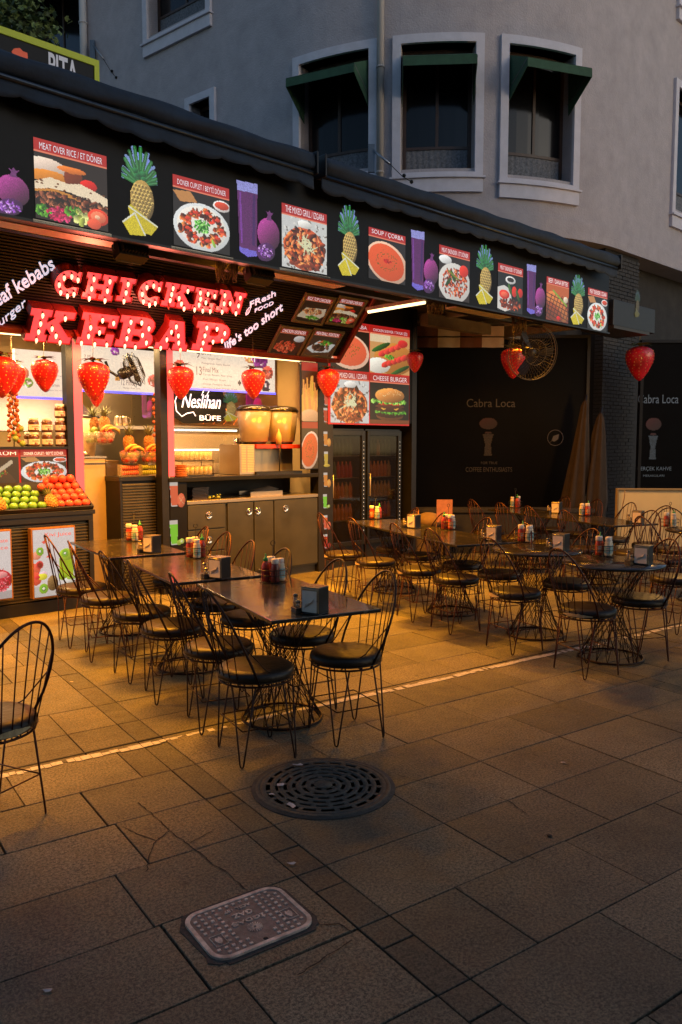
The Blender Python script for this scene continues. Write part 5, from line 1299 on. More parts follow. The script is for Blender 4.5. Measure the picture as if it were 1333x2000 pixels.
# script wall sign
s0,z0=Fp(340,822,-1.0); s1_,z1=Fp(440,762,-1.0); wm=kthing("wall_sign","black scalloped wall sign with glowing white script, inside the kiosk","sign",(s0+s1_)/2,-1.0,z0)
w_,h_=s1_-s0,z1-z0
b=MB(); pts=[]
for k in range(40):
    a_=2*pi*k/40; ex=abs(cos(a_))**.45*(1 if cos(a_)>0 else -1); ez=abs(sin(a_))**.6*(1 if sin(a_)>0 else -1); pts.append((ex*w_*.52*(1+.05*sin(a_*9)),h_/2+ez*h_*.55*(1+.06*cos(a_*7))))
b.prism(pts,0,.03,Matrix(((1,0,0,0),(0,0,1,0),(0,1,0,0),(0,0,0,1)))); b.obj("sign_plate",blackp,wm)
b=MB(); fit_text(b,"Neslihan",-w_*.36,w_*.40,h_*.62,h_*.42,-.012,None,.35,.004,.008); fit_text(b,"B\u00dcFE",-w_*.02,w_*.40,h_*.13,h_*.19,-.012,None,0,.0,.008)
b.tube([(-w_*.42,-.01,h_*.85),(-w_*.48,-.01,h_*.6),(-w_*.46,-.01,h_*.3),(-w_*.36,-.01,h_*.14),(-w_*.26,-.01,h_*.24),(-w_*.14,-.01,h_*.28),(-w_*.1,-.01,h_*.16)],.007,6)
b.tube([(w_*.02,-.01,h_*.8),(w_*.1,-.01,h_*1.05),(w_*.18,-.01,h_*.98),(w_*.12,-.01,h_*.8)],.006,6); b.obj("script_lettering",mat("neon_white",(1,1,1),.4,emit=(.85,.75,.85),es=1.1),wm)
r=kthing("wall_panel","dark brown panelled wall behind the script sign with geometric orange lines","wall panel")
s0,_=Fp(330,800,-1.1); s1_,_=Fp(620,800,-1.1); b=MB(); zz0=Fp(450,832,-1.1)[1]; b.rng(s0,s1_,1.1,1.16,zz0,3.0); b.obj("panel",mat("hex_panel",(.16,.09,.05),.4,.2,noise=.3,nscale=3),r)
b=MB()
for k in range(6):
    x=s0+.5+k*.16; b.tube([(x,1.095,zz0+.02),(x+.10,1.095,zz0+.14),(x,1.095,zz0+.28)],.005,5); b.tube([(x+.1,1.095,zz0+.14),(x+.16,1.095,zz0+.14)],.005,5)
b.obj("inlay_lines",mat("orange_line",(.7,.2,.05),.4),r)
s0,z0=Fp(437,823,-1.0); s1_,z1=Fp(464,762,-1.0)
r=kthing("pineapple_sticker","flat printed pineapple on the kiosk back wall beside the script sign","wall picture",s0,-1.0,z0)
pine(Pic(44,90)).obj("print",s1_-s0,z1-z0,printed_dim,r,(0,0,0))
s0,z0=Fp(478,820,-1.05); s1_,z1=Fp(512,745,-1.05)
r=kthing("juice_sticker","flat printed pink juice glass on the kiosk back wall above the drink machine","wall picture",s0,-1.05,z0)
pj=juice(Pic(44,80)); pj.a=pj.a*np.array([1.9,.6,.9]); pj.a=np.clip(pj.a,0,255); pj.obj("print",s1_-s0,z1-z0,printed_dim,r,(0,0,0))
s0,z0=Fp(276,818,-1.25); s1_,z1=Fp(298,755,-1.25)
r=kthing("juice_sticker","flat printed pink juice glass seen through the middle opening","wall picture",s0,-1.25,z0)
pj.obj("print",s1_-s0,z1-z0,printed_dim,r,(0,0,0))
# posters beside the right post: chips and soup
def pposter(px0,px1,pyt,pyb,label,body,fn,tb=True):
    d=.012; s0,_=Fp(px0,800,d); s1_,_=Fp(px1,800,d); pm=(px0+px1)/2; z0=Fp(pm,pyb,d)[1]; z1=Fp(pm,pyt,d)[1]
    r=kthing("dish_poster",label,"poster",(s0+s1_)/2,d,z0,"dish posters beside the right post"); w_=s1_-s0
    b=MB(); b.rng(-w_/2-.008,w_/2+.008,.004,.03,-.008,z1-z0+.008); b.obj("frame",black_m,r)
    panel(0,0,0,0,body,fn,r,0,"poster_face",44,.14,printed,(-w_/2,w_/2,0,z1-z0),0)
pposter(590,621,708,823,"tall chips poster beside the right post",None,f_fries)
pposter(590,621,824,915,"soup poster below the chips poster",None,f_soup)
# juice stickers on post and side panel
def sticker(parent,s_,z_,kind,h=.17,y=-.004):
    col={'o':(236,140,50),'r':(206,24,24),'y':(214,176,60),'g':(120,220,50),'s':(240,90,60),'k':(140,200,60)}[kind]
    p=Pic(30,46).blank()
    p.poly([(.02,1),(.55,1),(.5,.08),(.12,.08)],(216,206,196)).poly([(.04,.84),(.54,.84),(.5,.12),(.13,.12)],col)
    if kind=='y': p.ell(.4,.1,.4,.1,col)
    elif kind in 'gk': p.ell(.62,.16,.16,.1,(150,180,60)).ell(.78,.2,.16,.1,(190,210,80)).ell(.78,.2,.07,.05,(230,240,190))
    elif kind=='r': p.ell(.76,.24,.2,.17,(180,20,30)).ell(.5,.06,.2,.05,(170,16,24))
    else: p.ell(.74,.3,.25,.26,col).ell(.74,.3,.19,.2,tuple(min(255,c*1.15) for c in col)).line(.6,.42,.88,.18,.01,(250,200,140)).line(.6,.2,.88,.42,.01,(250,200,140))
    w_=h*.68; p.obj("juice_sticker",w_,h,mat("sticker_print",attr=True,attr_emit=.62,rough=.4),parent,(s_-w_/2,y,z_-h/2))
for px,py,kd in ((640,779,'s'),(639,812,'r'),(639,858,'o'),(640,897,'y'),(639,938,'o'),(638,980,'g'),(639,1021,'s'),(639,1058,'r')):
    s_,z_=Fp(px,py,0); sticker(kio,s_,z_,kd,.2)

r=kthing("cooker_hood","dark purple grey cooker hood hanging behind the spread jars","cooker hood",Fp(85,840,-1.5)[0],-1.7,Fp(85,842,-1.5)[1])
b=MB(); hz=Fp(85,776,-1.5)[1]-Fp(85,842,-1.5)[1]; b.add([(-.75,-.25,0),(.75,-.25,0),(.75,.3,0),(-.75,.3,0),(-.55,.0,hz),(.55,.0,hz),(.55,.3,hz),(-.55,.3,hz)],[(3,2,1,0),(4,5,6,7),(0,1,5,4),(1,2,6,5),(2,3,7,6),(3,0,4,7)]); b.obj("hood_body",mat("hood_purple",(.05,.03,.055),.4,.4,noise=.2),r)
r=kthing("steel_splashback","bright steel panel behind the fruit bowls with a riveted seam","wall panel",Fp(262,800,-1.9)[0],-1.95,1.2)
b=MB(); b.rng(-.55,-.01,0,.02,0,1.6); b.rng(.0,.55,0,.02,0,1.6); b.obj("panel",steel,r); b=MB()
for k in range(12): b.ball((.03,-.003,.1+k*.12),.006,1,6,4)
b.obj("rivets",MATS.get("chrome") or mat("chrome",(.6,.55,.45),.15,1.0),r)
cupm=mat("paper_cup",(.62,.5,.36),.6)
b=MB()
for k in range(8): b.lathe([(.028,.018*k),(.036,.018*k+.085),(.038,.018*k+.085),(.038,.018*k+.09)],14)
cz=Fp(405,832,-.85)[1]
for k,(ds_,nm) in enumerate(((-.35,"leftmost"),(-.22,"second"),(-.09,"third"),(.12,"fourth"))):
    o=b.obj("cup_stack",cupm,loc=K(Fp(405,915,-.85)[0]+ds_,-1.15,cz+.001)); tag(o,f"{nm} stack of paper cups from the left, on top of the glass fronted cooler","cup stack","paper cup stacks on the cooler")
# ---- right bar counter with steel cabinets
bar=kthing("bar_counter","black topped bar counter with steel drawers and doors under it","counter")
zbt=Fp(490,928,0)[1]; sbl=s2+.10; sbr=s3-.005
zst=Fp(490,972,0)[1]
b=MB(); b.rng(sbl-.02,sbr,-.02,.62,zbt-.05,zbt); b.obj("black_top",mat("polished_black",(.012,.012,.012),.12,noise=.1,coat=.4),bar,bev=.006)
side_s=Fp(366,1000,0)[0]
b=MB(); b.rng(sbl-.005,side_s,.0,.6,.0,zbt-.051); b.obj("side_panel",blackp,bar,bev=.004)
b=MB(); b.rng(side_s,sbr,.0,.6,zst-.04,zst); b.obj("steel_worktop",steel,bar,bev=.004)
b=MB(); b.rng(side_s+.001,sbr,.03,.6,.10,zst-.041); b.rng(side_s+.01,sbr,.06,.6,.0,.099); b.obj("steel_carcass",mat("dull_steel",(.06,.056,.040),.42,.5,noise=.15,nscale=3,rvar=.12),bar)
b=MB(); b.rng(side_s,sbr,.56,.6,zst,zbt-.051); b.obj("recess_back",blackp,bar)
ds=MATS["dull_steel"]
def door(px0,px1,z0,z1,knx,knz,nm):
    s0,_=Fp(px0,1040,0); s1_,_=Fp(px1,1040,0); b=MB(); b.rng(s0+.004,s1_-.004,.008,.029,z0+.004,z1-.004); o=b.obj(nm,ds,bar,bev=.003)
    x=s0+(s1_-s0)*knx; b=MB(); M=T(x,.008,z0+(z1-z0)*knz,pi/2)
    b.lathe([(.0,.004),(.028,.004),(.036,.010),(.043,.008),(.046,0)],20,M); b.lathe([(.0,.02),(.012,.018),(.02,.006)],14,M); b.obj("bowl_handle",mat("chrome",(.6,.55,.45),.15,1.0),o)
zq=zst-.05
door(368,442,.12,.12+(zq-.12)*.36,.55,.75,"drawer"); door(368,442,.12+(zq-.12)*.37,.12+(zq-.12)*.66,.55,.5,"drawer"); door(368,442,.12+(zq-.12)*.67,zq,.55,.55,"drawer")
door(446,497,.12,zq,.82,.86,"cabinet_door"); door(498,536,.12,zq,.18,.86,"cabinet_door"); door(537,622,.12,zq,.25,.87,"cabinet_door")
s_,_=Fp(349,1000,0)
for py,kd in ((967,'s'),(1042,'g')): ss,zz=Fp(346,py,0); sticker(bar,ss,zz,kd,.30,-.006)
# things on the bar
def kobj(px,py,d): return Fp(px,py,d)[0]
r=kthing("glass_rack","two level black tray rack of clear glasses on the black bar","rack",Fp(380,900,-.25)[0],-.3,zbt+.001)
b=MB(); b.rng(-.22,.22,-.13,.13,0,.012); b.rng(-.22,.22,-.13,.13,.17,.18)
b.obj("tray",black_m,r)
b=MB(); b.lathe([(.0,0),(.022,0),(.029,.1),(.027,.1),(.021,.004)],12)
for li,lv in enumerate((0.0125,.181)):
    scatter("drinking_glass","clear drinking glass standing on the "+("lower" if li==0 else "upper")+" tray of the glass rack on the bar","glass","glasses on the "+("lower" if li==0 else "upper")+" tray",b,clr,[K(Fp(380,900,-.25)[0]-.185+i*.062,-.3+.09-j*.08,zbt+.001+lv) for i in range(7) for j in range(3)],(0,0,0))
b=MB()
for x in (-.21,.21):
    for y in (-.12,.12): b.tube([(x,y,.012),(x,y,.17)],.005,5)
b.obj("rack_leg",black_m,r)
b=MB(); b.lathe([(0,0),(.045,0),(.075,.014),(.072,.017),(.04,.006),(0,.006)],20)
scatter("small_plate","small terracotta plate in the short stack on the bar beside the glass rack","plate","stacked terracotta plates",b,mat("terracotta",(.45,.17,.07),.4),[K(Fp(357,915,-.06)[0],-.1,zbt+.001+.02*k) for k in range(7)],(0,0,0))
b=MB(); b.rng(-.11,.11,-.08,.08,0,.010)
scatter("serving_board","dark serving board in the pile under the left end of the bar top","board","piled dark serving boards",b,mat("dark_plate",(.05,.035,.025),.35),[K(Fp(385,968,-.2)[0]+random.uniform(-.01,.01),-.2,zst+.001+.016*k) for k in range(9)],(0,0,KROT))
r=kthing("cabbage_heap","pile of shredded green salad in the recess under the bar top","salad",Fp(418,972,-.15)[0],-.15,zst+.001)
b=MB()
for k in range(26): b.ball((random.uniform(-.09,.09),random.uniform(-.05,.05),random.uniform(.01,.05)),random.uniform(.012,.022),.6,6,4)
b.obj("leaves",mat("salad_green",(.28,.32,.08),.6,noise=.3,nscale=30),r)
r=kthing("paper_tray","shallow steel tray with serving papers in the recess under the bar top","tray",Fp(510,958,-.22)[0],-.22,zst+.001)
b=MB(); b.rng(-.25,.25,-.12,.12,0,.015); b.rng(-.25,.25,-.12,-.11,.015,.06); b.rng(-.25,.25,.11,.12,.015,.06); b.obj("tray_body",steel,r)
b=MB()
for k in range(6): b.add([(-.2+.02*k,-.1,.02+.008*k),(.12+.02*k,-.09,.02+.012*k),(.10+.02*k,.1,.05+.012*k),(-.2+.02*k,.09,.03+.008*k)],[(0,1,2,3)])
b.obj("papers",mat("papers",(.4,.30,.2),.7),r)
# steel display cooler behind
r=kthing("glass_cooler","low glass fronted food cooler with white tubes, behind the bar","cooler",Fp(405,915,-.85)[0],-.9,0)
zc0=Fp(405,925,-.85)[1]; zc1=Fp(405,832,-.85)[1]; hw=.62
b=MB(); b.rng(-hw,hw,0,.5,.02,zc0); b.rng(-hw,hw,0,.5,zc1-.02,zc1); b.rng(-hw,hw,.47,.5,zc0,zc1-.021); b.obj("cabinet",steel,r)
b=MB(); b.add([(-hw,.0,zc0),(hw,0,zc0),(hw,.1,zc1-.02),(-hw,.1,zc1-.02)],[(0,1,2,3)]); b.obj("glass_front",clr,r)
b=MB(); b.tube([(-hw+.03,.12,zc1-.05),(hw-.03,.12,zc1-.05)],.012,8); b.tube([(-hw+.2,.12,(zc0+zc1)/2),(hw-.2,.12,(zc0+zc1)/2)],.010,8); b.obj("white_tube",tube_w,r)
b=MB()
for k in range(11): b.lathe([(0,0),(.04,0),(.045,.1),(.04,.12),(0,.12)],12,c=(-hw+.1+k*.1,.22,zc0+.005))
b.obj("glass_jars",clr,r)
b=MB(); b.rng(-hw+.05,hw-.05,.14,.44,(zc0+zc1)/2-.04,(zc0+zc1)/2-.03); b.obj("glass_shelf",steel,r)
# card machine
r=kthing("card_reader","small dark card terminal on the steel unit behind the bar","card reader",Fp(452,905,-.45)[0],-.5,zbt+.001)
b=MB(); b.rng(-.09,.09,-.06,.06,0,.13); b.obj("body",steel,r,bev=.008); b=MB(); b.rng(-.02,.05,-.065,-.0605,.03,.1); b.obj("screen",mat("bluish_screen",(.02,.03,.06),.2),r)
# slush machine
sx0,_=Fp(468,900,-.15); sx1,_=Fp(588,900,-.15); mz=Fp(530,868,-.15)[1]
r=kthing("drink_machine","twin bowl cold drink machine with cream tapered bowls and black lids on the bar","drink machine",(sx0+sx1)/2,-.15,zbt+.001); h=(sx1-sx0)/2; hh=mz-zbt
b=MB(); b.rng(-h,-h*.52,-.0,.42,0,hh); b.rng(-h*.52+.001,h,.16,.42,0,hh); b.obj("steel_body",steel,r,bev=.005)
b=MB()
for k in range(16):
    b.rng(-h+.03,-h*.80,-.004,.0,.03+k*hh*.055,.03+k*hh*.055+.008); b.rng(-h*.76,-h*.56,-.004,.0,.03+k*hh*.055,.03+k*hh*.055+.008)
b.obj("vents",mat("vent_cream",(.6,.45,.26),.4),r)
b=MB(); b.rng(-h*.5,h*.25,-.02,.15,hh-.05,hh-.001); b.rng(h*.32,h,-.02,.15,hh-.05,hh-.001); b.obj("red_tap_block",mat("red_plastic",(.45,.03,.015),.35),r,bev=.004)
b=MB(); b.rng(-h*.52,h,-.03,.15,0.0,.03); b.tube([(h*.25,-.01,.03),(h*.28,-.01,hh)],.008,6); b.obj("drip_tray",black_m,r)
for k,x in enumerate((-h*.28,h*.62)):
    bh=(Fp(510,802,-.15)[1]-mz)
    b=MB(); b.lathe([(0,.03),(.17,.03),(.185,.04),(.235,bh),(.23,bh),(.18,.05),(0,.05)],28,T(x,.16,hh,sc=(1,.75,1))); bw_=b.obj("drink_bowl",mat("bowl_clear",(.25,.20,.13),.25,noise=.05),r)
    b=MB(); b.lathe([(0,0),(.15,0),(.165,.029),(0,.029)],24,T(x,.16,hh,sc=(1,.75,1))); b.obj("bowl_foot",black_m,r)
    b=MB(); b.lathe([(.24,bh+.001),(.245,bh+.02),(.20,bh+.06),(.10,bh+.075),(0,bh+.08)],28,T(x,.16,hh,sc=(1,.75,1))); b.obj("lid",mat("smoked_lid",(.02,.015,.01),.12),r)
r=kthing("sauce_bottle","small clear squeeze bottle between the two drink bowls","bottle",(sx0+sx1)/2+h*.17,-.10,mz+.002)
b=MB(); b.lathe([(0,0),(.035,0),(.036,.1),(.025,.13),(.01,.17),(.006,.19),(0,.19)],14); b.obj("bottle_body",mat("amber_squeeze",(.5,.33,.12),.3),r)
for k,(px,lb) in enumerate(((462,"left tall steel cup beside the drink machine"),(472,"middle tall steel cup beside the drink machine"),(482,"right tall steel cup beside the drink machine"))):
    r=kthing("steel_cup",lb,"cup",Fp(px,865,-.5)[0],-.5-.05*k,mz-.04,"steel cups"); b=MB(); b.lathe([(0,0),(.032,0),(.042,.12),(.038,.12),(.03,.01),(0,.01)],16); b.obj("cup_body",mat("chrome",(.6,.55,.45),.15,1.0),r)
r=kthing("cup_stand","steel ledge that carries the tall steel cups","ledge",Fp(472,880,-.5)[0],-.5,zbt+.001); b=MB(); b.rng(-.18,.18,-.08,.22,mz-.05-zbt,mz-.042-zbt); b.rng(-.17,-.15,-.07,.2,0,mz-.051-zbt); b.rng(.15,.17,-.07,.2,0,mz-.051-zbt); b.obj("ledge",steel,r)

# ------------------------------------------------------------------ hanging strawberries
berry=mat("plastic_strawberry",(.60,.012,.022),.38,noise=.45,nscale=2.5,coat=.35,spec=.5,bump=.5,bscale=14)
seed=mat("strawberry_seed",(.75,.35,.10),.4); leafm=mat("strawberry_leaf",(.10,.13,.03),.6,noise=.3,nscale=14)
def make_berry():
    r=thing("hanging_strawberry","x","strawberry ornament",group="giant strawberries hanging along the kiosk")
    b=MB(); prof=[]
    def R(t_): return float(np.interp(t_,[0,.03,.08,.15,.25,.38,.5,.62,.74,.85,.93,.98,1],[0,.24,.38,.47,.5,.49,.45,.385,.30,.21,.13,.06,0]))
    n=28;m_=22;vs=[];fs=[]
    rs=[(R(j/m_),.5-j/m_*1.25) for j in range(m_+1)]
    vs=[];
    for j,(rr,z) in enumerate(rs):
        for k in range(n):
            a_=2*pi*k/n; d=1+.018*cos(a_*9+j*1.6)*sin(j*1.5); vs.append((rr*cos(a_)*d,rr*sin(a_)*d,z))
    for j in range(m_):
        for k in range(n): fs.append(((j+1)*n+k,(j+1)*n+(k+1)%n,j*n+(k+1)%n,j*n+k))
    b.add(vs,fs,smooth=True); nf0=len(b.f)
    for j in range(1,11):
        t_=.06+j*.084; rr,z=R(t_),.5-t_*1.25; cnt_=max(3,int(13*rr/.45))
        for k in range(cnt_):
            a_=2*pi*(k+(.5 if j%2 else 0))/cnt_; b.lathe([(.0,.012),(.014,.010),(.024,.0),(.014,-.008),(0,-.010)],6,T(rr*cos(a_)*1.0,rr*sin(a_)*1.0,z,0,pi/2,a_,sc=(1,.75,1)))
    fo=b.obj("berry_body",berry,r); fo.data.materials.append(seed)
    fo.data.polygons.foreach_set("material_index",[0 if i<nf0 else 1 for i in range(len(b.f))])
    b=MB()
    for k in range(11):
        a_=2*pi*k/11+.1*sin(k*5); d=Vector((cos(a_),sin(a_),0)); sd=Vector((-sin(a_),cos(a_),0)); c0=Vector((0,0,.52)); 
        l=.48+.08*sin(k*3.7); p1=c0+d*l*.5+Vector((0,0,.06)); p2=c0+d*l+Vector((0,0,.02+.08*sin(k*2.2)))
        b.add([c0,p1+sd*.1,p2,p1-sd*.1,p1+Vector((0,0,-.015))],[(0,4,1),(0,3,4),(1,4,2),(4,3,2)])
    b.tube([(0,0,.5),(.02,0,.62)],.03,6); b.obj("leaf_cap",leafm,r)
    b=MB(); b.tube([(.02,0,.62),(.0,0,.8),(0,0,1.9)],.008,5); b.obj("hanging_wire",mat("wire_hook",(.3,.22,.1),.4,.8),r)
    return r
BR_=make_berry()
BL=[(2,728,.15,64,"strawberry ornament cut by the left picture edge",1),(24,735,-.15,50,"strawberry ornament half hidden behind the leftmost one",1),(87,727,-.1,50,"strawberry ornament with a bright green cap in front of the left menu lightbox",1),(183,737,.15,60,"strawberry ornament hanging in the middle opening",1),(188,772,-.55,30,"small strawberry peeking out below the one in the middle opening",1),
 (353,741,.15,51,"strawberry ornament in front of the pink lit strip left of the script wall sign",1),(495,744,.15,46,"strawberry ornament above the twin drink machine",1),(641,743,.15,44,"strawberry ornament hanging from the lower right corner of the leaning sign",1),(811,703,.5,32,"strawberry ornament at the right edge of the burger menu board",1),
 (1003,703,1.2,47,"strawberry ornament in front of the wall fan, with a dark crack across it",1),(1250,703,1.35,53,"unlit dark strawberry ornament hanging alone at the far right end",1)]
fi=True
for px,py,d,wpx,lb,_ in BL:
    s_,z_=Fp(px,py,d); p=K(s_,d,z_); w_=wpx/FPX*p.y
    r=place(BR_,fi,p,random.random()*6,lb); fi=False; r.scale=(w_,w_,w_*1.02)
# ================================================================== TABLES AND CHAIRS
rust=mat("rusty_copper_wire",(.055,.018,.012),.42,.75,noise=.35,nscale=20)
rust2=mat("dark_wire",(.03,.015,.011),.45,.7,noise=.3,nscale=20)
vinyl=mat("black_vinyl",(.024,.016,.009),.42,bump=.25,bscale=40,noise=.2,nscale=9,spec=.28,rvar=.08)
foam=mat("torn_foam",(.38,.28,.14),.85,noise=.4,nscale=40)
# polished stone table top with pale veins
m=bpy.data.materials.new("dark_marble"); m.use_nodes=True; t=m.node_tree; bs_=t.nodes["Principled BSDF"]; L=t.links
tc=t.nodes.new("ShaderNodeTexCoord"); n=t.nodes.new("ShaderNodeTexNoise"); n.inputs["Scale"].default_value=1.7; n.inputs["Detail"].default_value=7; n.inputs["Distortion"].default_value=1.6
L.new(tc.outputs["Object"],n.inputs["Vector"]); cr=t.nodes.new("ShaderNodeValToRGB"); e=cr.color_ramp.elements
e[0].position=0; e[0].color=(.022,.019,.014,1); e[1].position=1; e[1].color=(.026,.022,.017,1)
for p_,c in ((.495,(.024,.02,.015,1)),(.5,(.13,.11,.08,1)),(.504,(.026,.022,.017,1))): x=e.new(p_); x.color=c
L.new(n.outputs[0],cr.inputs[0]); L.new(cr.outputs[0],bs_.inputs["Base Color"]); bs_.inputs["Roughness"].default_value=.17
n5=t.nodes.new("ShaderNodeTexNoise"); n5.inputs["Scale"].default_value=14; n5.inputs["Detail"].default_value=6; L.new(tc.outputs["Object"],n5.inputs["Vector"])
mr=t.nodes.new("ShaderNodeMapRange"); mr.inputs[1].default_value=.3; mr.inputs[2].default_value=.7; mr.inputs[3].default_value=.10; mr.inputs[4].default_value=.22; L.new(n5.outputs[0],mr.inputs[0]); L.new(mr.outputs[0],bs_.inputs["Roughness"])
marble=m
def make_base(root,rt=.25,n=18,m_=rust2):
    zt,zb=.725,.012; rb=.24
    b=MB(); b.tube([(rb*cos(2*pi*k/32),rb*sin(2*pi*k/32),zb) for k in range(32)],.0085,6,True); b.obj("floor_ring",m_,root)
    b=MB(); b.tube([(rt*cos(2*pi*k/32),rt*sin(2*pi*k/32),zt) for k in range(32)],.006,6,True); b.obj("top_ring",m_,root)
    b=MB()
    for s in (1,-1):
        for k in range(n):
            a0=2*pi*k/n; a1=a0+s*radians(140)
            b.tube([(rb*cos(a0),rb*sin(a0),zb),(rt*cos(a1),rt*sin(a1),zt)],.0025,5)
    # slender vertical stays
    for k in range(6):
        a=2*pi*k/6; b.tube([(rb*.97*cos(a),rb*.97*sin(a),zb),(.10*cos(a),.10*sin(a),.36),(rt*.9*cos(a),rt*.9*sin(a),zt)],.0026,5)
    b.obj("wire_pedestal",m_,root)
def rect_table():
    r=thing("rectangular_table","x","table",group="rectangular dark stone tables")
    b=MB(); b.rng(-.325,.325,-.62,.62,.732,.752); b.obj("tabletop",marble,r,bev=.003)
    make_base(r); return r
def round_table():
    r=thing("round_table","x","table",group="round dark tables")
    b=MB(); b.lathe([(.0,.732),(.375,.732),(.38,.738),(.38,.748),(.376,.752),(0,.752)],48); b.obj("tabletop",marble,r)
    make_base(r); return r
def place_table(proto,first,cx,cy,rz,lab): return place(proto,first,(cx,cy,0),rz,lab)
RT=rect_table(); CT=round_table()
def corners(A,B,C):
    A,B,C=[G(*q,.752) for q in (A,B,C)]; c=(A+C)/2; d=(B-A); ang=atan2(d.y,d.x)+pi/2   # local -y runs A->B
    return Vector((c.x,c.y,0)),ang
TB={}
c3,a3=corners((383,1140),(535,1216),(747,1189)); c2_,a2=corners((244,1095),(364.5,1144.6),(510,1120)); c1_,a1=corners((128,1061),(236.5,1092),(372,1075))
a2=(a2+a3)/2; a1=(a1+a3)/2
place_table(RT,True,c3.x,c3.y,a3,"nearest rectangular stone table of the left row, just behind the round manhole cover")
place_table(RT,False,c2_.x,c2_.y,a2,"middle rectangular stone table of the left row")
place_table(RT,False,c1_.x,c1_.y,a1,"farthest rectangular stone table of the left row, beside the slatted counter")
B1=G(770,1038,.752); C1=G(862,1029,.752); cdir=(C1-B1).normalized(); adir=Vector((cdir.y,-cdir.x,0))
adir=(G(868,1065,.752)-G(702,1027,.752)).normalized(); cdir=Vector((-adir.y,adir.x,0))
if cdir.x<0: cdir=-cdir
angR=atan2(adir.y,adir.x)+pi/2
cR1=B1+cdir*.325-adir*.62; cR2=cR1+adir*1.25
place_table(RT,False,cR1.x,cR1.y,angR,"rectangular stone table of the right group nearest the drinks fridges")
place_table(RT,False,cR2.x,cR2.y,angR,"second rectangular stone table of the right group, touching the one by the fridges")
bF=G(1200,1027,.752); fdir=(bF-G(950,994,.752)).normalized(); fc=Vector((-fdir.y,fdir.x,0)); fc=fc if fc.x>0 else -fc; angF=atan2(fdir.y,fdir.x)+pi/2
cF2=bF+fc*.325-fdir*.62; cF1=cF2-fdir*1.25
place_table(RT,False,cF1.x,cF1.y,angF,"back row rectangular table farthest from the viewer")
place_table(RT,False,cF2.x,cF2.y,angF,"back row rectangular table left of the cream panel")
g3=G(1046,1240); g4=G(1193,1285)
place_table(CT,True,g3.x,g3.y,.3,"round table of the right group touching a rectangular table")
place_table(CT,False,g4.x,g4.y,.8,"round table nearest the viewer in the right group, its base straddling the painted line")
place_table(CT,False,3.0,5.95,1.1,"round table cut by the right picture edge")
place_table(CT,False,3.82,8.35,.2,"round table in front of the cream panel at the right edge")

def make_chair(wm,torn):
    r=thing("wire_chair","x","chair",group="wire back bistro chairs")
    b=MB(); b.lathe([(0,.428),(.185,.428),(.200,.436),(.206,.452),(.203,.470),(.190,.484),(.15,.490),(.0,.492)],36); st=b.obj("seat",vinyl,r)
    b=MB(); b.tube([(.2065*cos(2*pi*k/36),.2065*sin(2*pi*k/36),.437) for k in range(36)],.0028,5,True); b.obj("seat_piping",vinyl,st)
    if torn:
        b=MB(); a0=random.uniform(3.6,5.4) if torn is True else torn
        pts=[]; n=14
        for k in range(n+1):
            a=a0-.55+1.1*k/n; w_=.012*sin(pi*k/n)*random.uniform(.5,1.3)
            pts.append(((.2085)*cos(a),(.2085)*sin(a),.447-w_)); pts.append((.207*cos(a),.207*sin(a),.452+w_))
        b.add(pts,[(2*k,2*k+2,2*k+3,2*k+1) for k in range(n)]); b.obj("torn_edge",foam,st)
    b=MB(); b.tube([(.195*cos(2*pi*k/32),.195*sin(2*pi*k/32),.418) for k in range(32)],.006,6,True)
    b.tube([(-.19,0,.418),(.19,0,.418)],.004,5); b.tube([(0,-.19,.418),(0,.19,.418)],.004,5); b.obj("seat_frame",wm,r)
    for k,a in enumerate((radians(42),radians(138),radians(222),radians(318))):
        d=Vector((cos(a),sin(a),0)); foot=d*.225; sd=Vector((-sin(a),cos(a),0)); h=.20
        p0=Vector((.195*cos(a-.33),.195*sin(a-.33),.416)); p1=Vector((.195*cos(a+.33),.195*sin(a+.33),.416))
        b=MB(); b.tube([p0,foot-sd*.010+Vector((0,0,.02)),foot-sd*.006+Vector((0,0,.008)),foot+Vector((0,0,.0055)),foot+sd*.006+Vector((0,0,.008)),foot+sd*.010+Vector((0,0,.02)),p1],.0046,6); b.obj("leg",wm,r)
    b=MB(); f=[Vector((.209*cos(radians(a)),.209*sin(radians(a)),.19)) for a in (42,138,222,318)]
    for i in range(4): b.tube([f[i],f[(i+1)%4]],.0036,5)
    b.obj("stretcher",wm,r)
    # back hoop (rises behind, local -y)
    pts=[]
    N_=30
    def hoop(t_):
        a=pi*t_; x=-.205*cos(a)*(1.0 if abs(cos(a))<.95 else .97)
        zz=sin(a)**.62
        x=-.2*cos(a) if t_ not in (0,1) else -.195*cos(a)
        z=.418+.50*zz; y=-.055-.225*zz; return Vector((x*(1+.10*sin(pi*zz)),y,z))
    for k in range(N_+1): pts.append(hoop(k/N_))
    pts[0]=Vector((-.187,-.055,.418)); pts[-1]=Vector((.187,-.055,.418))
    b=MB(); b.tube(pts,.0068,7); b.obj("back_hoop",wm,r)
    for i,x in enumerate((-.125,-.085,-.042,0,.042,.085,.125)):
        # spindle from the rear rim to the hoop
        y0=-sqrt(.195**2-x*x); best=min((abs(p.x-x*1.45),j) for j,p in enumerate([hoop(.12+.76*q/200) for q in range(201)])); top=hoop(.12+.76*best[1]/200)
        b=MB(); b.tube([(x,y0,.42),top],.0032,5); b.obj("spindle",wm,r)
    for sx in (-1,1):
        b=MB(); top=hoop(.5+sx*.40); b.tube([(sx*.15,.125,.418),(sx*.185,-.02,.50),top],.0034,5); b.obj("brace",wm,r)
    return r
CH=[make_chair(rust2,False),make_chair(rust,4.4),make_chair(rust,False),make_chair(rust,5.2)]
used=[True]*4
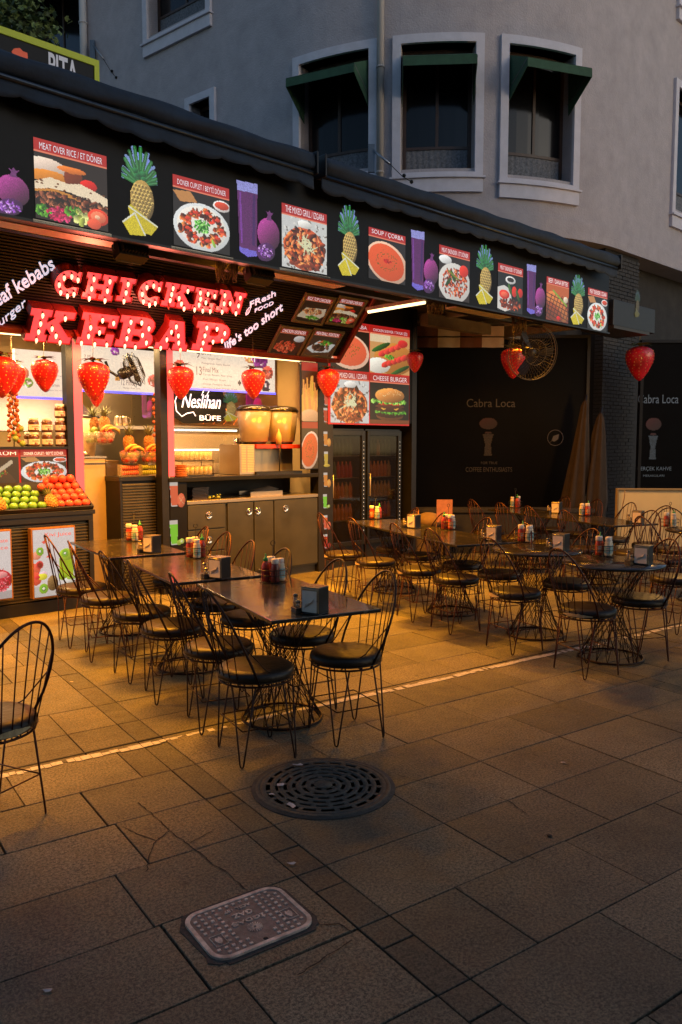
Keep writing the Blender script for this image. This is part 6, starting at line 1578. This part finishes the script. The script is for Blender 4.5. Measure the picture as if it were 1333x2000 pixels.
def chair(px,py,back,kind,label,jit=.12,pos=None):
    """px,py: pixel of the middle of the seat; back: direction the backrest stands on"""
    p=G(px,py,.47) if pos is None else Vector(pos); rz=atan2(back.y,back.x)+pi/2+random.uniform(-jit,jit)
    f=used[kind]; used[kind]=False
    return place(CH[kind],f,(p.x,p.y,0),rz,label)
bl=Vector((-.87,-.5,0)); br=-bl
aL3=(Vector((cos(a3),sin(a3),0)))
bR=-cdir
for px,py,k,lb in ((500,1303,0,"left side of the left row, nearest the manhole cover"),(428,1260,0,"left side of the left row, second from the manhole cover"),(338,1221,0,"left side of the left row, third from the manhole cover"),
    (277,1193,0,"left side of the left row, fourth from the manhole cover"),(210,1165,2,"left side of the left row, fifth from the manhole cover"),(160,1146,2,"left side of the left row, in front of the kiwi poster")):
    chair(px,py,bl,k,"wire chair on the "+lb)
for px,py,k,lb in ((676,1275,0,"right side of the left row, nearest the viewer"),(590,1237,0,"right side of the left row, second from the viewer"),(490,1203,0,"right side of the left row, third from the viewer"),
    (425,1176,2,"right side of the left row, fourth from the viewer"),(385,1150,2,"right side of the left row, fifth from the viewer"),(345,1130,2,"right side of the left row, farthest back against the bar counter")):
    chair(px,py,br,k,"wire chair on the "+lb)
for px,py,k,lb in ((671,1081,1,"its back crossing the juice stickers"),(734,1095,1,"second from the fridges"),(820,1112,1,"third from the fridges"),(891,1128,2,"fourth from the fridges"),(1007,1155,1,"left of the round table base"),(1148,1188,3,"at the round table on the painted line")):
    chair(px,py,bR,k,"wire chair, near side of the right group, "+lb)
for px,py,k,lb in ((770,1069,2,"beside the napkin box next to the fridges"),(822,1084,3,"second from the fridges"),(905,1101,1,"third from the fridges"),(977,1119,3,"beside the left round table"),(1108,1137,1,"between the two round tables"),(1249,1168,3,"right of the near round table"),(1237,1078,2,"in front of the cream panel"),(1318,1128,2,"at the right picture edge")):
    chair(px,py,-bR,k,"wire chair, far side of the right group, "+lb)
bF_=-fc
for i,(q,s_) in enumerate(((cF1,.32),(cF1,-.32),(cF2,.32),(cF2,-.32))):
    for sd,nm in ((1,"far"),(-1,"near")):
        p=q+fdir*(-s_)+fc*sd*.50
        chair(0,0,fc*sd,2,f"wire chair on the {nm} side of the back row, {['farthest','second farthest','third farthest','nearest'][i]} from the viewer",pos=p)
chair(0,0,Vector((-1,-.2,0)),2,"wire chair left of the round table by the cream panel",pos=(3.33,8.2,0))
chair(0,0,Vector((.3,-1,0)),2,"wire chair in front of the cream panel table at the right picture edge",pos=(3.72,7.85,0))
chair(0,0,Vector((.2,1,0)),2,"wire chair whose arched back stands against the cream panel",pos=(3.75,8.95,0))
chair(0,0,Vector((.9,-.42,0)),1,"lone wire chair at the lower left, cut by the picture edge, its seat shining yellow",jit=0,pos=(-1.53,3.36,0))

# ------------------------------------------------------------------ things on the tables
TZ=.753
wire=mat("black_wire",(.012,.011,.010),.4,.5)
redp=mat("ketchup_red",(.34,.035,.012),.3,noise=.1); brwn=mat("sauce_brown",(.13,.02,.012),.3,noise=.1); capw=mat("white_cap",(.66,.58,.48),.45); whb=mat("cream_bottle",(.66,.55,.38),.35,noise=.05)
blab=mat("blue_label",(.22,.42,.42),.5,noise=.25,nscale=60); gcap=mat("green_cap",(.02,.26,.06),.4); olab=mat("orange_label",(.55,.16,.05),.5,noise=.2,nscale=60); wink=mat("white_ink",(.6,.5,.4),.5)
def mk_caddy():
    r=thing("wire_caddy","x","caddy",group="wire sauce caddies")
    b=MB()
    for z,rr in ((.004,.088),(.05,.092),(.085,.095)): b.tube([(rr*cos(2*pi*k/28),rr*sin(2*pi*k/28),z) for k in range(28)],.0024,5,True)
    for k in range(6): a=2*pi*k/6+.3; b.tube([(0,0,.004),(.088*cos(a),.088*sin(a),.004),(.095*cos(a),.095*sin(a),.085)],.002,5)
    b.obj("wire_basket",wire,r)
    b=MB(); b.tube([(0,0,.004),(0,0,.24)],.003,6); b.tube([(.016*cos(2*pi*k/14),0,.255+.016*sin(2*pi*k/14)) for k in range(14)],.0026,5,True); b.obj("handle",wire,r); return r
def mk_bot(nm,cat,body,cap,lab,prof,capprof,lz,grp):
    r=thing(nm,"x",cat,group=grp); b=MB(); b.lathe(prof,18); b.obj("bottle_body",body,r); b=MB(); b.lathe(capprof,18); b.obj("cap",cap,r)
    if lab:
        b=MB(); rr=max(p[0] for p in prof)+.0006; b.lathe([(rr,lz[0]),(rr,lz[1])],20,a0=-pi*.86,a1=-pi*.12); l=b.obj("bottle_label",lab,r)
        b=MB()
        for k in range(3): b.rng(-.014,.014-.004*k,-rr-.0012,-rr-.0006,lz[1]-.018-.016*k,lz[1]-.010-.016*k)
        b.obj("label_print",wink if lab is not whb else redp,l)
    return r
mayo=mk_bot("mayonnaise_bottle","bottle",whb,capw,blab,[(0,0),(.027,0),(.030,.006),(.030,.085),(.026,.098),(.028,.106),(.021,.118),(0,.118)],[(.0225,.117),(.0235,.12),(.0235,.142),(.021,.146),(0,.146)],(.02,.082),"cream mayonnaise bottles in the caddies")
ket=mk_bot("ketchup_bottle","bottle",redp,capw,olab,[(0,0),(.025,0),(.028,.006),(.028,.09),(.022,.115),(.018,.125),(0,.125)],[(.026,.118),(.027,.122),(.027,.150),(.024,.154),(0,.154)],(.02,.085),"red ketchup bottles in the caddies")
hot=mk_bot("hot_sauce_bottle","bottle",redp,gcap,None,[(0,0),(.026,0),(.028,.006),(.028,.10),(.018,.125),(.013,.135),(0,.135)],[(.0155,.133),(.0155,.152),(.006,.156),(.004,.182),(0,.184)],(0,0),"green capped hot sauce bottles in the caddies")
b=MB(); b.lathe([(.0287,.02),(.0287,.088)],20,a0=-pi*.9,a1=-pi*.1); b.obj("bottle_label",mat("clear_print",(.26,.03,.015),.4,noise=.6,nscale=90),hot)
bbq=mk_bot("brown_sauce_bottle","bottle",brwn,capw,None,[(0,0),(.026,0),(.029,.006),(.029,.09),(.023,.115),(.019,.125),(0,.125)],[(.024,.12),(.025,.123),(.025,.148),(.022,.152),(0,.152)],(0,0),"brown sauce bottles in the caddies")
b=MB(); b.lathe([(.0297,.03),(.0297,.08)],20,a0=-pi*.9,a1=-pi*.1); b.obj("bottle_label",mat("dark_print",(.09,.012,.008),.4,noise=.6,nscale=90),bbq)
caddy=mk_caddy()
steelb=mat("dispenser_steel",(.32,.27,.19),.3,.85,noise=.12,nscale=14,rvar=.1); dkst=mat("dispenser_dark",(.05,.045,.04),.35,.7,noise=.2,nscale=14); nap=mat("paper_napkin",(.72,.62,.5),.8,noise=.06,nscale=30)
def mk_disp():
    r=thing("napkin_dispenser","x","napkin dispenser",group="metal napkin dispensers")
    b=MB(); b.rng(-.048,.048,-.056,.056,.006,.142); b.rng(-.05,.05,-.058,.058,.0,.0055); b.obj("case",dkst,r,bev=.004)
    b=MB(); b.rng(-.0505,.0505,-.055,.055,.1425,.146); b.rng(-.0505,-.0485,-.0565,.0565,.01,.141); b.obj("steel_shell",steelb,r,bev=.002)
    b=MB(); b.rng(-.0560,-.0508,-.046,.046,.012,.126); b.add([(-.0561,-.03,.09),(-.068,-.02,.07),(-.066,.02,.055),(-.0561,.032,.03)],[(0,1,2,3)]); b.obj("napkins",nap,r)
    b=MB(); b.tube([(-.0525,-.046,.128),(-.0525,-.03,.136),(-.0525,.03,.136),(-.0525,.046,.128)],.0035,6); b.rng(-.054,-.0508,-.052,-.0462,.012,.13); b.rng(-.054,-.0508,.0462,.052,.012,.13); b.obj("face_plate",steelb,r); return r
disp=mk_disp()
glass_s=mat("shaker_glass",(.45,.36,.22),.12,spec=.7,alpha=.6); 
def mk_shak():
    r=thing("shaker_set","x","shaker set",group="salt, pepper and toothpick sets")
    b=MB(); b.rng(-.032,.032,-.02,.02,0,.03); b.obj("holder",dkst,r,bev=.002)
    for x,h in ((-.016,.055),(.016,.085)):
        b=MB(); b.lathe([(0,.031),(.0125,.031),(.0125,h),(0,h)],12,c=(x,0,0)); o=b.obj("shaker",glass_s,r); b=MB(); b.lathe([(.013,h+.0005),(.013,h+.012),(.009,h+.016),(0,h+.016)],12,c=(x,0,0)); b.obj("shaker_lid",steelb,o)
    return r
shak=mk_shak()
names=["nearest left table","middle left table","farthest left table","table by the fridges","second table from the fridges","left round table","near round table","farthest back table","back table by the panel","round table by the panel"]
#  caddy base px, contents (kind) by angle toward viewer, dispenser base px
rows=[((534,1136),"hbmk",(616,1197),a3),((383,1089),"kmhk",(430,1129),a2),((263,1056),"kmh",(298,1079),a1),((734,1013),"kmh",(809,1031),angR),((876,1034),"hkmb",(965,1056),angR),((1027,1058),"kmmh",(1096,1075),angR),((1180,1085),"kmmh",(1257,1102),angR),((1007,991),"mhk",(1088,1002),angF),((1143,1007),"mkhm",(1247,1022),angF),((1309,1029),"kmhm",None,angF)]
proto={'h':hot,'b':bbq,'m':mayo,'k':ket}; kn={'h':"green capped hot sauce bottle",'b':"white capped brown sauce bottle",'m':"cream mayonnaise bottle",'k':"white capped red ketchup bottle"}
fu={k:True for k in 'hbmk'}; f0=True
for i,(cp,cont,dp,an) in enumerate(rows):
    p=G(*cp,TZ); place(caddy,f0,p,an,f"black wire caddy of sauce bottles on the {names[i]}")
    seen={}
    for j,ch in enumerate(cont):
        view=atan2(-p.y,-p.x)
        off={3:[150,-10+20,80],4:[165,-15,75,-105]}[len(cont)][j] if len(cont)==3 else [150,-35,55,-125][j]
        # bottles spaced around the centre rod; j=0 left, 1 front, 2 right, 3 behind
        base=[pi,-pi/2,0,pi/2][j]+.35
        q=p+Vector((.05*cos(base),.05*sin(base),.0))
        seen[ch]=seen.get(ch,0)+1; pre="second " if seen[ch]>1 else ""
        place(proto[ch],fu[ch],q+Vector((0,0,.006)),random.uniform(-.5,.5)+(0 if ch!='m' else random.uniform(-.3,.3)),f"{pre}{kn[ch]} in the caddy on the {names[i]}"); fu[ch]=False
    if dp:
        q=G(*dp,TZ); place(disp,f0,q,an+.5+random.uniform(-.08,.08),f"metal napkin dispenser on the {names[i]}")
        L_=Vector((cos(an),sin(an),0)); s2_=q-L_*.085+Vector((-L_.y,L_.x,0))*.05
        place(shak,f0,s2_+Vector((0,0,0)),an+pi/2,f"small two shaker holder beside the napkin dispenser on the {names[i]}")
    f0=False
for lv in (): pass

# ================================================================== RIGHT AND BACKGROUND
txt_d=mat("faint_lettering",(.20,.17,.14),.6); txt_b=mat("faint_blue_lettering",(.16,.22,.28),.6,emit=(.03,.05,.075),es=.2)
def face_at(px,py,Y,yaw=0): return YP(px,py,Y)
def winpane(name,px0,px1,Y,label,yaw):
    a=YP(px0,960,Y); c=YP(px1,960,Y*1.0); r=thing(name,label,"shop window",((a.x+c.x)/2,Y,0),yaw,"dark coffee shop windows"); w_=abs(c.x-a.x)/2/cos(yaw)
    b=MB(); b.rng(-w_,w_,0,.06,.02,3.35); b.obj("glass",mat("black_shop_glass",(.004,.004,.0045),.5,spec=.06,noise=.2,nscale=2),r)
    b=MB()
    for x in (-w_-.05,w_): b.rng(x,x+.05,-.03,.09,0,3.4)
    b.rng(-w_,w_,-.03,.09,3.351,3.4); b.obj("frame",black_m,r); return r,w_
YW=13.0
def onp(r,px,py):
    """pixel -> local x,z on the pane"""
    M=r.matrix_basis; n=Vector((sin(r.rotation_euler.z),-cos(r.rotation_euler.z),0)); d=ray(px,py); c=Vector((0,0,CAMH)); t_=(r.location-c).dot(n)/d.dot(n); q=c+d*t_-r.location
    return q.dot(Vector((cos(r.rotation_euler.z),sin(r.rotation_euler.z),0))), q.z
r,w_=winpane("coffee_shop_window",812,1140,YW,"dark unlit coffee shop window with faint lettering behind the wall fan",0.0)
def lines(r,items,m,nm="lettering"):
    b=MB()
    for body,px0,px1,py,h in items:
        x0,z=onp(r,px0,py); x1,_=onp(r,px1,py); fit_text(b,body,x0,x1,z,h/FPX*r.location.y,-.004,None,0,.0)
    b.obj(nm,m,r)
lines(r,[("Cabra Loca",912,1007,787,16)],mat("tan_lettering",(.06,.048,.034),.6)); lines(r,[("FOR TRUE",940,972,904,5),("COFFEE ENTHUSIASTS",910,1001,917,9)],mat("tan_lettering",(.06,.048,.034),.6))
def drinkpic(r,px0,px1,py0,py1,cup,top,m):
    x0,z0=onp(r,px0,py0); x1,z1=onp(r,px1,py1)
    p=Pic(26,64).blank(); p.ell(.5,.84,.5,.15,top,0,.4).ell(.5,.6,.2,.03,top); p.poly([(.2,.56),(.8,.56),(.66,.3),(.72,.0),(.28,0),(.34,.3)],cup,grain=.25)
    p.obj("drink_print",x1-x0,z1-z0,m,r,(x0,-.004,z0))
upr=mat("unlit_window_print",attr=True,rough=.6)
drinkpic(r,936,972,890,815,(44,34,22),(44,11,9),upr)
x0,z0=onp(r,1085,855); b=MB(); M=T(x0,-.006,z0); rr=.125
b.tube([(rr*cos(2*pi*k/30),0,rr*sin(2*pi*k/30)) for k in range(30)],.006,5,True,M=M)
b.prism([(-.06,-.05),(-.03,.03),(.06,.06),(.05,-.02),(-.01,-.06)],-.002,.002,M@Matrix(((1,0,0,0),(0,0,1,0),(0,1,0,0),(0,0,0,1)))); b.tube([(-.08,0,-.075),(.03,0,.03)],.005,5,M=M); b.obj("leaf_emblem",mat("grey_emblem",(.09,.08,.075),.6),r)
r2,w2_=winpane("coffee_shop_window",1250,1420,13.6,"dark coffee shop window with bluish lettering at the right picture edge",0.0)
lines(r2,[("Cabra Loca",1247,1326,779,17)],txt_b); lines(r2,[("GER\u00c7EK KAHVE",1245,1312,916,9),("MERAKLILARI",1257,1298,929,4)],txt_b,"small_lettering")
drinkpic(r2,1260,1293,897,815,(84,100,110),(90,18,20),mat("faint_print",attr=True,attr_emit=.16,rough=.6))
# folded parasols inside the shop front
par=mat("tan_parasol_cloth",(.032,.02,.012),.85,noise=.3,nscale=6)
for px,lb,hh in ((1118,"left folded tan parasol leaning against the dark coffee shop window",2.35),(1150,"right folded tan parasol leaning beside the brick pillar",2.15)):
    p=YP(px,960,12.4); r=thing("folded_parasol",lb,"parasol",(p.x,12.4,0),.3,"folded parasols"); r.rotation_euler=(0,radians(5),.3)
    b=MB(); vs=[];fs=[];n=28
    for j,(z,rr) in enumerate([(.35,.05),(.45,.17),(.8,.19),(1.3,.14),(1.8,.09),(hh-.1,.05),(hh,.015)]):
        for k in range(n): q=rr*(1+.28*sin(k*2*pi/n*7+j*.2)); vs.append((q*cos(2*pi*k/n),q*sin(2*pi*k/n),z+.04*sin(k*2.1)*(j<2)))
    for j in range(6):
        for k in range(n): fs.append((j*n+k,j*n+(k+1)%n,(j+1)*n+(k+1)%n,(j+1)*n+k))
    b.add(vs,fs,smooth=True); b.obj("folded_cloth",par,r); b=MB(); b.tube([(0,0,0),(0,0,hh+.08)],.02,8); b.obj("pole",black_m,r)
# checked bunting hanging under the far beam
a=YP(770,655,12.3); c=YP(985,655,12.3)
r=thing("checked_bunting","row of brown and pale checked cloth squares hanging under the far beam","bunting",(a.x,12.3,a.z),0)
cm=[mat("pale_check",(.42,.36,.32),.85,noise=.1),mat("brown_check",(.12,.05,.03),.85,noise=.1)]
n=5; L_=(c.x-a.x)/n
for k in range(n):
    for j in range(2):
        b=MB(); pts=[]; 
        for q in range(7): pts+= [(k*L_+L_*q/6,.01*sin(q*1.4+k),.16-.17*j-.02),(k*L_+L_*q/6,.014*sin(q*1.4+k),.16-.17*(j+1))]
        b.add(pts,[(2*q,2*q+2,2*q+3,2*q+1) for q in range(6)],smooth=True); b.obj("cloth_square",cm[(k+j+1)%2 if j==1 else k%2],r)
b=MB(); b.tube([(0,0,.155),(n*L_,0,.155)],.008,5); b.obj("line",black_m,r)
# wall / ceiling fans
def fan(loc,R,yaw,tilt,label,m,m2):
    r=thing("cage_fan",label,"fan",loc); r.rotation_euler=(tilt,0,yaw)
    b=MB()
    for rr,y in ((R,0),(R*.98,-.05),(R*.98,.05),(R*.45,-.085),(R*.15,-.09),(R*.45,.085)): b.tube([(rr*cos(2*pi*k/36),y,rr*sin(2*pi*k/36)) for k in range(36)],.003 if rr!=R else .006,5,True)
    for k in range(44):
        a=2*pi*k/44; c_,s_=cos(a),sin(a)
        b.tube([(R*.15*c_,-.09,R*.15*s_),(R*.6*c_,-.085,R*.6*s_),(R*c_,0,R*s_),(R*.6*c_,.085,R*.6*s_),(R*.2*c_,.09,R*.2*s_)],.0016,4)
    b.obj("wire_cage",m,r)
    b=MB(); b.lathe([(0,-.03),(.05,-.03),(.055,.0),(.05,.03),(0,.03)],16,T(0,0,0,pi/2)); b.obj("hub",m2,r)
    for k in range(3):
        a=2*pi*k/3; b=MB(); M=T(0,0,0,0,a)@Matrix.Rotation(.0,4,'Z'); pts=[(.03,-.02,.0),(R*.5,-.035,R*.18),(R*.86,-.03,R*.20),(R*.9,.0,R*.02),(R*.82,.025,-R*.12),(R*.4,.02,-R*.08),(.03,.02,-.02)]
        b.add(pts,[(0,1,5,6),(1,2,3,4),(1,4,5)],M); b.obj("blade",m2,r)
    b=MB(); b.lathe([(0,.03),(.06,.035),(.065,.14),(.045,.18),(0,.18)],16,T(0,0,0,-pi/2)); b.obj("motor",m2,r)
    b=MB(); b.tube([(0,.12,0),(0,.2,0),(0,.26,.08),(0,.26,R*1.0)],.016,8); b.obj("bracket",m2,r); return r
fan(YP(1040,688,10.6),.36,.35,.15,"large dark wire cage fan hanging under the canopy behind a strawberry",mat("fan_wire_tan",(.08,.055,.028),.5,.3),mat("fan_dark",(.03,.024,.018),.4,.3))
s_,z_=Fp(262,722,-.45)
fan(K(s_,-.45,z_),.19,KROT+.9,-.35,"black cage fan high in the middle opening of the kiosk",mat("fan_wire_black",(.03,.025,.02),.35,.6),mat("fan_black",(.015,.013,.011),.35,.3))
# cream panel at the right edge
a=YP(1207,1030,10.35); r=thing("cream_panel","warmly lit cream windbreak panel behind the tables at the right edge","panel",(a.x,10.35,0),radians(-4))
zt=YP(1207,957,10.35).z
b=MB(); b.rng(0,1.6,0,.05,.12,zt); b.obj("board",mat("cream_board",(.62,.50,.27),.5,noise=.06,nscale=3),r,bev=.004)
b=MB(); b.rng(-.02,1.62,-.02,.07,zt+.001,zt+.02); b.rng(-.02,-.001,-.02,.07,.0,zt); b.rng(.0,1.6,-.01,.06,.05,.119); b.obj("rim",mat("panel_rim",(.25,.19,.1),.5),r)
lamp=pointlight("added_panel_wash",r,(.7,-.7,2.3),90,(1,.5,.12),.2)  # added light without a fixture, brightens the cream panel
b=MB(); p=YP(1222,958,10.25); q=[Vector(p)+Vector((0,0,.0)),Vector(p)+Vector((-.02,-.03,-.1)),Vector(p)+Vector((-.05,-.03,-.25)),Vector(p)+Vector((-.12,-.03,-.38)),Vector(p)+Vector((-.11,-.03,-.46))]
tag(b.tube([(v.x,v.y,v.z) for v in q],.007,6).obj("cable",mat("cable_tan",(.2,.13,.07),.6)),"loose cable hanging over the left corner of the cream panel","cable")
# orange lit notice standing behind the right group
p=YP(869,1000,11.6); r=thing("orange_notice","small orange lit notice board behind the second table from the fridges","notice board",(p.x,11.6,0),.05)
z0=YP(869,1020,11.6).z; z1=YP(869,976,11.6).z
b=MB(); b.rng(-.115,.115,0,.03,z0,z1); b.obj("board",mat("orange_board",(.4,.14,.05),.5,noise=.3,nscale=12,emit=(.30,.10,.03),es=.35),r); b=MB(); b.tube([(0,.015,0),(0,.015,z0)],.015,8); b.lathe([(.15,0),(.15,.02),(.02,.03)],16); b.obj("stand",black_m,r)
# low dark benches/crates in the gloom behind the right group
r=thing("log_basket","low basket with a rounded cream cushion behind the napkin box near the fridges","basket",(YP(838,1005,11.9).x,11.9,0))
b=MB(); b.rng(-.3,.3,-.2,.2,0,.4); b.obj("basket_body",mat("basket",(.08,.05,.025),.8,noise=.4,nscale=20),r,bev=.02); b=MB(); b.ball((0,0,.52),.2,.6,18,10); b.obj("cushion",mat("cushion_tan",(.3,.19,.09),.8,noise=.2),r)
# extra dim furniture against the shop window: dark planter wall
r=thing("low_planter","low dark planter box in front of the coffee shop window","planter",(YP(985,980,12.2).x,12.2,0)); b=MB(); b.rng(-1.3,1.3,-.15,.15,0,.62); b.rng(-1.34,1.34,-.19,.19,.621,.68); b.obj("planter_box",mat("planter_dark",(.02,.018,.015),.7,noise=.2),r,bev=.006)

# ------------------------------------------------------------------ upper left: PITA sign, tree, cable bracket
sN,_=Fp(193,140,.9); zN=Fp(193,119,.9)[1]; p0=K(sN,.9,zN)
r=thing("pita_sign","black sign with a yellow green border and white lettering above the awning","sign",p0,KROT)
vL=(K(sN-2.4,.9,zN)); b=MB(); H_=.62; b.rng(-2.6,-.0,0,.12,-H_,0); b.obj("sign_box",blackp,r)
yg=mat("yellow_green_border",(.48,.52,.01),.5,emit=(.36,.40,.01),es=.10)
b=MB(); b.rng(-2.6,0.0,-.012,-.001,-.055,.0); b.rng(-.045,0.0,-.012,-.001,-H_,-.056); b.obj("border",yg,r)
xa=Fp(95,140,.9)[0]-sN; xb=Fp(156,140,.9)[0]-sN; zc=Fp(127,137,.9)[1]-zN
b=MB(); fit_text(b,"PITA.",xa,xb,zc,.21,-.005,None,0,.02); b.obj("lettering",mat("grey_white_letters",(.55,.53,.55),.6,emit=(.20,.20,.22),es=.6),r)
xa=Fp(22,104,.9)[0]-sN; zc=Fp(30,103,.9)[1]-zN
b=MB(); n=12; b.prism([(xa+.07+.07*random.uniform(.6,1)*cos(2*pi*k/n),zc+.06*random.uniform(.6,1.2)*sin(2*pi*k/n)) for k in range(n)],-.006,-.002,Matrix(((1,0,0,0),(0,0,1,0),(0,1,0,0),(0,0,0,1)))); b.obj("orange_splash",mat("orange_paint",(.6,.09,.03),.5,emit=(.5,.06,.02),es=.4),r)
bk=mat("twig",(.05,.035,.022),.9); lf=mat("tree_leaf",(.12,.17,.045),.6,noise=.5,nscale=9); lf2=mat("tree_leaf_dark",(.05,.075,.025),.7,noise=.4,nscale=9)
tp=YP(-60,50,9.3)
r=thing("street_tree","leafy tree reaching into the top left corner in front of the building","tree",(tp.x-.3,9.6,0))
b=MB(); b.tube([(0,0,0),(.05,0,1.5),(-.03,.02,3.2),(.05,0,4.6),(.0,0,6.4)],[.13,.11,.095,.08,.04],10); b.obj("trunk",mat("bark",(.10,.08,.06),.9,noise=.4,bump=.6,bscale=25),r)
b=MB()
brs=[]
for k in range(9):
    a=k*2.1; z=4.6+.25*k; l=random.uniform(.5,.9); e=Vector((cos(a)*l,sin(a)*l,z+l*.4)); brs.append(e); b.tube([(.02,0,z),(e.x*.5,e.y*.5,z+l*.25),tuple(e)],[.03,.02,.008],6)
for px,py in ((50,40),(20,15),(58,62),(0,50),(35,70)):
    e=YP(px,py,9.3)-Vector(r.location); brs.append(e); b.tube([(0,0,e.z-.7),(e.x*.5,e.y*.5,e.z-.3),tuple(e)],[.03,.02,.008],6)
b.obj("branches",bk,r)
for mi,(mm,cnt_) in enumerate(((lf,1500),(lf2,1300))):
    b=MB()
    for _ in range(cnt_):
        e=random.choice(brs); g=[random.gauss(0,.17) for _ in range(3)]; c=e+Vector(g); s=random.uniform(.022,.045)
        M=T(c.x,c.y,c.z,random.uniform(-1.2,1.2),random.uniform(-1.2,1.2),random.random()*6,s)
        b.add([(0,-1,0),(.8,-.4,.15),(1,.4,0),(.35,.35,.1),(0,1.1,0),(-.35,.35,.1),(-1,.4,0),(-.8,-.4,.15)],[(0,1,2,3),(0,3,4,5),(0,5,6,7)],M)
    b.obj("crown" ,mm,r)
# cable bracket at the upper left pipe, and one near the drainpipe
def bracket(px0,py0,px1,py1,Y,label):
    a=YP(px0,py0,Y); c=YP(px1,py1,Y-.4); r=thing("cable_stay",label,"cable",a)
    d=c-a; b=MB(); b.tube([(0,0,0),tuple(d*.45)],.018,8); b.obj("turnbuckle",mat("galvanised",(.32,.34,.38),.4,.8),r); b=MB(); b.tube([tuple(d*.45),tuple(d*.75+Vector((0,0,-.03))),tuple(d)],.006,5); b.ball(tuple(d*.8),.03,1,8,6); b.ball(tuple(d*.98),.03,1,8,6); b.obj("steel_cable",wire,r)
    b=MB(); b.rng(-.05,.05,-.03,.03,-.35,.06); b.obj("mount",mat("painted_blue_grey",(.10,.13,.17),.5,.4),r)
pu,_n=bpath(find_t(182),.25); bracket(181,84,228,152,pu.y,"steel cable stay from the pale pipe down behind the awning at upper left")
bracket(726,290,806,356,12.6,"thin steel cable stay below the left corner window")
